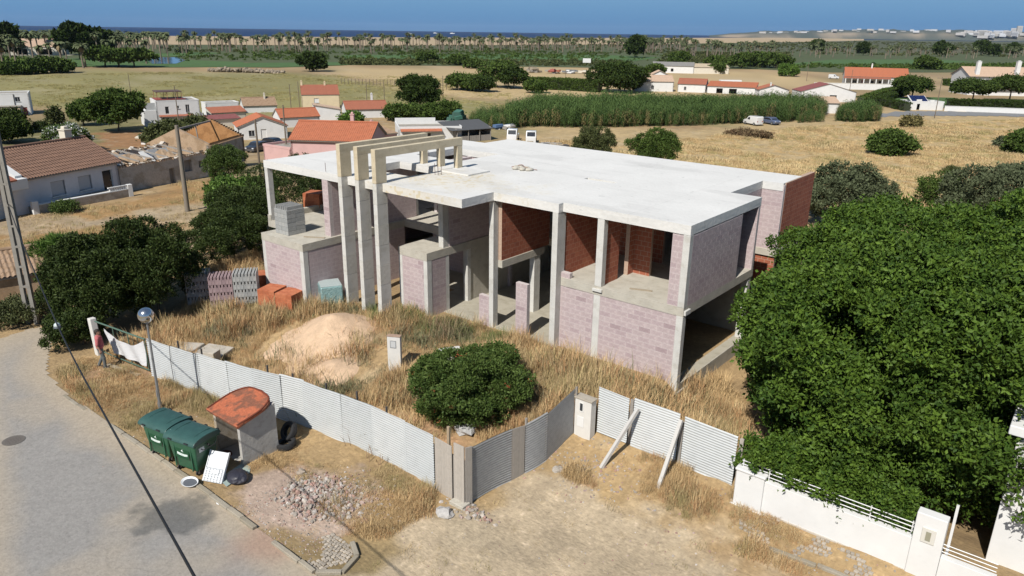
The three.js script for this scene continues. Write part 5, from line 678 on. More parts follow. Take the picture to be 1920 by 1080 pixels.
cottage({ label: 'white house with steep orange lean-to roof and two dark cars outside', a: [-105.66,-46.89], b: [-102.09,-54.18], d: 7, h: 2.2, rise: 1.6, kind: 'gableN', wall: PL.white, roof: RF.orange, front: [[1.7, .7, 1.0, .95, 'window'], [3.7, 0, .95, 1.8, 'blank']], over: .2 });
cottage({ label: 'small orange tiled house squeezed between the white house and the yellow one', a: [-114.79,-61.53], b: [-112.38,-68.81], d: 5, h: 2.0, rise: 1.3, wall: PL.white, roof: RF.orange });
cottage({ label: 'pink house with a broad bright orange tiled roof behind the concrete portals', a: [-57.87,-24.15], b: [-50.72,-28.9], d: 6.5, h: 2.5, rise: 1.5, wall: PL.pink, roof: RF.orange, over: .3, chimneys: [[5.6, -4.2, 3.3, 1.5, .4, PL.pink]] });
cottage({ name: 'annex', label: 'low pink annex wall block beside the dark cars', a: [-65.01,-25.37], b: [-60.33,-25.73], d: 4, h: 1.9, kind: 'flat', wall: PL.pink, parapet: .25 });
cottage({ label: 'tall narrow yellow house with red roof and stub chimneys', a: [-140,-84.75], b: [-135.04,-91.9], d: 6, h: 3.4, rise: 1.9, kind: 'mono', wall: PL.yellow, roof: RF.red, over: .1, front: [[2.8, 1.7, 1.1, 1.0, 'blank']], chimneys: [[.3, -5.7, 4.6, 1.6, .45], [5.7, -5.7, 5.1, .9, .4]] });
cottage({ name: 'white_shed', label: 'white walled shed with sloping salmon roof before the yellow house', a: [-120.47,-73.6], b: [-117.46,-78.13], d: 5, h: 2.2, rise: .9, kind: 'leanx', wall: PL.white, roof: RF.pale });
cottage({ label: 'low white cottage with weathered red tiles and tall white chimney', a: [-119.03,-80.82], b: [-114.48,-88.58], d: 6.5, h: 1.9, rise: 1.4, wall: PL.white, roof: RF.red, front: [[1.6, 0, 1.6, 1.4, 'open']], chimneys: [[6.2, -3.6, 2.9, 1.9, .42]] });
cottage({ name: 'pink_outbuilding', label: 'pink outbuilding with a square chimney behind the orange roof', a: [-83.13,-56.25], b: [-82.15,-61.48], d: 5, h: 2.0, rise: .6, kind: 'mono', wall: PL.pink, roof: RF.old, chimneys: [[1.6, -.9, 1.8, 1.7, .5, PL.pink], [3.2, -4.4, 2.2, 1.5, .4, PL.pink]] });
{ const t = cottage({ label: 'flat white house with an orange tiled strip above its terrace', a: [-84.11,-63.64], b: [-77.42,-72.1], d: 8, h: 2.3, kind: 'flat', wall: PL.white, parapet: .5, front: [[2, .4, .9, 1], [4.6, 0, .9, 1.7, 'door']] }); slope('tile_strip', t, 7.0, .3, 2.5, -.2, 2.05, .9, RF.orange); part('parapet_wall', bx(7.2, 1.2, .2, 3.6, 2.2, -7.9), PL.white, t); }
{ const a = [-77,-70.57], b = [-75.05,-77.25], y = H(...a), t = thing('canopy_shed', 'dark lean-to canopy shed with planked walls at the yard edge', 'shed', a[0], y, a[1], Math.atan2(-(b[1] - a[1]), b[0] - a[0])), w = Math.hypot(b[0] - a[0], b[1] - a[1]); part('roof', rx(bx(w + 1.5, .08, 5, w / 2 - .4, 0, -2.5), .22).translate(0, 2.0, 0), mat([.14, .14, .14], { rough: .6, map: T_mottle, per: 1 }), t); part('back_wall', bx(w, 2.6, .1, w / 2, 0, -4.6), M_boardG, t); for (const x of [0, w]) part('side_wall', bx(.1, 2.3, 4.4, x, 0, -2.5), M_boardG, t); for (const x of [.1, w / 3, w * .66, w - .1]) { part('post', bx(.1, 2.05, .1, x, 0, -.2), M_boardG, t); } for (let i = 0; i < 7; i++) part('plank', bx(w / 7 - .03, 1.0, .04, (i + .5) * w / 7, 0, -.3), M_boardG, t); }
{ const t = cottage({ label: 'two storey white house with red roof terrace and outside stair', a: [-133.6,-47.11], b: [-131.2,-54.52], d: 7, h: 4.6, kind: 'flat', wall: PL.white, parapet: .2, front: [[1.5, 2.3, .7, 1.35, 'door'], [3.6, 3.2, .5, .55], [5.2, 2.4, .75, 1.5]], side: [[1.5, 2.6, 1, 1.1]] }); const w = 6.6;
  slope('porch_roof', t, w - .4, .2, 2.1, .0, 1.8, .9, RF.red); part('roof_terrace', bx(w * .82, .1, 5, w * .45, 4.8, -3.6), M_red, t); part('terrace_canopy', bx(w * .7, .16, 4.4, w * .42, 6.2, -3.6), mat([.16, .10, .09], { map: T_mottle, per: .4 }), t); for (const x of [.6, 2.4, 4.2, 5.0]) for (const z of [-1.6, -5.5]) part('terrace_post', bx(.07, 1.3, .07, x, 4.9, z), M_red, t); part('side_block', bx(2.2, 3.0, 5, -1.2, 0, -2.6), PL.white, t); part('balcony_screen', bx(1.8, 1.4, .1, -1.0, 3.0, -.4), M_zinc[0], t); for (let i = 0; i < 9; i++) part('step', bx(.4, .3 + i * .3, .9, 7.4 + (8 - i) * .36, 0, -.6), PL.white, t); }
cottage({ label: 'low white annex with one wide dark window between the red roofs', a: [-143.5,-62.69], b: [-141.58,-69.43], d: 4, h: 2.6, kind: 'flat', wall: PL.white, front: [[2.8, .9, 1.6, .75, 'open']], parapet: .2 });
cottage({ name: 'lean_to', label: 'maroon metal roofed lean-to below the white annex', a: [-124.39,-51.76], b: [-122.9,-58.05], d: 3.4, h: 1.5, rise: .5, kind: 'mono', wall: PL.cream, roof: RF.maroon });
cottage({ name: 'lean_to', label: 'rusty orange tiled lean-to against the white annex', a: [-134.7,-58.83], b: [-133.39,-65.84], d: 3, h: 1.5, rise: .9, kind: 'mono', wall: PL.cream, roof: RF.red });
cottage({ label: 'brown tiled cottage with a pointed cream chimney behind the annex', a: [-142.88,-71.3], b: [-139.89,-77.84], d: 6, h: 1.6, rise: 1.5, wall: PL.white, roof: RF.old, chimneys: [[5.0, -2.4, 2.6, 1.4, .35, PL.cream]] });
{ const t = cottage({ label: 'white and grey two storey house at the end of the grassy garden', a: [-173.1,-30.08], b: [-169.9,-37.93], d: 7, h: 4.4, kind: 'flat', wall: PL.white, parapet: .2, front: [[6.0, 2.9, .9, .9, 'window'], [2.2, 1.0, .6, .4, 'open'], [7.0, 0, .9, 1.7, 'door']] }); part('porch', bx(7.5, .15, 2.4, 3.2, 2.0, 1.0), PL.grey, t); part('porch_wall', bx(5.2, 1.9, .15, 2.7, 0, 2.0), PL.old, t); part('yellow_door', bx(.8, 1.7, .06, 6.3, 0, 2.0), PL.yellow, t); part('drain_pipe', bar([5.8, .2, .08], [5.8, 4.4, .08], .07), M_steel, t); }
{ const t = cottage({ name: 'old_shed', label: 'old earth walled shed with mossy barrel tile roof beside the lane', a: [-30.44,13.38], b: [-29.79,10.2], d: 4.2, h: 1.45, rise: .75, kind: 'gable', wall: PL.tan, roof: RF.old, over: .2 }); }
{ const a = [-112.04,-34.45], t = thing('well_house', 'little white whitewashed well shelter at the orange yard', 'well', a[0], H(...a), a[1], .4); part('wall', bx(1.4, 1.5, 1.6, 0, -.1, 0, .03), PL.white, t); part('roof', rx(bx(2.2, .2, 2.4, 0, 1.35, 0), .25), PL.cream, t); }
// right hand side
cottage({ label: 'white gabled farmhouse beside the dark round trees past the reeds', a: [-116.2,-199.04], b: [-107,-206.36], d: 9, h: 3.2, rise: 1.7, kind: 'gable', wall: PL.white, roof: RF.pale, front: [[4.5, .8, .9, 1.1]], side: [[1.5, 1.2, .6, .8], [3, 1.2, .6, .8], [4.5, 1.2, .6, .8], [6, 1.2, .6, .8]] });
cottage({ name: 'gable_barn', label: 'taller white gable barn behind the farmhouse', a: [-124.19,-219.62], b: [-117.08,-224.11], d: 8, h: 3.6, rise: 2.0, kind: 'gableN', wall: PL.white, roof: RF.pale });
cottage({ label: 'small white house with salmon roof beyond the reed bed', a: [-106.03,-207.49], b: [-97.63,-210.51], d: 7, h: 2.6, rise: 1.5, kind: 'gable', wall: PL.white, roof: RF.red, front: [[2, .8, .8, 1]] });
cottage({ label: 'long low orange roofed outbuilding beyond the reed bed', a: [-97.27,-210.93], b: [-82.59,-214.99], d: 6, h: 2.2, rise: 1.3, kind: 'mono', wall: PL.white, roof: RF.orange, front: [[3, .1, 2, 1.6, 'open'], [7, .1, 2.4, 1.6, 'open']] });
cottage({ label: 'white walled cottage with a sloping gable and little chimney', a: [-80.2,-211.6], b: [-72.77,-217.06], d: 6, h: 2.0, rise: 1.4, kind: 'gableN', wall: PL.white, roof: RF.red, chimneys: [[3.5, -.3, 3, 1, .4]] });
cottage({ label: 'white house with broad low gable and maroon roof at the reed bed end', a: [-64,-202.13], b: [-51.28,-211.16], d: 9, h: 2.8, rise: 2.2, kind: 'gableN', wall: PL.white, roof: RF.maroon, over: .1, front: [[8.2, .2, 2, 1.8, 'open']] });
cottage({ name: 'lean_to', label: 'white lean-to with salmon tiles below the broad gabled house', a: [-49.26,-170.66], b: [-44.77,-173.6], d: 5, h: 2.5, rise: 1.2, kind: 'mono', wall: PL.white, roof: RF.pale });
{ const t = cottage({ label: 'white bungalow with large orange roof and pillared porch', a: [-77.15,-289.6], b: [-56.38,-296.93], d: 13, h: 3.6, rise: 2.9, kind: 'gable', wall: PL.white, roof: RF.orange, over: .4, front: [[3, .4, 1.2, 1.8], [6, .1, 1, 2.2, 'door'], [9, .4, 1.4, 1.8], [12, .4, 1.4, 1.8]], chimneys: [[9.5, -6.4, 6.2, 1.8, .5]] }); slope('porch_roof', t, 16.5, -.5, 3.5, .0, 2.9, 2.4, RF.red); for (let i = 0; i < 8; i++) part('porch_pillar', bx(.35, 2.9, .35, .2 + i * 2.15, 0, 2.2), PL.white, t); }
{ const a = [-79.44,-261.08], b = [-53.28,-276.46], y = H(...a), t = thing('garden_wall', 'long plain white garden wall before the orange roofed bungalow', 'wall', a[0], y, a[1]); local(t, part('wall', beamPanel(a, b, 2.3, .25, -.2), PL.white, t)); local(t, part('coping', beamPanel(a, b, .1, .4, 2.1), PL.cream, t)); const c = [-37.16,-181.67], e = [-5.42,-211.59], u = thing('garden_wall', 'low white roadside wall with dark hedge behind it', 'wall', c[0], H(...c), c[1]); local(u, part('wall', beamPanel([-26.67,-202.33], e, 1.35, .25, -.1), PL.white, u)); local(u, part('coping', beamPanel([-26.67,-202.33], e, .08, .36, 1.25), PL.white, u)); }
{ const t = cottage({ name: 'gatehouse', label: 'small white gatehouse with solar panels tilted on its roof', a: [-34.41,-198.05], b: [-27.18,-203.78], d: 5, h: 2.0, kind: 'flat', wall: PL.white, parapet: .35, front: [[2.2, 0, .8, 1.7, 'open']] }); part('gable_arch', bx(1.4, .5, .2, 2.6, 2.3, -.05, .1), PL.white, t); for (let i = 0; i < 3; i++) for (let k = 0; k < 2; k++) { const g = rx(bx(1.3, .05, 1.9, 0, 0, 0), .45); g.translate(2.25 + i * 1.4, 3.05 - .86 + (1 - k) * .88, -1.5 - (1 - k) * 1.75); part('solar_panel', g, mat([.02, .03, .11], { rough: .15, metal: .2 }), t); } part('panel_roof', rx(bx(4.6, .1, 4.2, 3.65, 0, -2.2), .45).translate(0, 1.55, -.55), PL.white, t); part('side_wall', bx(.2, 2.6, 3, 6.3, 0, -3), PL.white, t); }
{ const t = cottage({ label: 'large white villa with pale hipped roof and two stout chimneys', a: [-32.61,-272.27], b: [-7.51,-288.07], d: 14, h: 6.2, rise: 2.6, kind: 'gable', wall: PL.white, roof: RF.pale, over: .6, front: [[1.2, 3.6, 1.1, 1.5], [5.4, 3.4, 2.0, 1.9, 'window'], [9.0, 3.4, 6.5, 1.6, 'shutter'], [17, 3.4, 6.5, 1.6, 'shutter']], chimneys: [[2.6, -1.5, 6.2, 4.6, 1.2], [15, -1.5, 6.4, 4.6, 1.2]] }); part('balcony', bx(18, .3, 1.6, 12, 2.9, .8), PL.cream, t); }
cottage({ name: 'farm_shed', label: 'long white farm shed with grey and sandy sheet roofs', a: [-172.97,-311.1], b: [-155.25,-319.71], d: 14, h: 3.3, rise: 1.5, kind: 'gable', wall: PL.white, roof: mat([.36, .35, .34], { map: T_mottle, per: 3 }), front: [[3, .8, 1.2, 1.4, 'open'], [6, .8, 1.2, 1.4, 'open'], [9, .8, 1.2, 1.4, 'open']] });
cottage({ name: 'farm_shed', label: 'sandy roofed farm shed joined to the grey one', a: [-155.25,-319.71], b: [-142,-330.1], d: 14, h: 3.0, rise: 1.3, kind: 'gable', wall: PL.cream, roof: mat([.70, .58, .42], { map: T_mottle, per: 3 }) });
{ const g = [[-239.26,-353.9],[-229.22,-345.3]], a = g[0], t = thing('field_hoarding', 'blank white hoarding board standing in the dry field', 'sign board', a[0], H(...a), a[1], .5); part('board', bx(4.6, 2.4, .15, 0, 1.3, 0), PL.white, t); for (const s of [-1.8, 1.8]) part('leg', bx(.15, 1.4, .12, s, 0, 0), M_boardG, t); }
// vehicles
function vehicle({ label, a, turn, col, kind = 'car', group }) {
  const L = kind === 'van' ? 4.3 : kind === 'truck' ? 5.2 : 4.1, W = 1.72, Ht = kind === 'car' ? 1.47 : kind === 'van' ? 1.85 : 2.1, t = thing(kind === 'car' ? 'parked_car' : kind === 'van' ? 'parked_van' : 'parked_truck', label, kind, a[0], H(...a) + .02, a[1], turn, group), paint = new THREE.MeshPhysicalMaterial({ color: lin(...col), roughness: .35, clearcoat: .7, clearcoatRoughness: .1 });
  const prof = kind === 'car' ? [[-2.0, .35], [-2.02, .8], [-1.85, .98], [-1.55, 1.05], [-1.15, 1.40], [-.2, 1.47], [.55, 1.40], [1.15, .98], [1.85, .88], [2.05, .70], [2.05, .35]] : kind === 'van' ? [[-2.12, .35], [-2.15, 1.70], [-2.0, 1.83], [.1, 1.85], [.55, 1.72], [1.15, 1.08], [1.9, .98], [2.12, .75], [2.12, .35]] : [[-2.5, .45], [-2.5, 1.0], [.3, 1.0], [.32, 2.0], [.5, 2.12], [1.7, 2.08], [2.05, 1.3], [2.4, 1.15], [2.5, .45]];
  const s = new THREE.Shape(prof.map(p => new THREE.Vector2(...p))), g = new THREE.ExtrudeGeometry(s, { depth: W - .16, bevelEnabled: true, bevelSize: .06, bevelThickness: .08, bevelSegments: 3 }); g.translate(0, 0, -W / 2 + .08); part('body', boxUV(toCreasedNormals(g, .5)), paint, t);
  const win = kind === 'car' ? [[-1.42, 1.02], [-1.08, 1.34], [-.2, 1.40], [.48, 1.34], [.98, 1.02]] : kind === 'van' ? [[.0, 1.10], [.0, 1.62], [.40, 1.62], [.86, 1.12]] : [[.55, 1.30], [.55, 1.90], [1.45, 1.90], [1.75, 1.32]]; for (const z of [-1, 1]) part('side_window', new THREE.ExtrudeGeometry(new THREE.Shape(win.map(p => new THREE.Vector2(...p))), { depth: .012, bevelEnabled: false }).translate(0, 0, z * (W / 2 + .004) - .006), M_glass, t);
  const ws = kind === 'car' ? [.58, 1.38, 1.14, 1.0] : kind === 'van' ? [.58, 1.72, 1.16, 1.10] : [1.74, 2.02, 2.06, 1.34]; { const dx = ws[2] - ws[0], dy = ws[1] - ws[3], l = Math.hypot(dx, dy), q = bx(.012, l, W - .34, 0, -l / 2, 0); q.rotateZ(Math.atan2(dx, dy)); q.translate((ws[0] + ws[2]) / 2 + .045, (ws[1] + ws[3]) / 2 + .03, 0); part('windscreen', q, M_glass, t); }
  const f = prof[prof.length - 2][0] + .06; for (const z of [-.62, .62]) { part('headlight', bx(.06, .14, .3, f - .01, .66, z, .02), mat([.8, .82, .85], { rough: .1 }), t); part('tail_light', bx(.05, .2, .2, prof[1][0] - .05, .78, z, .02), mat([.4, .02, .02], { rough: .2 }), t); } for (const x of [-L * .32, L * .31]) for (const z of [-1, 1]) { const w = part('wheel', new THREE.CylinderGeometry(.32, .32, .2, 20).rotateX(Math.PI / 2).translate(x, .32, z * (W / 2 - .07)), mat([.02, .02, .02], { rough: .8 }), t); part('rim', new THREE.CylinderGeometry(.2, .2, .21, 14).rotateX(Math.PI / 2).translate(x, .32, z * (W / 2 - .062)), M_galv, w); } part('bumper', bx(.12, .22, W - .1, f - .03, .36, 0, .04), M_steel, t); return t;
}
vehicle({ label: 'white panel van parked at the edge of the reed bed', kind: 'van', a: [-50.84,-134.44], turn: 2.65, col: [.80, .80, .80] }); vehicle({ label: 'blue grey hatchback parked behind the white van', a: [-48.38,-138.33], turn: -.5, col: [.12, .15, .24] });
vehicle({ label: 'black car in front of the white house with a pale doorway', a: [-94.79,-46.34], turn: .3, col: [.012, .012, .016] }); vehicle({ label: 'dark grey car beside the pink annex wall', a: [-91.88,-41.64], turn: -1.2, col: [.03, .032, .04] });
vehicle({ label: 'white pickup with windscreen towards the flat roof', kind: 'truck', a: [-71.95,-79.38], turn: -1.0, col: [.78, .78, .78] }); vehicle({ label: 'white cabbed truck parked beside the heap of scrap', kind: 'truck', a: [-68.03,-79.52], turn: -.95, col: [.80, .79, .76] });
vehicle({ label: 'white van by the orange roofed bungalow', kind: 'van', a: [-93.88,-332.37], turn: .2, col: [.74, .75, .76] });
{ const a = [-100.4,-236.11], t = thing('caravan', 'white static caravan standing in the dry field', 'caravan', a[0], H(...a), a[1], .75); part('body', bx(7.5, 2.4, 2.6, 0, .5, 0, .15), PL.white, t); for (const x of [-2.5, -.8, 2.0]) part('window', bx(.9, .8, .04, x, 1.5, 1.31), M_glass, t); for (const x of [-1, 1]) part('wheel', new THREE.CylinderGeometry(.32, .32, .2, 14).rotateX(Math.PI / 2).translate(x, .32, 1.1), M_tyre, t); }
{ const mk = (px, label, w, h, d, m, nm = 'scrap_stack') => { const t = thing(nm, label, 'scrap', px[0], H(...px) - .05, px[1], .6), r = rng(Math.floor(px[0] * 9) + 3000); for (let i = 0; i < 9; i++) { const g = bx(w * (.2 + .3 * r()), h * (.2 + .3 * r()), d * (.3 + .4 * r()), 0, 0, 0, .02); g.rotateZ((r() - .5) * .5); g.rotateY(r() * 3); g.translate((r() - .5) * w * .7, r() * h * .5, (r() - .5) * d * .6); part('piece', g, m[i % m.length], t); } return t; };
  mk([-60.43,-75.61], 'low stack of old planks and pallets behind the house', 4.5, 1.1, 2.4, [M_boardG, timber, M_steel]); mk([-54.22,-72.22], 'green and white sheets of scrap lying past the planks', 3.6, .6, 2, [mat([.25, .36, .32]), M_boardG, PL.white]); mk([-65.85,-75.09], 'brown timber scrap between the two white trucks', 2.6, 1.0, 2, [timber, M_boardG]); mk([-81.73,-109.52], 'grey pallet stack at the foot of the reeds', 2.4, 1.8, 1.4, [M_galv, M_boardG]); mk([-79.88,-110.04], 'brown pallet stack at the foot of the reeds', 2.4, 1.7, 1.4, [M_boardG, M_steel]); mk([-83.57,-90.91], 'blue and white rubbish heap beside the canopy shed', 4, 1.2, 2.5, [PL.white, mat([.10, .18, .34]), M_boardG]); mk([-208.13,-262.54], 'tumbledown dark shack in the dry field', 9, 3, 4, [M_poleW, M_boardG, timber]); mk([-197.29,-262.41], 'rusty red scrap row beside the shack', 9, 2.4, 3, [M_red, RF.red, M_boardG]); mk([-190.44,-271.75], 'white sacks and sheets heaped in the dry field', 12, 2, 4, [PL.white, PL.cream, M_galv]); mk([-96.37,-90.35], 'green tank cabin behind the hedge', 3.5, 3.4, 3, [mat([.05, .16, .12]), mat([.06, .14, .11])]); }
// scattered line poles
for (const [x, z, h, label, arm] of [[-43.75,-11.25, 5.34, 'thin steel pole beside the pink annex', 0], [-64.28,-27.95, 6.38, 'tall dark pole at the corner of the pink house', 0], [-120.71,-44.51, 8.34, 'lamp pole in front of the two storey white house', 0], [-201.3,-73.59, 5.88, 'leaning pole standing out in the meadow', 0], [-142.76,-83.6, 5.84, 'bare pole at the meadow edge, nearer the brown cottage', 0], [-143.5,-86.53, 6.29, 'bare pole at the meadow edge, nearer the yellow house', 0], [-146.82,-110.16, 4.65, 'slim pole in the meadow before the tall chimney', 0], [-141.43,-111.53, 5.68, 'slim pole right behind the tall white chimney', 0], [-123.01,-114.57, 7.61, 'wooden line pole beside the big round tree', 0], [-166,-228.59, 3.67, 'line pole standing in the dry field', 0], [-161.14,-167.46, 4.28, 'line pole among the garden trees', 0], [-96.79,-305.46, 8.31, 'line pole beside the round bush in the dry field', 0], [-66.77,-260.61, 7.16, 'line pole before the white garden wall', 0], [-24.56,-179.43, 9.56, 'roadside line pole by the gatehouse with cross arm', 2]]) woodPole(x, z, h, label, { r: .10, arm });

// ---------- golf course, dunes, sea, headland ----------
const FY = -6;
const M_lawn = mat([.085, .175, .035], { map: T_mottle, per: 30 }), M_rough = mat([.10, .125, .04], { map: T_mottle, per: 25 }), M_scrub = mat([.105, .115, .05], { map: T_mottle, per: 60 }), M_sand = mat([.60, .45, .27], { map: T_mottle, per: 120 });
const far = (name, P, dy, m) => struct(name, sheet(P, FY + dy), m);
far('scrubland', [[-412.41,-85.05],[-409.15,-132.74],[-381.77,-202.67],[-314.97,-236.34],[-265.49,-290.09],[-203.04,-340.82],[-152.99,-393.33],[-113.19,-393.66],[-9.9,-536.32],[-131.94,-3308.13],[-709.98,-2084.57],[-623.8,-1004.9],[-665.01,-561.78],[-760.49,-364.84],[-839.05,-197.83]], .06, M_rough);
far('scrubland', [[-435.39,-820.96],[-21.65,-1155.36],[-139.36,-4961.74],[-1010.39,-4096.22],[-794.06,-1930.25],[-611.18,-1064]], .10, M_scrub);
far('lawn', [[-371.45,-77.89],[-362.6,-106.57],[-364.81,-129.47],[-340.79,-147.28],[-327.29,-176.48],[-367.45,-213.12],[-416.98,-200.17],[-466.33,-177.49],[-448.44,-144.97],[-432.64,-94.64]], .14, M_lawn); far('lawn', [[-367.32,-165.7],[-361.89,-197.15],[-340.73,-256.97],[-320.71,-263.18],[-310.26,-232.57],[-309.46,-193.67],[-328.61,-174.51]], .17, M_lawn);
far('lawn', [[-168.72,-477.3],[-180.49,-615.08],[-123.4,-715.26],[-91.36,-685.32],[-109.59,-570.07],[-133.47,-504.32]], .14, M_lawn); far('lawn', [[-431.32,-329.53],[-401.77,-444.63],[-331.09,-531.59],[-281.73,-522.57],[-250.42,-420.97],[-283.22,-310.2],[-326.9,-253.25]], .14, M_lawn); far('lawn', [[-508.79,-219.32],[-531.86,-281.37],[-504.42,-282.27],[-462.02,-223.95],[-455.67,-197.42]], .14, M_lawn);
far('pond', [[-410.84,-181.2],[-450.18,-207.67],[-445.3,-216.81],[-401.33,-197.43],[-368.68,-174.66],[-374.59,-165.29]], .20, mat([.03, .06, .11], { rough: .08 }));
far('lawn', [[-46.96,-221.05],[-44.56,-243.1],[-32.46,-250.92],[-23.89,-215.63],[-35.72,-202.85],[-40.13,-204.58]], .3, M_lawn);
far('dunes', [[-839.05,-197.83],[-760.49,-364.84],[-665.01,-561.78],[-623.8,-1004.9],[-709.98,-2084.57],[-894.79,-3384.23],[-1841.62,-6935.56],[-1648.72,-3998.92],[-1432.76,-2700.99],[-1339.28,-1735.35],[-1337.77,-1145.24],[-1386.18,-843.48],[-1465.52,-532.93],[-1535.63,-381.97]], .25, M_sand);
{ const g = drape([[-37.78,-179.2],[-33.91,-194.59],[-5.86,-216.73],[-4.87,-205.07],[-30.95,-181.12],[-35.71,-171.06]], 2, .05); struct('road', g, mat([.30, .30, .30], { map: T_mottle, per: 4 })).name = 'village_road'; }
{ // sea, out to its own horizon
  const g = new THREE.RingGeometry(300, 9300, 200, 40); g.rotateX(-Math.PI / 2); g.translate(10, -8, 23); const p = g.attributes.position, uv = g.attributes.uv; for (let i = 0; i < p.count; i++) uv.setXY(i, p.getX(i), p.getZ(i));
  struct('sea', g, new THREE.MeshPhysicalMaterial({ color: lin(.016, .045, .125), roughness: .8, specularIntensity: .3 })); }
{ // low headland with the town on it
  const A = [[-2006.3,-4310.25],[-1839.15,-4459.85],[-1631.65,-4588.49],[-1450.44,-4793.34],[-1265.59,-5002.3],[-1059.01,-5129.16],[-869.56,-5342.24],[-664.82,-5467.34],[-390.95,-5683.49],[-170.48,-5968.07]], P = [], I = [], C = [], prof = [[0, 0, 1], [.25, .55, 1], [.5, .85, 0], [1, 1, 0], [1.6, 1.05, 0], [2.2, .5, 0]], top = [8, 30, 43, 49, 56, 59, 59, 57, 56, 56];
  const n = 90; for (let i = 0; i <= n; i++) { const u = i / n * (A.length - 1), k = Math.min(A.length - 2, Math.floor(u)), f = u - k, x = mix(A[k][0], A[k + 1][0], f), z = mix(A[k][1], A[k + 1][1], f), h = mix(top[k], top[k + 1], f) * (.85 + .3 * fbm(u * 2.1, 4, 3, 256, 260)), dx = x - 10.8, dz = z - 23, L = Math.hypot(dx, dz);
    for (const [q, v, c] of prof) { const e = q * 420; P.push(x + dx / L * e, -7 + h * v * (.9 + .2 * fbm(u * 5, q * 4, 2, 256, 270)), z + dz / L * e); const s = c * .8 * sm(.3, .7, fbm(u * 1.6, 9 + q * 3, 3, 256, 280)); C.push(mix(.075, .42, s), mix(.095, .33, s), mix(.085, .24, s)); } }
  const w = prof.length; for (let i = 0; i < n; i++) for (let j = 0; j < w - 1; j++) { const a = i * w + j; I.push(a, a + w, a + 1, a + 1, a + w, a + w + 1); }
  const g = new THREE.BufferGeometry(); g.setAttribute('position', new THREE.Float32BufferAttribute(P, 3)); g.setAttribute('color', new THREE.Float32BufferAttribute(C, 3)); g.setIndex(I); g.computeVertexNormals(); struct('headland', g, new THREE.MeshStandardMaterial({ vertexColors: true, roughness: 1, side: THREE.DoubleSide }));
  // town blocks
  const m = [mat([.66, .68, .72], { map: T_plaster, per: 30 }), mat([.60, .60, .62], { map: T_plaster, per: 30 }), mat([.56, .54, .52], { map: T_plaster, per: 30 })], r = rng(99), box = boxUV(new THREE.BoxGeometry(1, 1, 1).translate(0, .5, 0)), win = mat([.10, .12, .15], { rough: .3 });
  function block(u, back, w, h, d, y, label, group) { const k = Math.min(A.length - 2, Math.floor(u)), f = u - k, x = mix(A[k][0], A[k + 1][0], f), z = mix(A[k][1], A[k + 1][1], f), dx = x - 10.8, dz = z - 23, L = Math.hypot(dx, dz), t = thing('town_block', label, 'building', x + dx / L * back, y, z + dz / L * back, Math.atan2(-dx, -dz) + (r() - .5) * .8, group); const b = part('wall', box, m[Math.floor(r() * 3)], t); b.scale.set(w, h, d); if (h > 20) for (let i = 0; i < Math.min(7, h / 5); i++) { const s = part('window_band', box, win, t); s.scale.set(w * .86, 1.3, .5); s.position.set(0, 3 + i * (h - 4) / 7, d / 2); } return t; }
  for (let i = 0; i < 100; i++) { const u = 1.1 + r() * 7.6; block(u, 100 + r() * 330, 16 + 24 * r(), 8 + 8 * r(), 14, 14 + 30 * sm(1, 4, u) * (.5 + .5 * r()), 'low white building scattered over the far headland', 'low houses on the headland'); }
  for (let i = 0; i < 44; i++) { const u = 5.9 + r() * 2.6; block(u, 20 + r() * 120, 26 + 34 * r(), 12 + 16 * r(), 20, 6 + 22 * r(), 'white resort block packed along the far shore', 'resort blocks along the shore'); }
  for (let i = 0; i < 12; i++) { const u = 7.1 + i * .13 + r() * .05; block(u, 150 + r() * 140, 24 + 14 * r(), 40 + 36 * r() * sm(6.5, 8, u), 20, 26, 'tall white apartment tower above the far shore', 'apartment towers of the far town'); } }
// boats
for (const [p, s, label] of [[[-2445.94,-2301.9], 1.3, 'white motor boat trailing a pale wake out at sea'], [[-3135.62,-3161.16], 1.1, 'small pale boat between the two brighter ones at sea'], [[-2921.12,-3074.81], 1.3, 'white boat with higher cabin on the open sea']]) { const t = thing('boat', label, 'boat', p[0], -8, p[1], .6), q = new THREE.Shape([[-9, 0], [8, 0], [12, 2.6], [-9, 2.2]].map(v => new THREE.Vector2(v[0] * s, v[1] * s))); part('hull', boxUV(new THREE.ExtrudeGeometry(q, { depth: 4.5 * s, bevelEnabled: true, bevelSize: .3, bevelThickness: .5, bevelSegments: 1 }).translate(0, 0, -2.2 * s)), PL.white, t); part('cabin', bx(8 * s, 2.4 * s, 3.4 * s, -1.5 * s, 2.2 * s, 0, .4), PL.white, t); part('window', bx(6 * s, .8 * s, 3.5 * s, -1.2 * s, 3.2 * s, 0), M_glass, t); part('mast', bar([0, 4.5 * s, 0], [0, 8 * s, 0], .12), M_galv, t); }
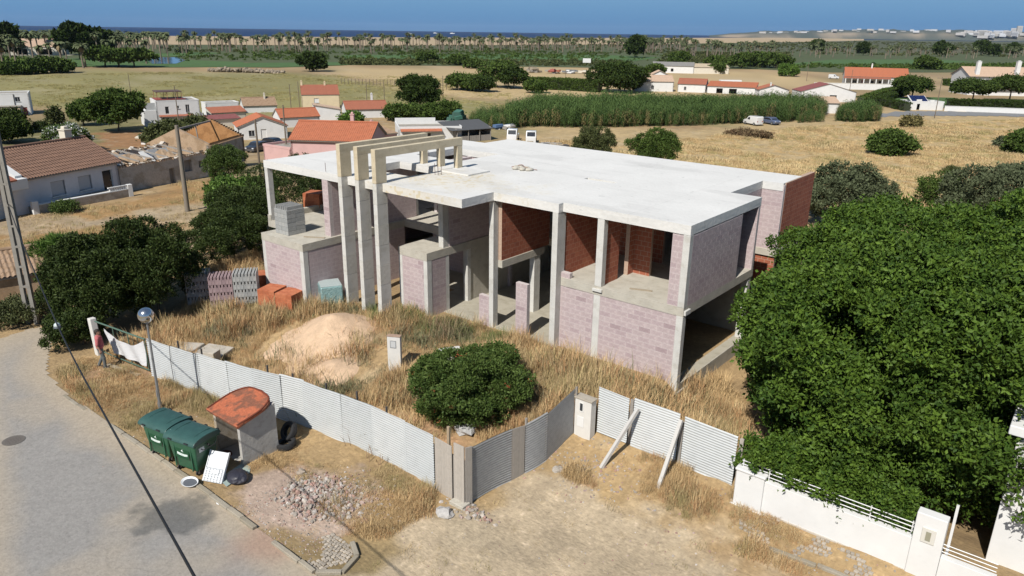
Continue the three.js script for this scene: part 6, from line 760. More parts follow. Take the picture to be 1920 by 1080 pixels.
// palms
function palmProto(seed, h) { const r = rng(seed), t = new THREE.Group(); t.name = 'palm_tree'; part('trunk', [bar([0, 0, 0], [.15, h * .5, 0], .42, .30, 8), bar([.15, h * .5, 0], [.1, h, .1], .30, .34, 8)], mat([.26, .21, .16], { map: T_wood, per: 1 }), t);
  const P = []; for (let i = 0; i < 46; i++) { const a = r() * 6.28, e = i < 30 ? -.15 + 1.3 * r() : -1.2 + .9 * r(), L = (i < 30 ? 3.1 : 2.4) * (.8 + .4 * r()), dx = Math.cos(a), dz = Math.sin(a), w = .5; let px = .1, py = h, pz = .1, ang = e; const N = 4; for (let k = 0; k < N; k++) { const nx = px + dx * Math.cos(ang) * L / N, ny = py + Math.sin(ang) * L / N, nz = pz + dz * Math.cos(ang) * L / N, w0 = w * Math.sin((k + .3) / (N + .5) * 3.1), w1 = w * Math.sin((k + 1.3) / (N + .5) * 3.1), sx = -dz, sz = dx; P.push(px - sx * w0, py - .15, pz - sz * w0, px, py, pz, nx, ny, nz, px - sx * w0, py - .15, pz - sz * w0, nx, ny, nz, nx - sx * w1, ny - .15, nz - sz * w1, px, py, pz, px + sx * w0, py - .15, pz + sz * w0, nx + sx * w1, ny - .15, nz + sz * w1, px, py, pz, nx + sx * w1, ny - .15, nz + sz * w1, nx, ny, nz); px = nx; py = ny; pz = nz; ang -= .45; } }
  const nGreen = 30 * 4 * 12 * 3; const mk = (arr, m, nm) => { const g = new THREE.BufferGeometry(); g.setAttribute('position', new THREE.Float32BufferAttribute(arr, 3)); g.computeVertexNormals(); part(nm, g, m, t); }; mk(P.slice(0, nGreen), new THREE.MeshStandardMaterial({ color: lin(.10, .125, .045), roughness: .7, side: THREE.DoubleSide }), 'fronds'); mk(P.slice(nGreen), new THREE.MeshStandardMaterial({ color: lin(.26, .20, .11), roughness: .9, side: THREE.DoubleSide }), 'dead_fronds'); return t; }
{ const r = rng(321), protos = [palmProto(1, 10), palmProto(2, 8), palmProto(3, 12)]; let first = true;
  const place = (x, z, s, label, group) => { const o = protos[Math.floor(r() * 3)].clone(); o.name = numbered('palm_tree'); o.position.set(x, H(x, z) + .1, z); o.rotation.y = r() * 6.28; o.scale.setScalar(s); scene.add(o); tag(o, label, 'palm tree', group); };
  for (const [x, z, s] of [[-359.61,-94.98, 1.15], [-365.79,-101.88, 1.1], [-371.17,-110.92, 1.15], [-379.25,-116.92, 1.0], [-360.54,-118.04, 1.2], [-378.68,-127.41, .95], [-351.28,-123.19, 1.15], [-359.95,-127.68, 1.1], [-418.53,-117.53, 1.2], [-427.81,-126.15, 1.1], [-421.73,-136.26, 1.0], [-410.34,-155.19, 1.1], [-401.89,-156.57, 1.0], [-405.71,-162.88, 1.15], [-417.07,-170.57, 1.0], [-390.53,-162.95, 1.05], [-400.49,-171.56, 1.0], [-375.89,-163.23, 1.05], [-449.91,-208.19, 1.0], [-464.13,-219.86, .9]]) place(x, z, s, 'tall palm on the clipped green lawn near the pond', 'palms by the pond lawn');
  const rowsP = [[-479.2,-233.02],[-459.19,-351.86],[-408.68,-493.76],[-305.02,-615.08],[-473.36,-953.36],[-575.91,-699.69],[-599.99,-464.63],[-601.24,-297.47]], A0 = [[-602.6,-293.7],[-589.82,-496.57],[-452.68,-927.22],[-544.3,-1114.37],[-640.61,-779.36],[-695.95,-541.5],[-698.39,-343.59]], A1 = [[-249.24,-494.47],[-208.91,-565.23],[-299.9,-822.01],[-363.25,-719.92]], A2 = [[-229.59,-620.03],[-71.82,-805.74],[-108.4,-1157.11],[-303.05,-814.67]];
  const fill = (P, n, label, group, s0, s1, thr = 0) => { let x0 = 1e9, x1 = -1e9, z0 = 1e9, z1 = -1e9, c = 0, gd = 0; for (const [x, z] of P) { x0 = Math.min(x0, x); x1 = Math.max(x1, x); z0 = Math.min(z0, z); z1 = Math.max(z1, z); } while (c < n && gd++ < 40000) { const x = mix(x0, x1, r()), z = mix(z0, z1, r()); if (!inPoly(x, z, P) || fbm(x * .02, z * .02, 2, 256, 290) < thr) continue; place(x, z, mix(s0, s1, r()), label, group); c++; } };
  fill(rowsP, 130, 'palm in the broad grove across the golf course', 'palms of the golf grove', .85, 1.25, .42); fill(A0, 90, 'palm at the seaward edge of the golf grove', 'palms before the dunes', .8, 1.15, .4); fill(A1, 46, 'palm in the thick grove behind the farm sheds', 'palms behind the sheds', .8, 1.1); fill(A2, 50, 'palm along the far side of the bright lawn', 'palms beyond the bright lawn', .7, 1.05); }
// the rest of the grove, one mass of palms
{ const r = rng(777), list = [], src = palmProto(5, 10), g = join([src.children[0].geometry, src.children[1].geometry].map(q => boxUV(q.clone()))); const n0 = src.children[0].geometry.toNonIndexed ? (src.children[0].geometry.index ? src.children[0].geometry.index.count : src.children[0].geometry.attributes.position.count) : 0, C = new Float32Array(g.attributes.position.count * 3); for (let i = 0; i < g.attributes.position.count; i++) { const c = i < n0 ? [.24, .19, .14] : [.10, .125, .05]; C.set(c, i * 3); } g.setAttribute('color', new THREE.BufferAttribute(C, 3));
  for (const [P, n, s0, s1] of [[[[-499.53,-115.43],[-497.75,-154.72],[-506.12,-201.04],[-517.55,-253.28],[-679.16,-338.62],[-730.8,-299.76],[-796.1,-198.07]], 190, .9, 1.3], [[[-517.55,-253.28],[-491.76,-411.53],[-339.98,-685.33],[-492.42,-991.67],[-645.74,-320.97]], 190, .8, 1.2], [[[-260.3,-516.35],[-71.82,-805.74],[-117.71,-1246.64],[-374.46,-742.07]], 90, .7, 1.0]]) { let c = 0, gd = 0, x0 = 1e9, x1 = -1e9, z0 = 1e9, z1 = -1e9; for (const [x, z] of P) { x0 = Math.min(x0, x); x1 = Math.max(x1, x); z0 = Math.min(z0, z); z1 = Math.max(z1, z); } while (c < n && gd++ < 20000) { const x = mix(x0, x1, r()), z = mix(z0, z1, r()); if (!inPoly(x, z, P)) continue; _o.position.set(x, H(x, z), z); _o.rotation.set(0, r() * 6.28, 0); _o.scale.setScalar(mix(s0, s1, r())); _o.updateMatrix(); const v = .75 + .5 * r(); list.push({ m: _o.matrix.clone(), c: [v, v, v] }); c++; } }
  const o = inst('palm_grove', g, new THREE.MeshStandardMaterial({ vertexColors: true, roughness: .8, side: THREE.DoubleSide }), list); o.userData = { kind: 'stuff', label: 'far mass of palms filling the groves towards the dunes', category: 'palms' }; }
cottage({ name: 'clubhouse', label: 'low club building with salmon roof behind the palms', a: [-519.9,-150.97], b: [-506.81,-177.35], d: 20, h: 5, rise: 4.5, wall: PL.cream, roof: RF.pale, front: [[3, .5, 6, 3.4, 'open'], [14, .5, 8, 3.4, 'open'], [28, .5, 6, 3.4, 'open']] });
// scrub and low bushes of the course: one mass
{ const r = rng(555), list = []; const add = (P, n, s0, s1, cols) => { let x0 = 1e9, x1 = -1e9, z0 = 1e9, z1 = -1e9, c = 0, gd = 0; for (const [x, z] of P) { x0 = Math.min(x0, x); x1 = Math.max(x1, x); z0 = Math.min(z0, z); z1 = Math.max(z1, z); } while (c < n && gd++ < n * 12) { const x = mix(x0, x1, r()), z = mix(z0, z1, r()); if (!inPoly(x, z, P)) continue; if (fbm(x * .015, z * .015, 3, 256, 300) < .46) { if (r() < .8) continue; } const s = mix(s0, s1, r() * r()); for (let k = 0; k < 5; k++) { _o.position.set(x + (r() - .5) * s * 2.2, H(x, z) + s * (.3 + .6 * r()), z + (r() - .5) * s * 2.2); _o.rotation.set(r() * 6, r() * 6, r() * 6); _o.scale.setScalar(s * (.7 + .5 * r())); _o.updateMatrix(); const t = r(), v = .8 + .4 * r(); list.push({ m: _o.matrix.clone(), c: [0, 1, 2].map(q => mix(cols[0][q], cols[1][q], t) * v) }); } c++; } };
  add([[-399.8,-85.65],[-391.84,-116.99],[-426,-129.16],[-438.62,-96.28]], 300, 1, 2.6, GREEN.mid); add([[-397.51,-189.89],[-361.23,-281.48],[-307.61,-392.06],[-235.95,-445.01],[-323.34,-609.75],[-452.81,-548.1],[-514.27,-395.97],[-497.66,-242.77]], 900, .6, 1.9, GREEN.mid); add([[-314.97,-236.34],[-213.22,-358.05],[-260.4,-437.84],[-358.21,-270.98]], 900, .7, 2.0, GREEN.scrub); add([[-521.78,-243.93],[-310.49,-636.81],[-583.38,-1194.19],[-665.44,-809.94],[-700.8,-334.61]], 1000, .8, 2.2, GREEN.scrub); add([[-207.48,-378.39],[-146.29,-424.13],[-275.82,-787.26],[-360.73,-680.23]], 1100, .9, 2.2, GREEN.scrub); add([[-150.32,-418.21],[-47.81,-523.37],[-54.63,-640.57],[-163.31,-471.83]], 1000, .7, 1.7, GREEN.mid); add([[-299.88,-734.11],[-13.98,-907.23],[-75.86,-2908.38],[-714.29,-2905.23],[-693.03,-1685.72],[-458.63,-908.52]], 1700, 1, 3, GREEN.scrub);
  const o = inst('shrubbery', LEAF.far, M_leafDull, list); o.userData = { kind: 'stuff', label: 'mixed low shrubs and scrub over the golf course and coastal plain', category: 'shrubs' }; }

// ---------- trees, bushes, reeds and grass ----------
const big = { name: 'garden_tree', leaf: 'broad', cols: GREEN.ficus, k: .19, trunk: .24, low: -.95, lobes: 120 };
tree({ ...big, label: 'big dense evergreen tree overhanging the white garden wall and railing', x: 6.7, z: .4, h: 7.8, r: 4.0, ry: 4.0, base: .2, n: 11500, seed: 11 });
tree({ ...big, label: 'broad evergreen tree beside the white house corner', x: 11.3, z: .0, h: 8.5, r: 4.1, base: .5, n: 10000, seed: 12 });
tree({ ...big, label: 'rounded evergreen tree close to the red brick tower of the unfinished house', x: 5.4, z: -7.4, h: 7.1, r: 4.6, base: .2, n: 8000, seed: 13 });
tree({ ...big, label: 'evergreen tree at the back of the garden grove', x: 10.2, z: -8.6, h: 8.2, r: 5.0, base: .6, n: 8000, seed: 14 });
for (const [x, z, sc, sd] of [[4.9, 4.55, .5, 'leafy shrub next to the end pillar of the white wall'], [5.8, 4.6, .42, 'low leafy shrub pushing through the railing near the end pillar'], [6.9, 4.62, .5, 'leafy shrub in the middle of the white wall railing'], [8.3, 4.6, .45, 'leafy shrub spilling over the railing by the gate pillar']]) tree({ name: 'ivy_shrub', label: sd, category: 'shrub', x, z, h: 1.5 + sc, r: .7, ry: .5, base: .1, lobes: 6, n: 340, s: .8, leaf: 'broad', cols: GREEN.ficus, trunk: .03, seed: 20 + Math.floor(x * 3) });
const bush = (label, x, z, h, r, n, o = {}) => tree({ name: 'bush', label, category: 'bush', x, z, h, r, base: .05, lobes: 24, k: .28, n, low: -.6, trunk: .06, stems: 3, leaf: 'small', cols: GREEN.carob, ...o });
bush('spreading green bush with red flowers in the middle of the lot', -5.04,5.71, 2.2, 2.05, 3200, { lobes: 52, k: .2, low: -.9, base: -.05, cols: GREEN.mid, s: .9, flowers: { n: 60, s: .5, c: [[.40, .10, .05], [.5, .16, .08]] }, seed: 31 });
bush('large dark carob tree beside the lane bend', -24.29,9.88, 4.4, 2.35, 3000, { lobes: 34, k: .26, seed: 32, s: 1.15 }); bush('large dark carob tree next to the grey block stacks', -23.6,7.98, 4.7, 2.45, 3200, { lobes: 34, k: .26, seed: 33, s: 1.15 }); bush('low dark shrub at the white gate post', -22.88,11.81, 1.6, 1.2, 900, { seed: 34 });
bush('dark rounded shrub between the carob and the left terrace wall', -25.88,2.31, 3.0, 2.3, 1700, { seed: 35 }); bush('dark evergreen shrub close to the terrace', -28.79,-0.71, 3.4, 2.6, 1700, { seed: 36 }); bush('dark evergreen seen through the open terrace frame', -29.69,-4.6, 4.4, 3.4, 1700, { seed: 37 });
bush('bright fig bush beyond the dark shrubs', -36.14,-4.64, 2.3, 2.3, 900, { cols: GREEN.fig, leaf: 'coarse', s: .8, seed: 38 }); bush('upright dark olive tree before the roofless barn', -44.36,-8.61, 3.6, 1.6, 1100, { cols: GREEN.mid, seed: 39 }); bush('pale green bamboo clump behind the old shed', -31.21,8.95, 2.5, 1.6, 900, { cols: GREEN.fig, leaf: 'blade', seed: 40 });
bush('scruffy shrub at the foot of the old shed', -27.67,12.29, 1.1, 1.5, 500, { cols: GREEN.scrub, seed: 41 }); bush('low weeds along the cottage terrace wall', -45.02,3.32, .8, .9, 260, { cols: GREEN.mid, seed: 42 });
const T = (label, x, z, h, r, n, o = {}) => tree({ name: 'tree', label, x, z, h, r, base: h * .15, lobes: 26, n, s: 1.5, leaf: 'coarse', cols: GREEN.mid, trunk: .16, k: .27, low: -.8, m: M_leafDull, ...o });
T('large leafy tree in the grassy garden', -131.06,-38.31, 7.2, 4.6, 1700, { seed: 51 }); T('smaller tree beside the large garden tree', -143.93,-37.74, 4.6, 2.6, 700, { seed: 52 }); T('dark fruit tree at the edge of the garden', -128.5,-19.91, 4.0, 3.2, 800, { seed: 53, cols: GREEN.carob, base: .4 }); T('dark fruit tree farther along the garden', -141.4,-23.71, 4.0, 3.4, 800, { seed: 54, cols: GREEN.carob, base: .4 }); bush('white flowering oleander behind the brown cottage roof', -111.83,-22.18, 4.1, 4.6, 1900, { leaf: 'coarse', s: 1, ry: 2.8, k: .24, seed: 55, cols: GREEN.mid, flowers: { n: 420, s: 2.2, c: [[.8, .8, .78], [.7, .72, .68]] } }); bush('small round bush on the garden grass', -140.32,-28.95, 1.7, 1.3, 260, { leaf: 'coarse', seed: 56 });
T('bare branched tree standing on the garden grass', -138.4,-30.89, 4.2, 1.3, 160, { seed: 57, cols: GREEN.scrub, trunk: .2 }); T('tangled green tree behind the ruined cottage', -102.75,-33.21, 4.2, 3.6, 900, { seed: 58, cols: GREEN.scrub, base: .2 }); T('grey green tree beside the two storey white house', -107.65,-40.48, 4.0, 3.4, 800, { seed: 59, cols: GREEN.scrub, base: .2 });
T('big dark round tree behind the village', -124.01,-107.56, 8.0, 5.0, 1500, { seed: 60, cols: GREEN.dark, base: .3 }); T('green climber bush between the pink chimneys', -107.9,-73.39, 2.6, 2.4, 400, { seed: 61, cols: GREEN.fig, base: .1 });
for (const [x, z, r, h, i] of [[-108.41,-86.11, 3, 3.4, 1], [-107.36,-90.06, 3.2, 3.2, 2], [-103.44,-91.27, 3, 3.4, 3], [-102.78,-94.83, 3.2, 4.0, 4]]) T('dark green hedge tree in the row behind the flat white house', x, z, h, r, 500, { group: 'hedge trees behind the flat white house', seed: 70 + i, cols: GREEN.mid, base: .1 });
T('yellow green bush behind the flat concrete roof', -36.13,-49.75, 3.6, 2.4, 800, { seed: 81, cols: GREEN.scrub, base: 0, leaf: 'small', s: 1.8 }); T('round olive bush at the back edge of the flat roof', -27.45,-48.5, 3.4, 2.6, 900, { seed: 82, cols: GREEN.mid, base: 0, leaf: 'small', s: 1.8 }); T('large dark bush standing alone in the tan field', -18.01,-110.18, 3.6, 3.4, 1400, { seed: 83, cols: GREEN.mid, base: 0, ry: 2.6 }); T('tiny bush in the tan field', -6.71,-96.28, 1.2, 1.0, 200, { seed: 84, cols: GREEN.scrub, base: 0, leaf: 'small' }); T('pale dry bush beyond the large dark bush', -24.3,-153.63, 2.4, 1.9, 300, { seed: 85, cols: GREEN.dry, base: 0 }); T('dark shrub at the far end of the tan field', -1.67,-125.99, 4, 2.6, 600, { seed: 86, base: 0 }); T('small grey bush by the pale stones of the tan field', -5.07,-132.56, 1.8, 1.2, 160, { seed: 87, cols: GREEN.olive, base: 0 });
T('grey olive shrub beyond the brick tower', -3.1,-29.66, 4.2, 2.6, 1100, { seed: 88, cols: GREEN.olive, base: 0, leaf: 'small', s: 1.7 }); T('grey olive shrub behind the garden grove', 5.33,-35.35, 4.8, 3.6, 1500, { seed: 89, cols: GREEN.olive, base: 0, leaf: 'small', s: 1.7 }); T('young olive shrub between tower and grove', -2.44,-36.56, 2.2, 1.4, 400, { seed: 90, cols: GREEN.olive, base: 0, leaf: 'small', s: 1.5 }); T('scrubby green bush in the dry grass behind the grove', 1.21,-40.23, 2.8, 2.2, 500, { seed: 91, cols: GREEN.mid, base: 0, leaf: 'small', s: 1.5 });
for (const [x, z, r, h, i, c] of [[-158.54,-159.68, 5, 5, 1, 'mid'], [-152.94,-159.37, 4, 4.5, 2, 'mid'], [-157.17,-176, 6, 8.5, 3, 'mid'], [-150.52,-176.41, 5, 7, 4, 'dark'], [-148.16,-158.31, 4, 4.5, 5, 'dark'], [-134.61,-167.63, 3.4, 3.6, 7, 'mid']]) T('garden tree in the clump standing out in the dry meadow', x, z, h, r, 480, { group: 'clump of garden trees in the meadow', seed: 100 + i, cols: GREEN[c], s: 2.2 });
for (const [x, z, r, h, i] of [[-121.5,-189.44, 7, 9, 1], [-116.21,-188.97, 7, 9.5, 2], [-116.44,-195.34, 5, 8, 3]]) T('dark round tree beside the white farmhouse', x, z, h, r, 700, { group: 'dark trees by the farmhouse', seed: 110 + i, cols: GREEN.dark, s: 2.2, base: .4 });
hedge('long clipped hedge crossing the dry meadow', [[-147.83,-179.62],[-134.73,-184.27],[-122.02,-185.49]], 3.2, 3.4, 1600, GREEN.mid, { leaf: 'coarse', s: 1.3 });
T('round pale green bush in the dry field by the line pole', -115.57,-336.59, 5.2, 4.6, 700, { seed: 121, cols: GREEN.fig, base: 0, s: 2 });
for (const [x, z, r, h, i] of [[-42.08,-237.28, 5.4, 6.6, 1], [-25.97,-239.14, 5.6, 6.4, 2], [-18.14,-253.05, 6.2, 7.4, 3]]) T(['umbrella pine on the lawn before the bungalow', 'umbrella pine by the roadside hedge', 'larger umbrella pine shading the villa'][i - 1], x, z, h, r, 900, { name: 'umbrella_pine', seed: 130 + i, cols: GREEN.pine, base: h * .38, s: 2, leaf: 'coarse', trunk: .25 });
hedge('dark clipped hedge behind the roadside white wall', [[-27.37,-209.75],[-18.75,-214.85],[-6.47,-223.93]], 2.2, 2.4, 1500, GREEN.dark, { leaf: 'coarse', s: 1 }); hedge('dark clipped hedge bordering the lawn drive', [[-33.91,-194.59],[-44.62,-208.81],[-48.43,-260.73]], 2, 2.0, 1100, GREEN.dark, { leaf: 'coarse', s: 1 }); hedge('clipped hedge below the long garden wall', [[-48.25,-204.83],[-51.84,-243.92],[-52.23,-270.28]], 2, 2.0, 900, GREEN.mid, { leaf: 'coarse', s: 1 }); hedge('clipped hedge beyond the villa lawn', [[-48.7,-324.25],[-39.69,-316.96]], 2, 2.4, 500, GREEN.mid, { leaf: 'coarse', s: 1 });
// far trees
const F = (label, x, z, h, r, n, o = {}) => tree({ name: 'far_tree', label, x, z, h, r, base: h * .1, lobes: 12, n, s: 2.4, leaf: 'far', cols: GREEN.dark, trunk: .4, k: .36, m: M_leafDull, ...o });
F('towering dark tree rising above the palms', -440.89,-158.23, 19, 9, 900, { seed: 201 }); F('dark tree at the edge of the palm lawn', -458.81,-126.77, 18, 10, 700, { seed: 202 }); F('dark tree behind the towering one', -497.57,-195.98, 15, 8, 600, { seed: 203 });
for (const [x, z, r, h, i] of [[-360.31,-136.26, 9, 8, 1], [-352.41,-138.94, 8, 7.5, 2], [-348.83,-144.3, 9, 8, 3]]) F('broad flat crowned tree before the pond', x, z, h, r, 420, { group: 'flat crowned trees by the pond', seed: 210 + i, cols: GREEN.mid, base: h * .35, s: 1.8 });
F('dark round bush at the end of the stony bank', -273.23,-187.26, 8, 6, 420, { seed: 221, s: 1.6, base: 0 });
for (const [x, z, r, h, i] of [[-319.41,-83.91, 7, 4.5, 1], [-319.93,-89.16, 6, 4, 2], [-322,-98.76, 7, 6, 3], [-323.81,-102.77, 6, 4.5, 4], [-348.37,-103.53, 6, 4, 5]]) F('dark bush in the belt along the meadow edge', x, z, h, r, 300, { group: 'bushes along the meadow edge', seed: 230 + i, s: 1.4, cols: GREEN.mid, base: 0 });
for (const [x, z, r, h, i] of [[-293.15,-501.23, 8, 15, 1], [-259.95,-822.32, 8, 14, 2], [-203.69,-788.4, 6, 12, 3], [-144.22,-839.81, 8, 14, 4], [-126.05,-944.92, 8, 15, 5], [-109.22,-907.64, 6, 12, 6], [-102.25,-992.89, 7, 13, 7]]) F('tall dark conifer rising above the far palms', x, z, h, r, 380, { group: 'dark conifers beyond the lawns', seed: 240 + i });
for (const [x, z, r, h, i] of [[-221.85,-436.56, 7, 7, 1], [-168.08,-371.54, 6, 7, 2], [-164.13,-397.95, 8, 8, 3], [-162.86,-422.14, 9, 9, 4], [-151.32,-416.74, 8, 8, 5], [-147.68,-330.03, 4, 5, 6], [-157.73,-287.52, 4, 5, 7], [-309.83,-293.86, 6, 6, 8], [-281,-289.09, 6, 5, 9], [-251.63,-269.48, 5, 4, 10], [-228.34,-266.74, 4, 4, 11], [-88.01,-487.16, 8, 7, 12], [-187.72,-363.3, 4, 5, 13]]) F('bushy tree in the belt between dry fields and palms', x, z, h, r, 300, { group: 'trees between the fields and the palms', seed: 260 + i, s: 1.5, cols: GREEN.mid });
// stony bank in the meadow
{ const r = rng(881), list = []; const a = [-297.91,-152.7], b = [-267.08,-167.3]; for (let i = 0; i < 420; i++) { const u = r(), s = .25 + .9 * r() * r(), x = mix(a[0], b[0], u) + (r() - .5) * 5, z = mix(a[1], b[1], u) + (r() - .5) * 5; _o.position.set(x, H(x, z) + r() * 1.6 * (1 - Math.abs(u - .4)), z); _o.rotation.set(r() * 6, r() * 6, r() * 6); _o.scale.setScalar(s); _o.updateMatrix(); const v = .6 + .6 * r(); list.push({ m: _o.matrix.clone(), c: [.44 * v, .36 * v, .27 * v] }); } const o = inst('rubble', rock(1, 3), mat([1, 1, 1], { map: T_mottle, per: 1 }), list); o.name = numbered('rubble'); o.userData = { kind: 'stuff', label: 'long bank of dumped stones across the far meadow', category: 'rubble' }; }
// giant reeds
{ const r = rng(71), P = []; const caneG = (() => { const g = []; const q = rng(4); for (let k = 0; k < 3; k++) { const x = (q() - .5) * .5, z = (q() - .5) * .5, h = 3.4 + 1.6 * q(), lx = (q() - .5) * .8, lz = (q() - .5) * .8; const tri = (a, b, c) => g.push(...a, ...b, ...c); tri([x - .03, 0, z], [x + .03, 0, z], [x + lx, h, z + lz]); for (let i = 0; i < 13; i++) { const f = .25 + .75 * i / 13, an = q() * 6.28, L = .75 + .4 * q(), bx_ = x + lx * f, by = h * f, bz = z + lz * f, dx = Math.cos(an), dz = Math.sin(an), w = .055; const m = [bx_ + dx * L * .5, by + .32, bz + dz * L * .5], e = [bx_ + dx * L, by + .05 - .25 * q(), bz + dz * L]; tri([bx_, by, bz], [m[0] - dz * w, m[1], m[2] + dx * w], [m[0] + dz * w, m[1], m[2] - dx * w]); tri([m[0] - dz * w, m[1], m[2] + dx * w], e, [m[0] + dz * w, m[1], m[2] - dx * w]); } } const b = new THREE.BufferGeometry(); b.setAttribute('position', new THREE.Float32BufferAttribute(g, 3)); b.computeVertexNormals(); return b; })();
  const bed = (label, P, n, s0, s1, seed) => { const list = [], q = rng(seed); let x0 = 1e9, x1 = -1e9, z0 = 1e9, z1 = -1e9; for (const [x, z] of P) { x0 = Math.min(x0, x); x1 = Math.max(x1, x); z0 = Math.min(z0, z); z1 = Math.max(z1, z); } let gd = 0; while (list.length < n && gd++ < n * 20) { const x = mix(x0, x1, q()), z = mix(z0, z1, q()); if (!inPoly(x, z, P)) continue; const d = distPoly(x, z, P), e = fbm(x * .12, z * .12, 3, 256, 310), s = mix(s0, s1, q()) * (.7 + .6 * e) * mix(.7, 1, sm(0, 2.5, d)); _o.position.set(x, H(x, z) - .05, z); _o.rotation.set((q() - .5) * .2, q() * 6.28, (q() - .5) * .2); _o.scale.set(s, s, s); _o.updateMatrix(); const t = q(), dry = d < 1.2 && q() < .3 ? 1 : 0, v = .8 + .4 * q(); list.push({ m: _o.matrix.clone(), c: dry ? [.25 * v, .20 * v, .09 * v] : [mix(.055, .11, t) * v, mix(.10, .17, t) * v, mix(.03, .05, t) * v] }); } const o = inst(numbered('reed_bed'), caneG, M_leafDull, list); o.userData = { kind: 'stuff', label, category: 'reeds' }; };
  bed('long thicket of tall green giant reeds across the field', [[-83.04,-90.27],[-80.84,-98.56],[-71.71,-104.15],[-66.95,-112.73],[-60.28,-120.82],[-53.81,-132.76],[-46.91,-145.49],[-44.24,-158.89],[-46.71,-171.56],[-55.01,-175.94],[-68.59,-157.51],[-85.31,-134.18],[-96.46,-117.14],[-95.95,-104.92]], 5200, .75, 1.15, 5); bed('shorter reeds straggling beside the canopy shed', [[-89.47,-87.31],[-83.04,-90.27],[-91.65,-100.66],[-96.38,-95.77]], 330, .55, .9, 6); bed('separate clump of giant reeds by the village road', [[-39.85,-154.25],[-36.12,-155.18],[-32.47,-161.88],[-35.43,-174.7],[-40.91,-172.37],[-42.99,-166.76]], 520, .7, 1.05, 7); bed('dry reeds before the end of the thicket', [[-44.88,-144.72],[-41.26,-151.32],[-43.41,-158.17],[-47.52,-152.34]], 160, .4, .6, 8); }
// grass
const Z_lot = [[-20.47,11.45],[-17.46,10.78],[-14.75,10.47],[-11.91,9.97],[-9.6,9.46],[-7.9,9.23],[-6.35,9.14],[-4.83,9.12],[-3.48,9.15],[-4.24,7.88],[-3.6,6.89],[-2.43,5.51],[-1.54,4.61],[-0.86,4.2],[0.23,3.95],[2.05,3.54],[4.05,3.87],[1.74,-2.67],[0.15,-2.69],[-0.03,0.17],[-1.7,0.53],[-3.43,0.45],[-5.21,0.29],[-7.31,0.64],[-9.11,0.63],[-10.55,0.8],[-12,1.02],[-12.98,1.42],[-13.95,1.35],[-14.95,1.94],[-15.94,3.34],[-17.06,4.3],[-18.89,5.38],[-20.73,6.5],[-22.19,7.32],[-21.72,8.11],[-20.26,10.31]];
const bareMask = (x, z, r) => { const b = [-13.12,5.79]; if (Math.hypot((x - b[0]) / 3.3, (z - b[1]) / 2.8) < 1 && r() < .9) return true; for (const P of [Z_bare, Z_gate]) if (sdPoly(x, z, P) < .2 && r() < .96) return true; if (z > -.2 && z < .95 && x > -5.4 && x < .6 && r() < .9) return true; return inPoly(x, z, [[-22.1, 4.1], [-16.7, 4.1], [-16.7, 1.6], [-13.5, 1.6], [-13.5, 1.4], [-11.5, 1.4], [-11.5, .3], [-5.3, .35], [-5.3, .06], [0.1, .12], [.1, -13], [-22.1, -13]]); };
grass('dry_grass', 'dense dry straw coloured grass all over the building lot', Z_lot, 16000, STRAW.concat(STRAW, OLD), { mask: bareMask, thresh: .38, sc: [.45, 1.25], seed: 1 });
const Z_verge = [[-20.27,13.47],[-21.16,12.34],[-20.03,11.64],[-17.13,11.28],[-14.2,10.82],[-11.38,10.31],[-9.17,9.78],[-7.46,9.59],[-5.95,9.49],[-4.43,9.49],[-3.12,9.58],[-2.46,10.51],[-2.56,11.85],[-3.35,12.51],[-4.9,12.41],[-6.73,11.83],[-8.26,11.95],[-8.24,12.53],[-9.45,12.54],[-12.08,11.58],[-14.2,11.83],[-13.78,13.03],[-11.94,13.58],[-14.77,13.88],[-17.07,14.01]];
grass('dry_grass', 'patchy dry grass on the verge between lane and hoarding', Z_verge, 6500, STRAW.concat(OLD), { mask: (x, z, r) => sdPoly(x, z, Z_lane) < .25 || (sdPoly(x, z, Z_gate) < 0 && r() < .9) || (x < -8.6 && x > -10.4 && z < 12.7 && z > 11.1) || (sdPoly(x, z, Z_rub) < 0 && r() < .75), thresh: .42, sc: [.25, .62], seed: 2 });
grass('dry_grass', 'thin dry grass edging the dirt forecourt', [[-0.43,6.74],[0.05,5.42],[1.88,4.64],[4.42,4.56],[5.59,5.47],[7.85,5.61],[6.87,6.57],[4.46,6.66],[2.69,6.4],[0.92,6.72]], 2400, STRAW.concat(OLD), { thresh: .45, sc: [.25, .65], ns: .9, seed: 3 });
grass('dry_grass', 'dry grass between the propped sheets and the house corner', [[-0.88,4.32],[2.05,3.54],[4.01,3.57],[1.79,-2.71],[0.06,-0.02],[-3.16,0.86]], 1800, STRAW, { thresh: .2, sc: [.6, 1.0], seed: 4, mask: bareMask });
grass('dry_grass', 'tall tan grass of the field behind the house', [[-66.46,-81.1],[-51.57,-101.5],[-41.39,-136.24],[-28.33,-169.19],[-4.21,-197.4],[7.84,-42.37],[-3.38,-29.4],[-9.68,-42.83],[-31.83,-50.61],[-70.38,-77.15]], 26000, [[.64, .47, .24], [.57, .40, .20], [.66, .52, .29], [.46, .38, .17]], { geos: [TUFTFAR], thresh: .34, sc: [.6, 1.25], ns: .14, seed: 5 });
grass('dry_grass', 'straw grass beside the terrace and block stacks', [[-24.98,4.58],[-26.74,0.25],[-20.77,3.67],[-18.83,4.83],[-22.03,7.13],[-22.02,7.68],[-20.41,9.29],[-21.77,7.55]], 2600, STRAW.concat(OLD), { thresh: .25, sc: [.6, 1.1], seed: 6, mask: bareMask });
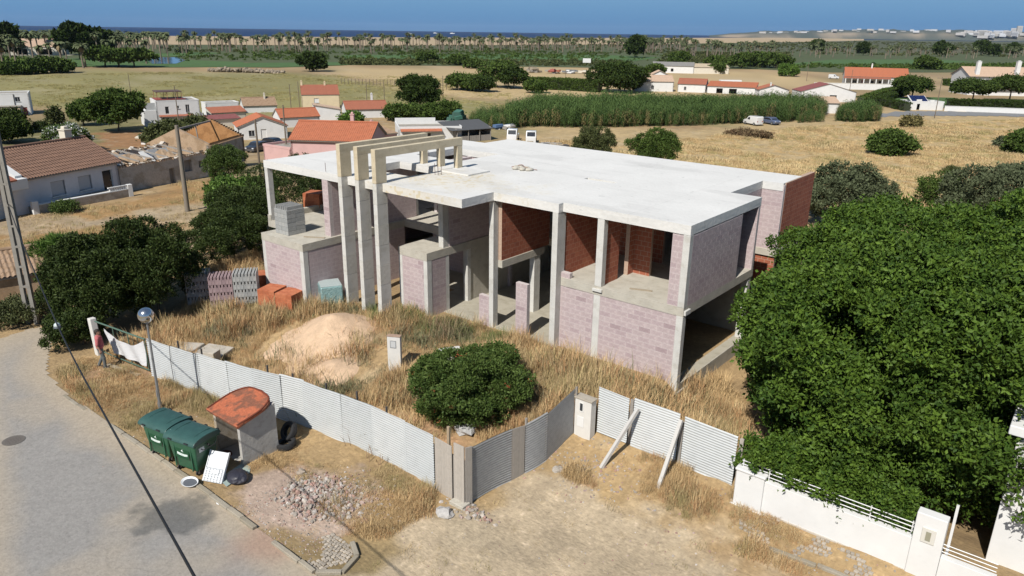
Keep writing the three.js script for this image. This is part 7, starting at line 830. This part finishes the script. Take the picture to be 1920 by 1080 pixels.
grass('meadow_grass', 'yellow green grass of the meadow behind the village', [[-181.95,-29.84],[-145.4,-53.3],[-134.76,-79.93],[-121.86,-100.57],[-111.19,-127.41],[-179.45,-211.46],[-249.33,-178.23],[-302.15,-132.69],[-320.9,-70.59]], 9000, [[.38, .33, .13], [.33, .30, .11], [.44, .37, .17]], { geos: [TUFTFAR], thresh: .42, sc: [.5, 1.1], ns: .11, seed: 7 });
grass('weeds', 'low green weeds at the foot of the block walls', [[-16.02,4.18],[-14.79,2.08],[-12.73,1.66],[-8.91,0.86],[-7.13,0.86],[-6.78,1.65],[-8.81,2.32],[-11.55,2.76],[-14.5,3.88]], 420, [[.16, .20, .06], [.22, .22, .08]], { thresh: .45, sc: [.6, 1.1], ns: 1.2, seed: 8, mask: bareMask });
grass('dry_grass', 'sparse dry grass of the cottage yard', Z_yard, 800, OLD, { geos: [TUFT[2]], thresh: .42, sc: [.6, 1.1], ns: .4, seed: 9 });

grass('low_scrub', 'grey green low scrub and dead weeds among the lot grass', Z_lot, 1500, [[.20, .20, .10], [.27, .22, .13], [.16, .17, .08], [.30, .20, .12]], { geos: [TUFT[2], TUFT[0]], mask: bareMask, thresh: .5, ns: .9, sc: [.8, 1.7], seed: 12 });
grass('dry_litter', 'short straw litter between the grass tufts of the lot', Z_lot, 9000, STRAW, { geos: [TUFT[2]], mask: bareMask, thresh: .18, sc: [.4, .9], seed: 13 });
grass('dry_litter', 'short straw stubble scattered over the verge', Z_verge, 4000, STRAW.concat(OLD), { geos: [TUFT[2]], thresh: .22, sc: [.3, .7], seed: 14, mask: (x, z) => sdPoly(x, z, Z_lane) < .15 || (x < -8.6 && x > -10.4 && z < 12.7 && z > 11.1) });
{ // stock fence across the meadow
  const P = [[-201.9,-145.78],[-191.09,-150.77],[-178.7,-153.96],[-156.04,-155.73]], t = thing('stock_fence', 'thin post and wire stock fence crossing the meadow', 'fence', P[0][0], H(...P[0]), P[0][1]); for (let i = 0; i < 28; i++) { const u = i / 27 * 3, k = Math.min(2, Math.floor(u)), f = u - k, x = mix(P[k][0], P[k + 1][0], f), z = mix(P[k][1], P[k + 1][1], f); local(t, part('post', bx(.12, 2, .12, x, H(x, z), z), M_poleW, t)); }
  for (const h of [.7, 1.3, 1.8]) for (let k = 0; k < 3; k++) local(t, part('wire', bar([P[k][0], H(...P[k]) + h, P[k][1]], [P[k + 1][0], H(...P[k + 1]) + h, P[k + 1][1]], .012, .012, 4), M_steel, t)); }

grass('forecourt_weeds', 'a few small weeds and dry wisps on the dirt forecourt', Z_drive, 150, OLD, { geos: [TUFT[2]], thresh: .42, sc: [.25, .7], ns: 1.1, seed: 15 });
grass('forecourt_weeds', 'dry weeds creeping between the setts by the white wall', [[4.62,5.16],[5.56,5.05],[7.69,5.13],[9,5.28],[7.99,6.07],[6.04,6.22],[5.04,6.11]], 700, STRAW.concat(OLD), { geos: [TUFT[2], TUFT[0]], thresh: .42, sc: [.25, .6], ns: 1.1, seed: 16 });
T('low brown pile of cut branches in the tan field', -43.43,-114.64, 1.3, 4.6, 420, { name: 'brush_pile', category: 'brush pile', ry: 1.8, base: 0, cols: [[.16, .10, .06], [.26, .20, .11]], seed: 301, s: 1.1, trunk: .05 });

// base colours above are written relative to fresh white paint at 1.06: bring all of them to their absolute values
{ const seen = new Set(); scene.traverse(o => { if (!o.isMesh) return; o.castShadow = o.receiveShadow = true; for (const m of Array.isArray(o.material) ? o.material : [o.material]) if (!seen.has(m)) { seen.add(m); m.color.multiplyScalar(.75); } }); }
scene.fog = new THREE.FogExp2(new THREE.Color().setRGB(.60, .74, .92), .00002);
renderer.render(scene, camera);
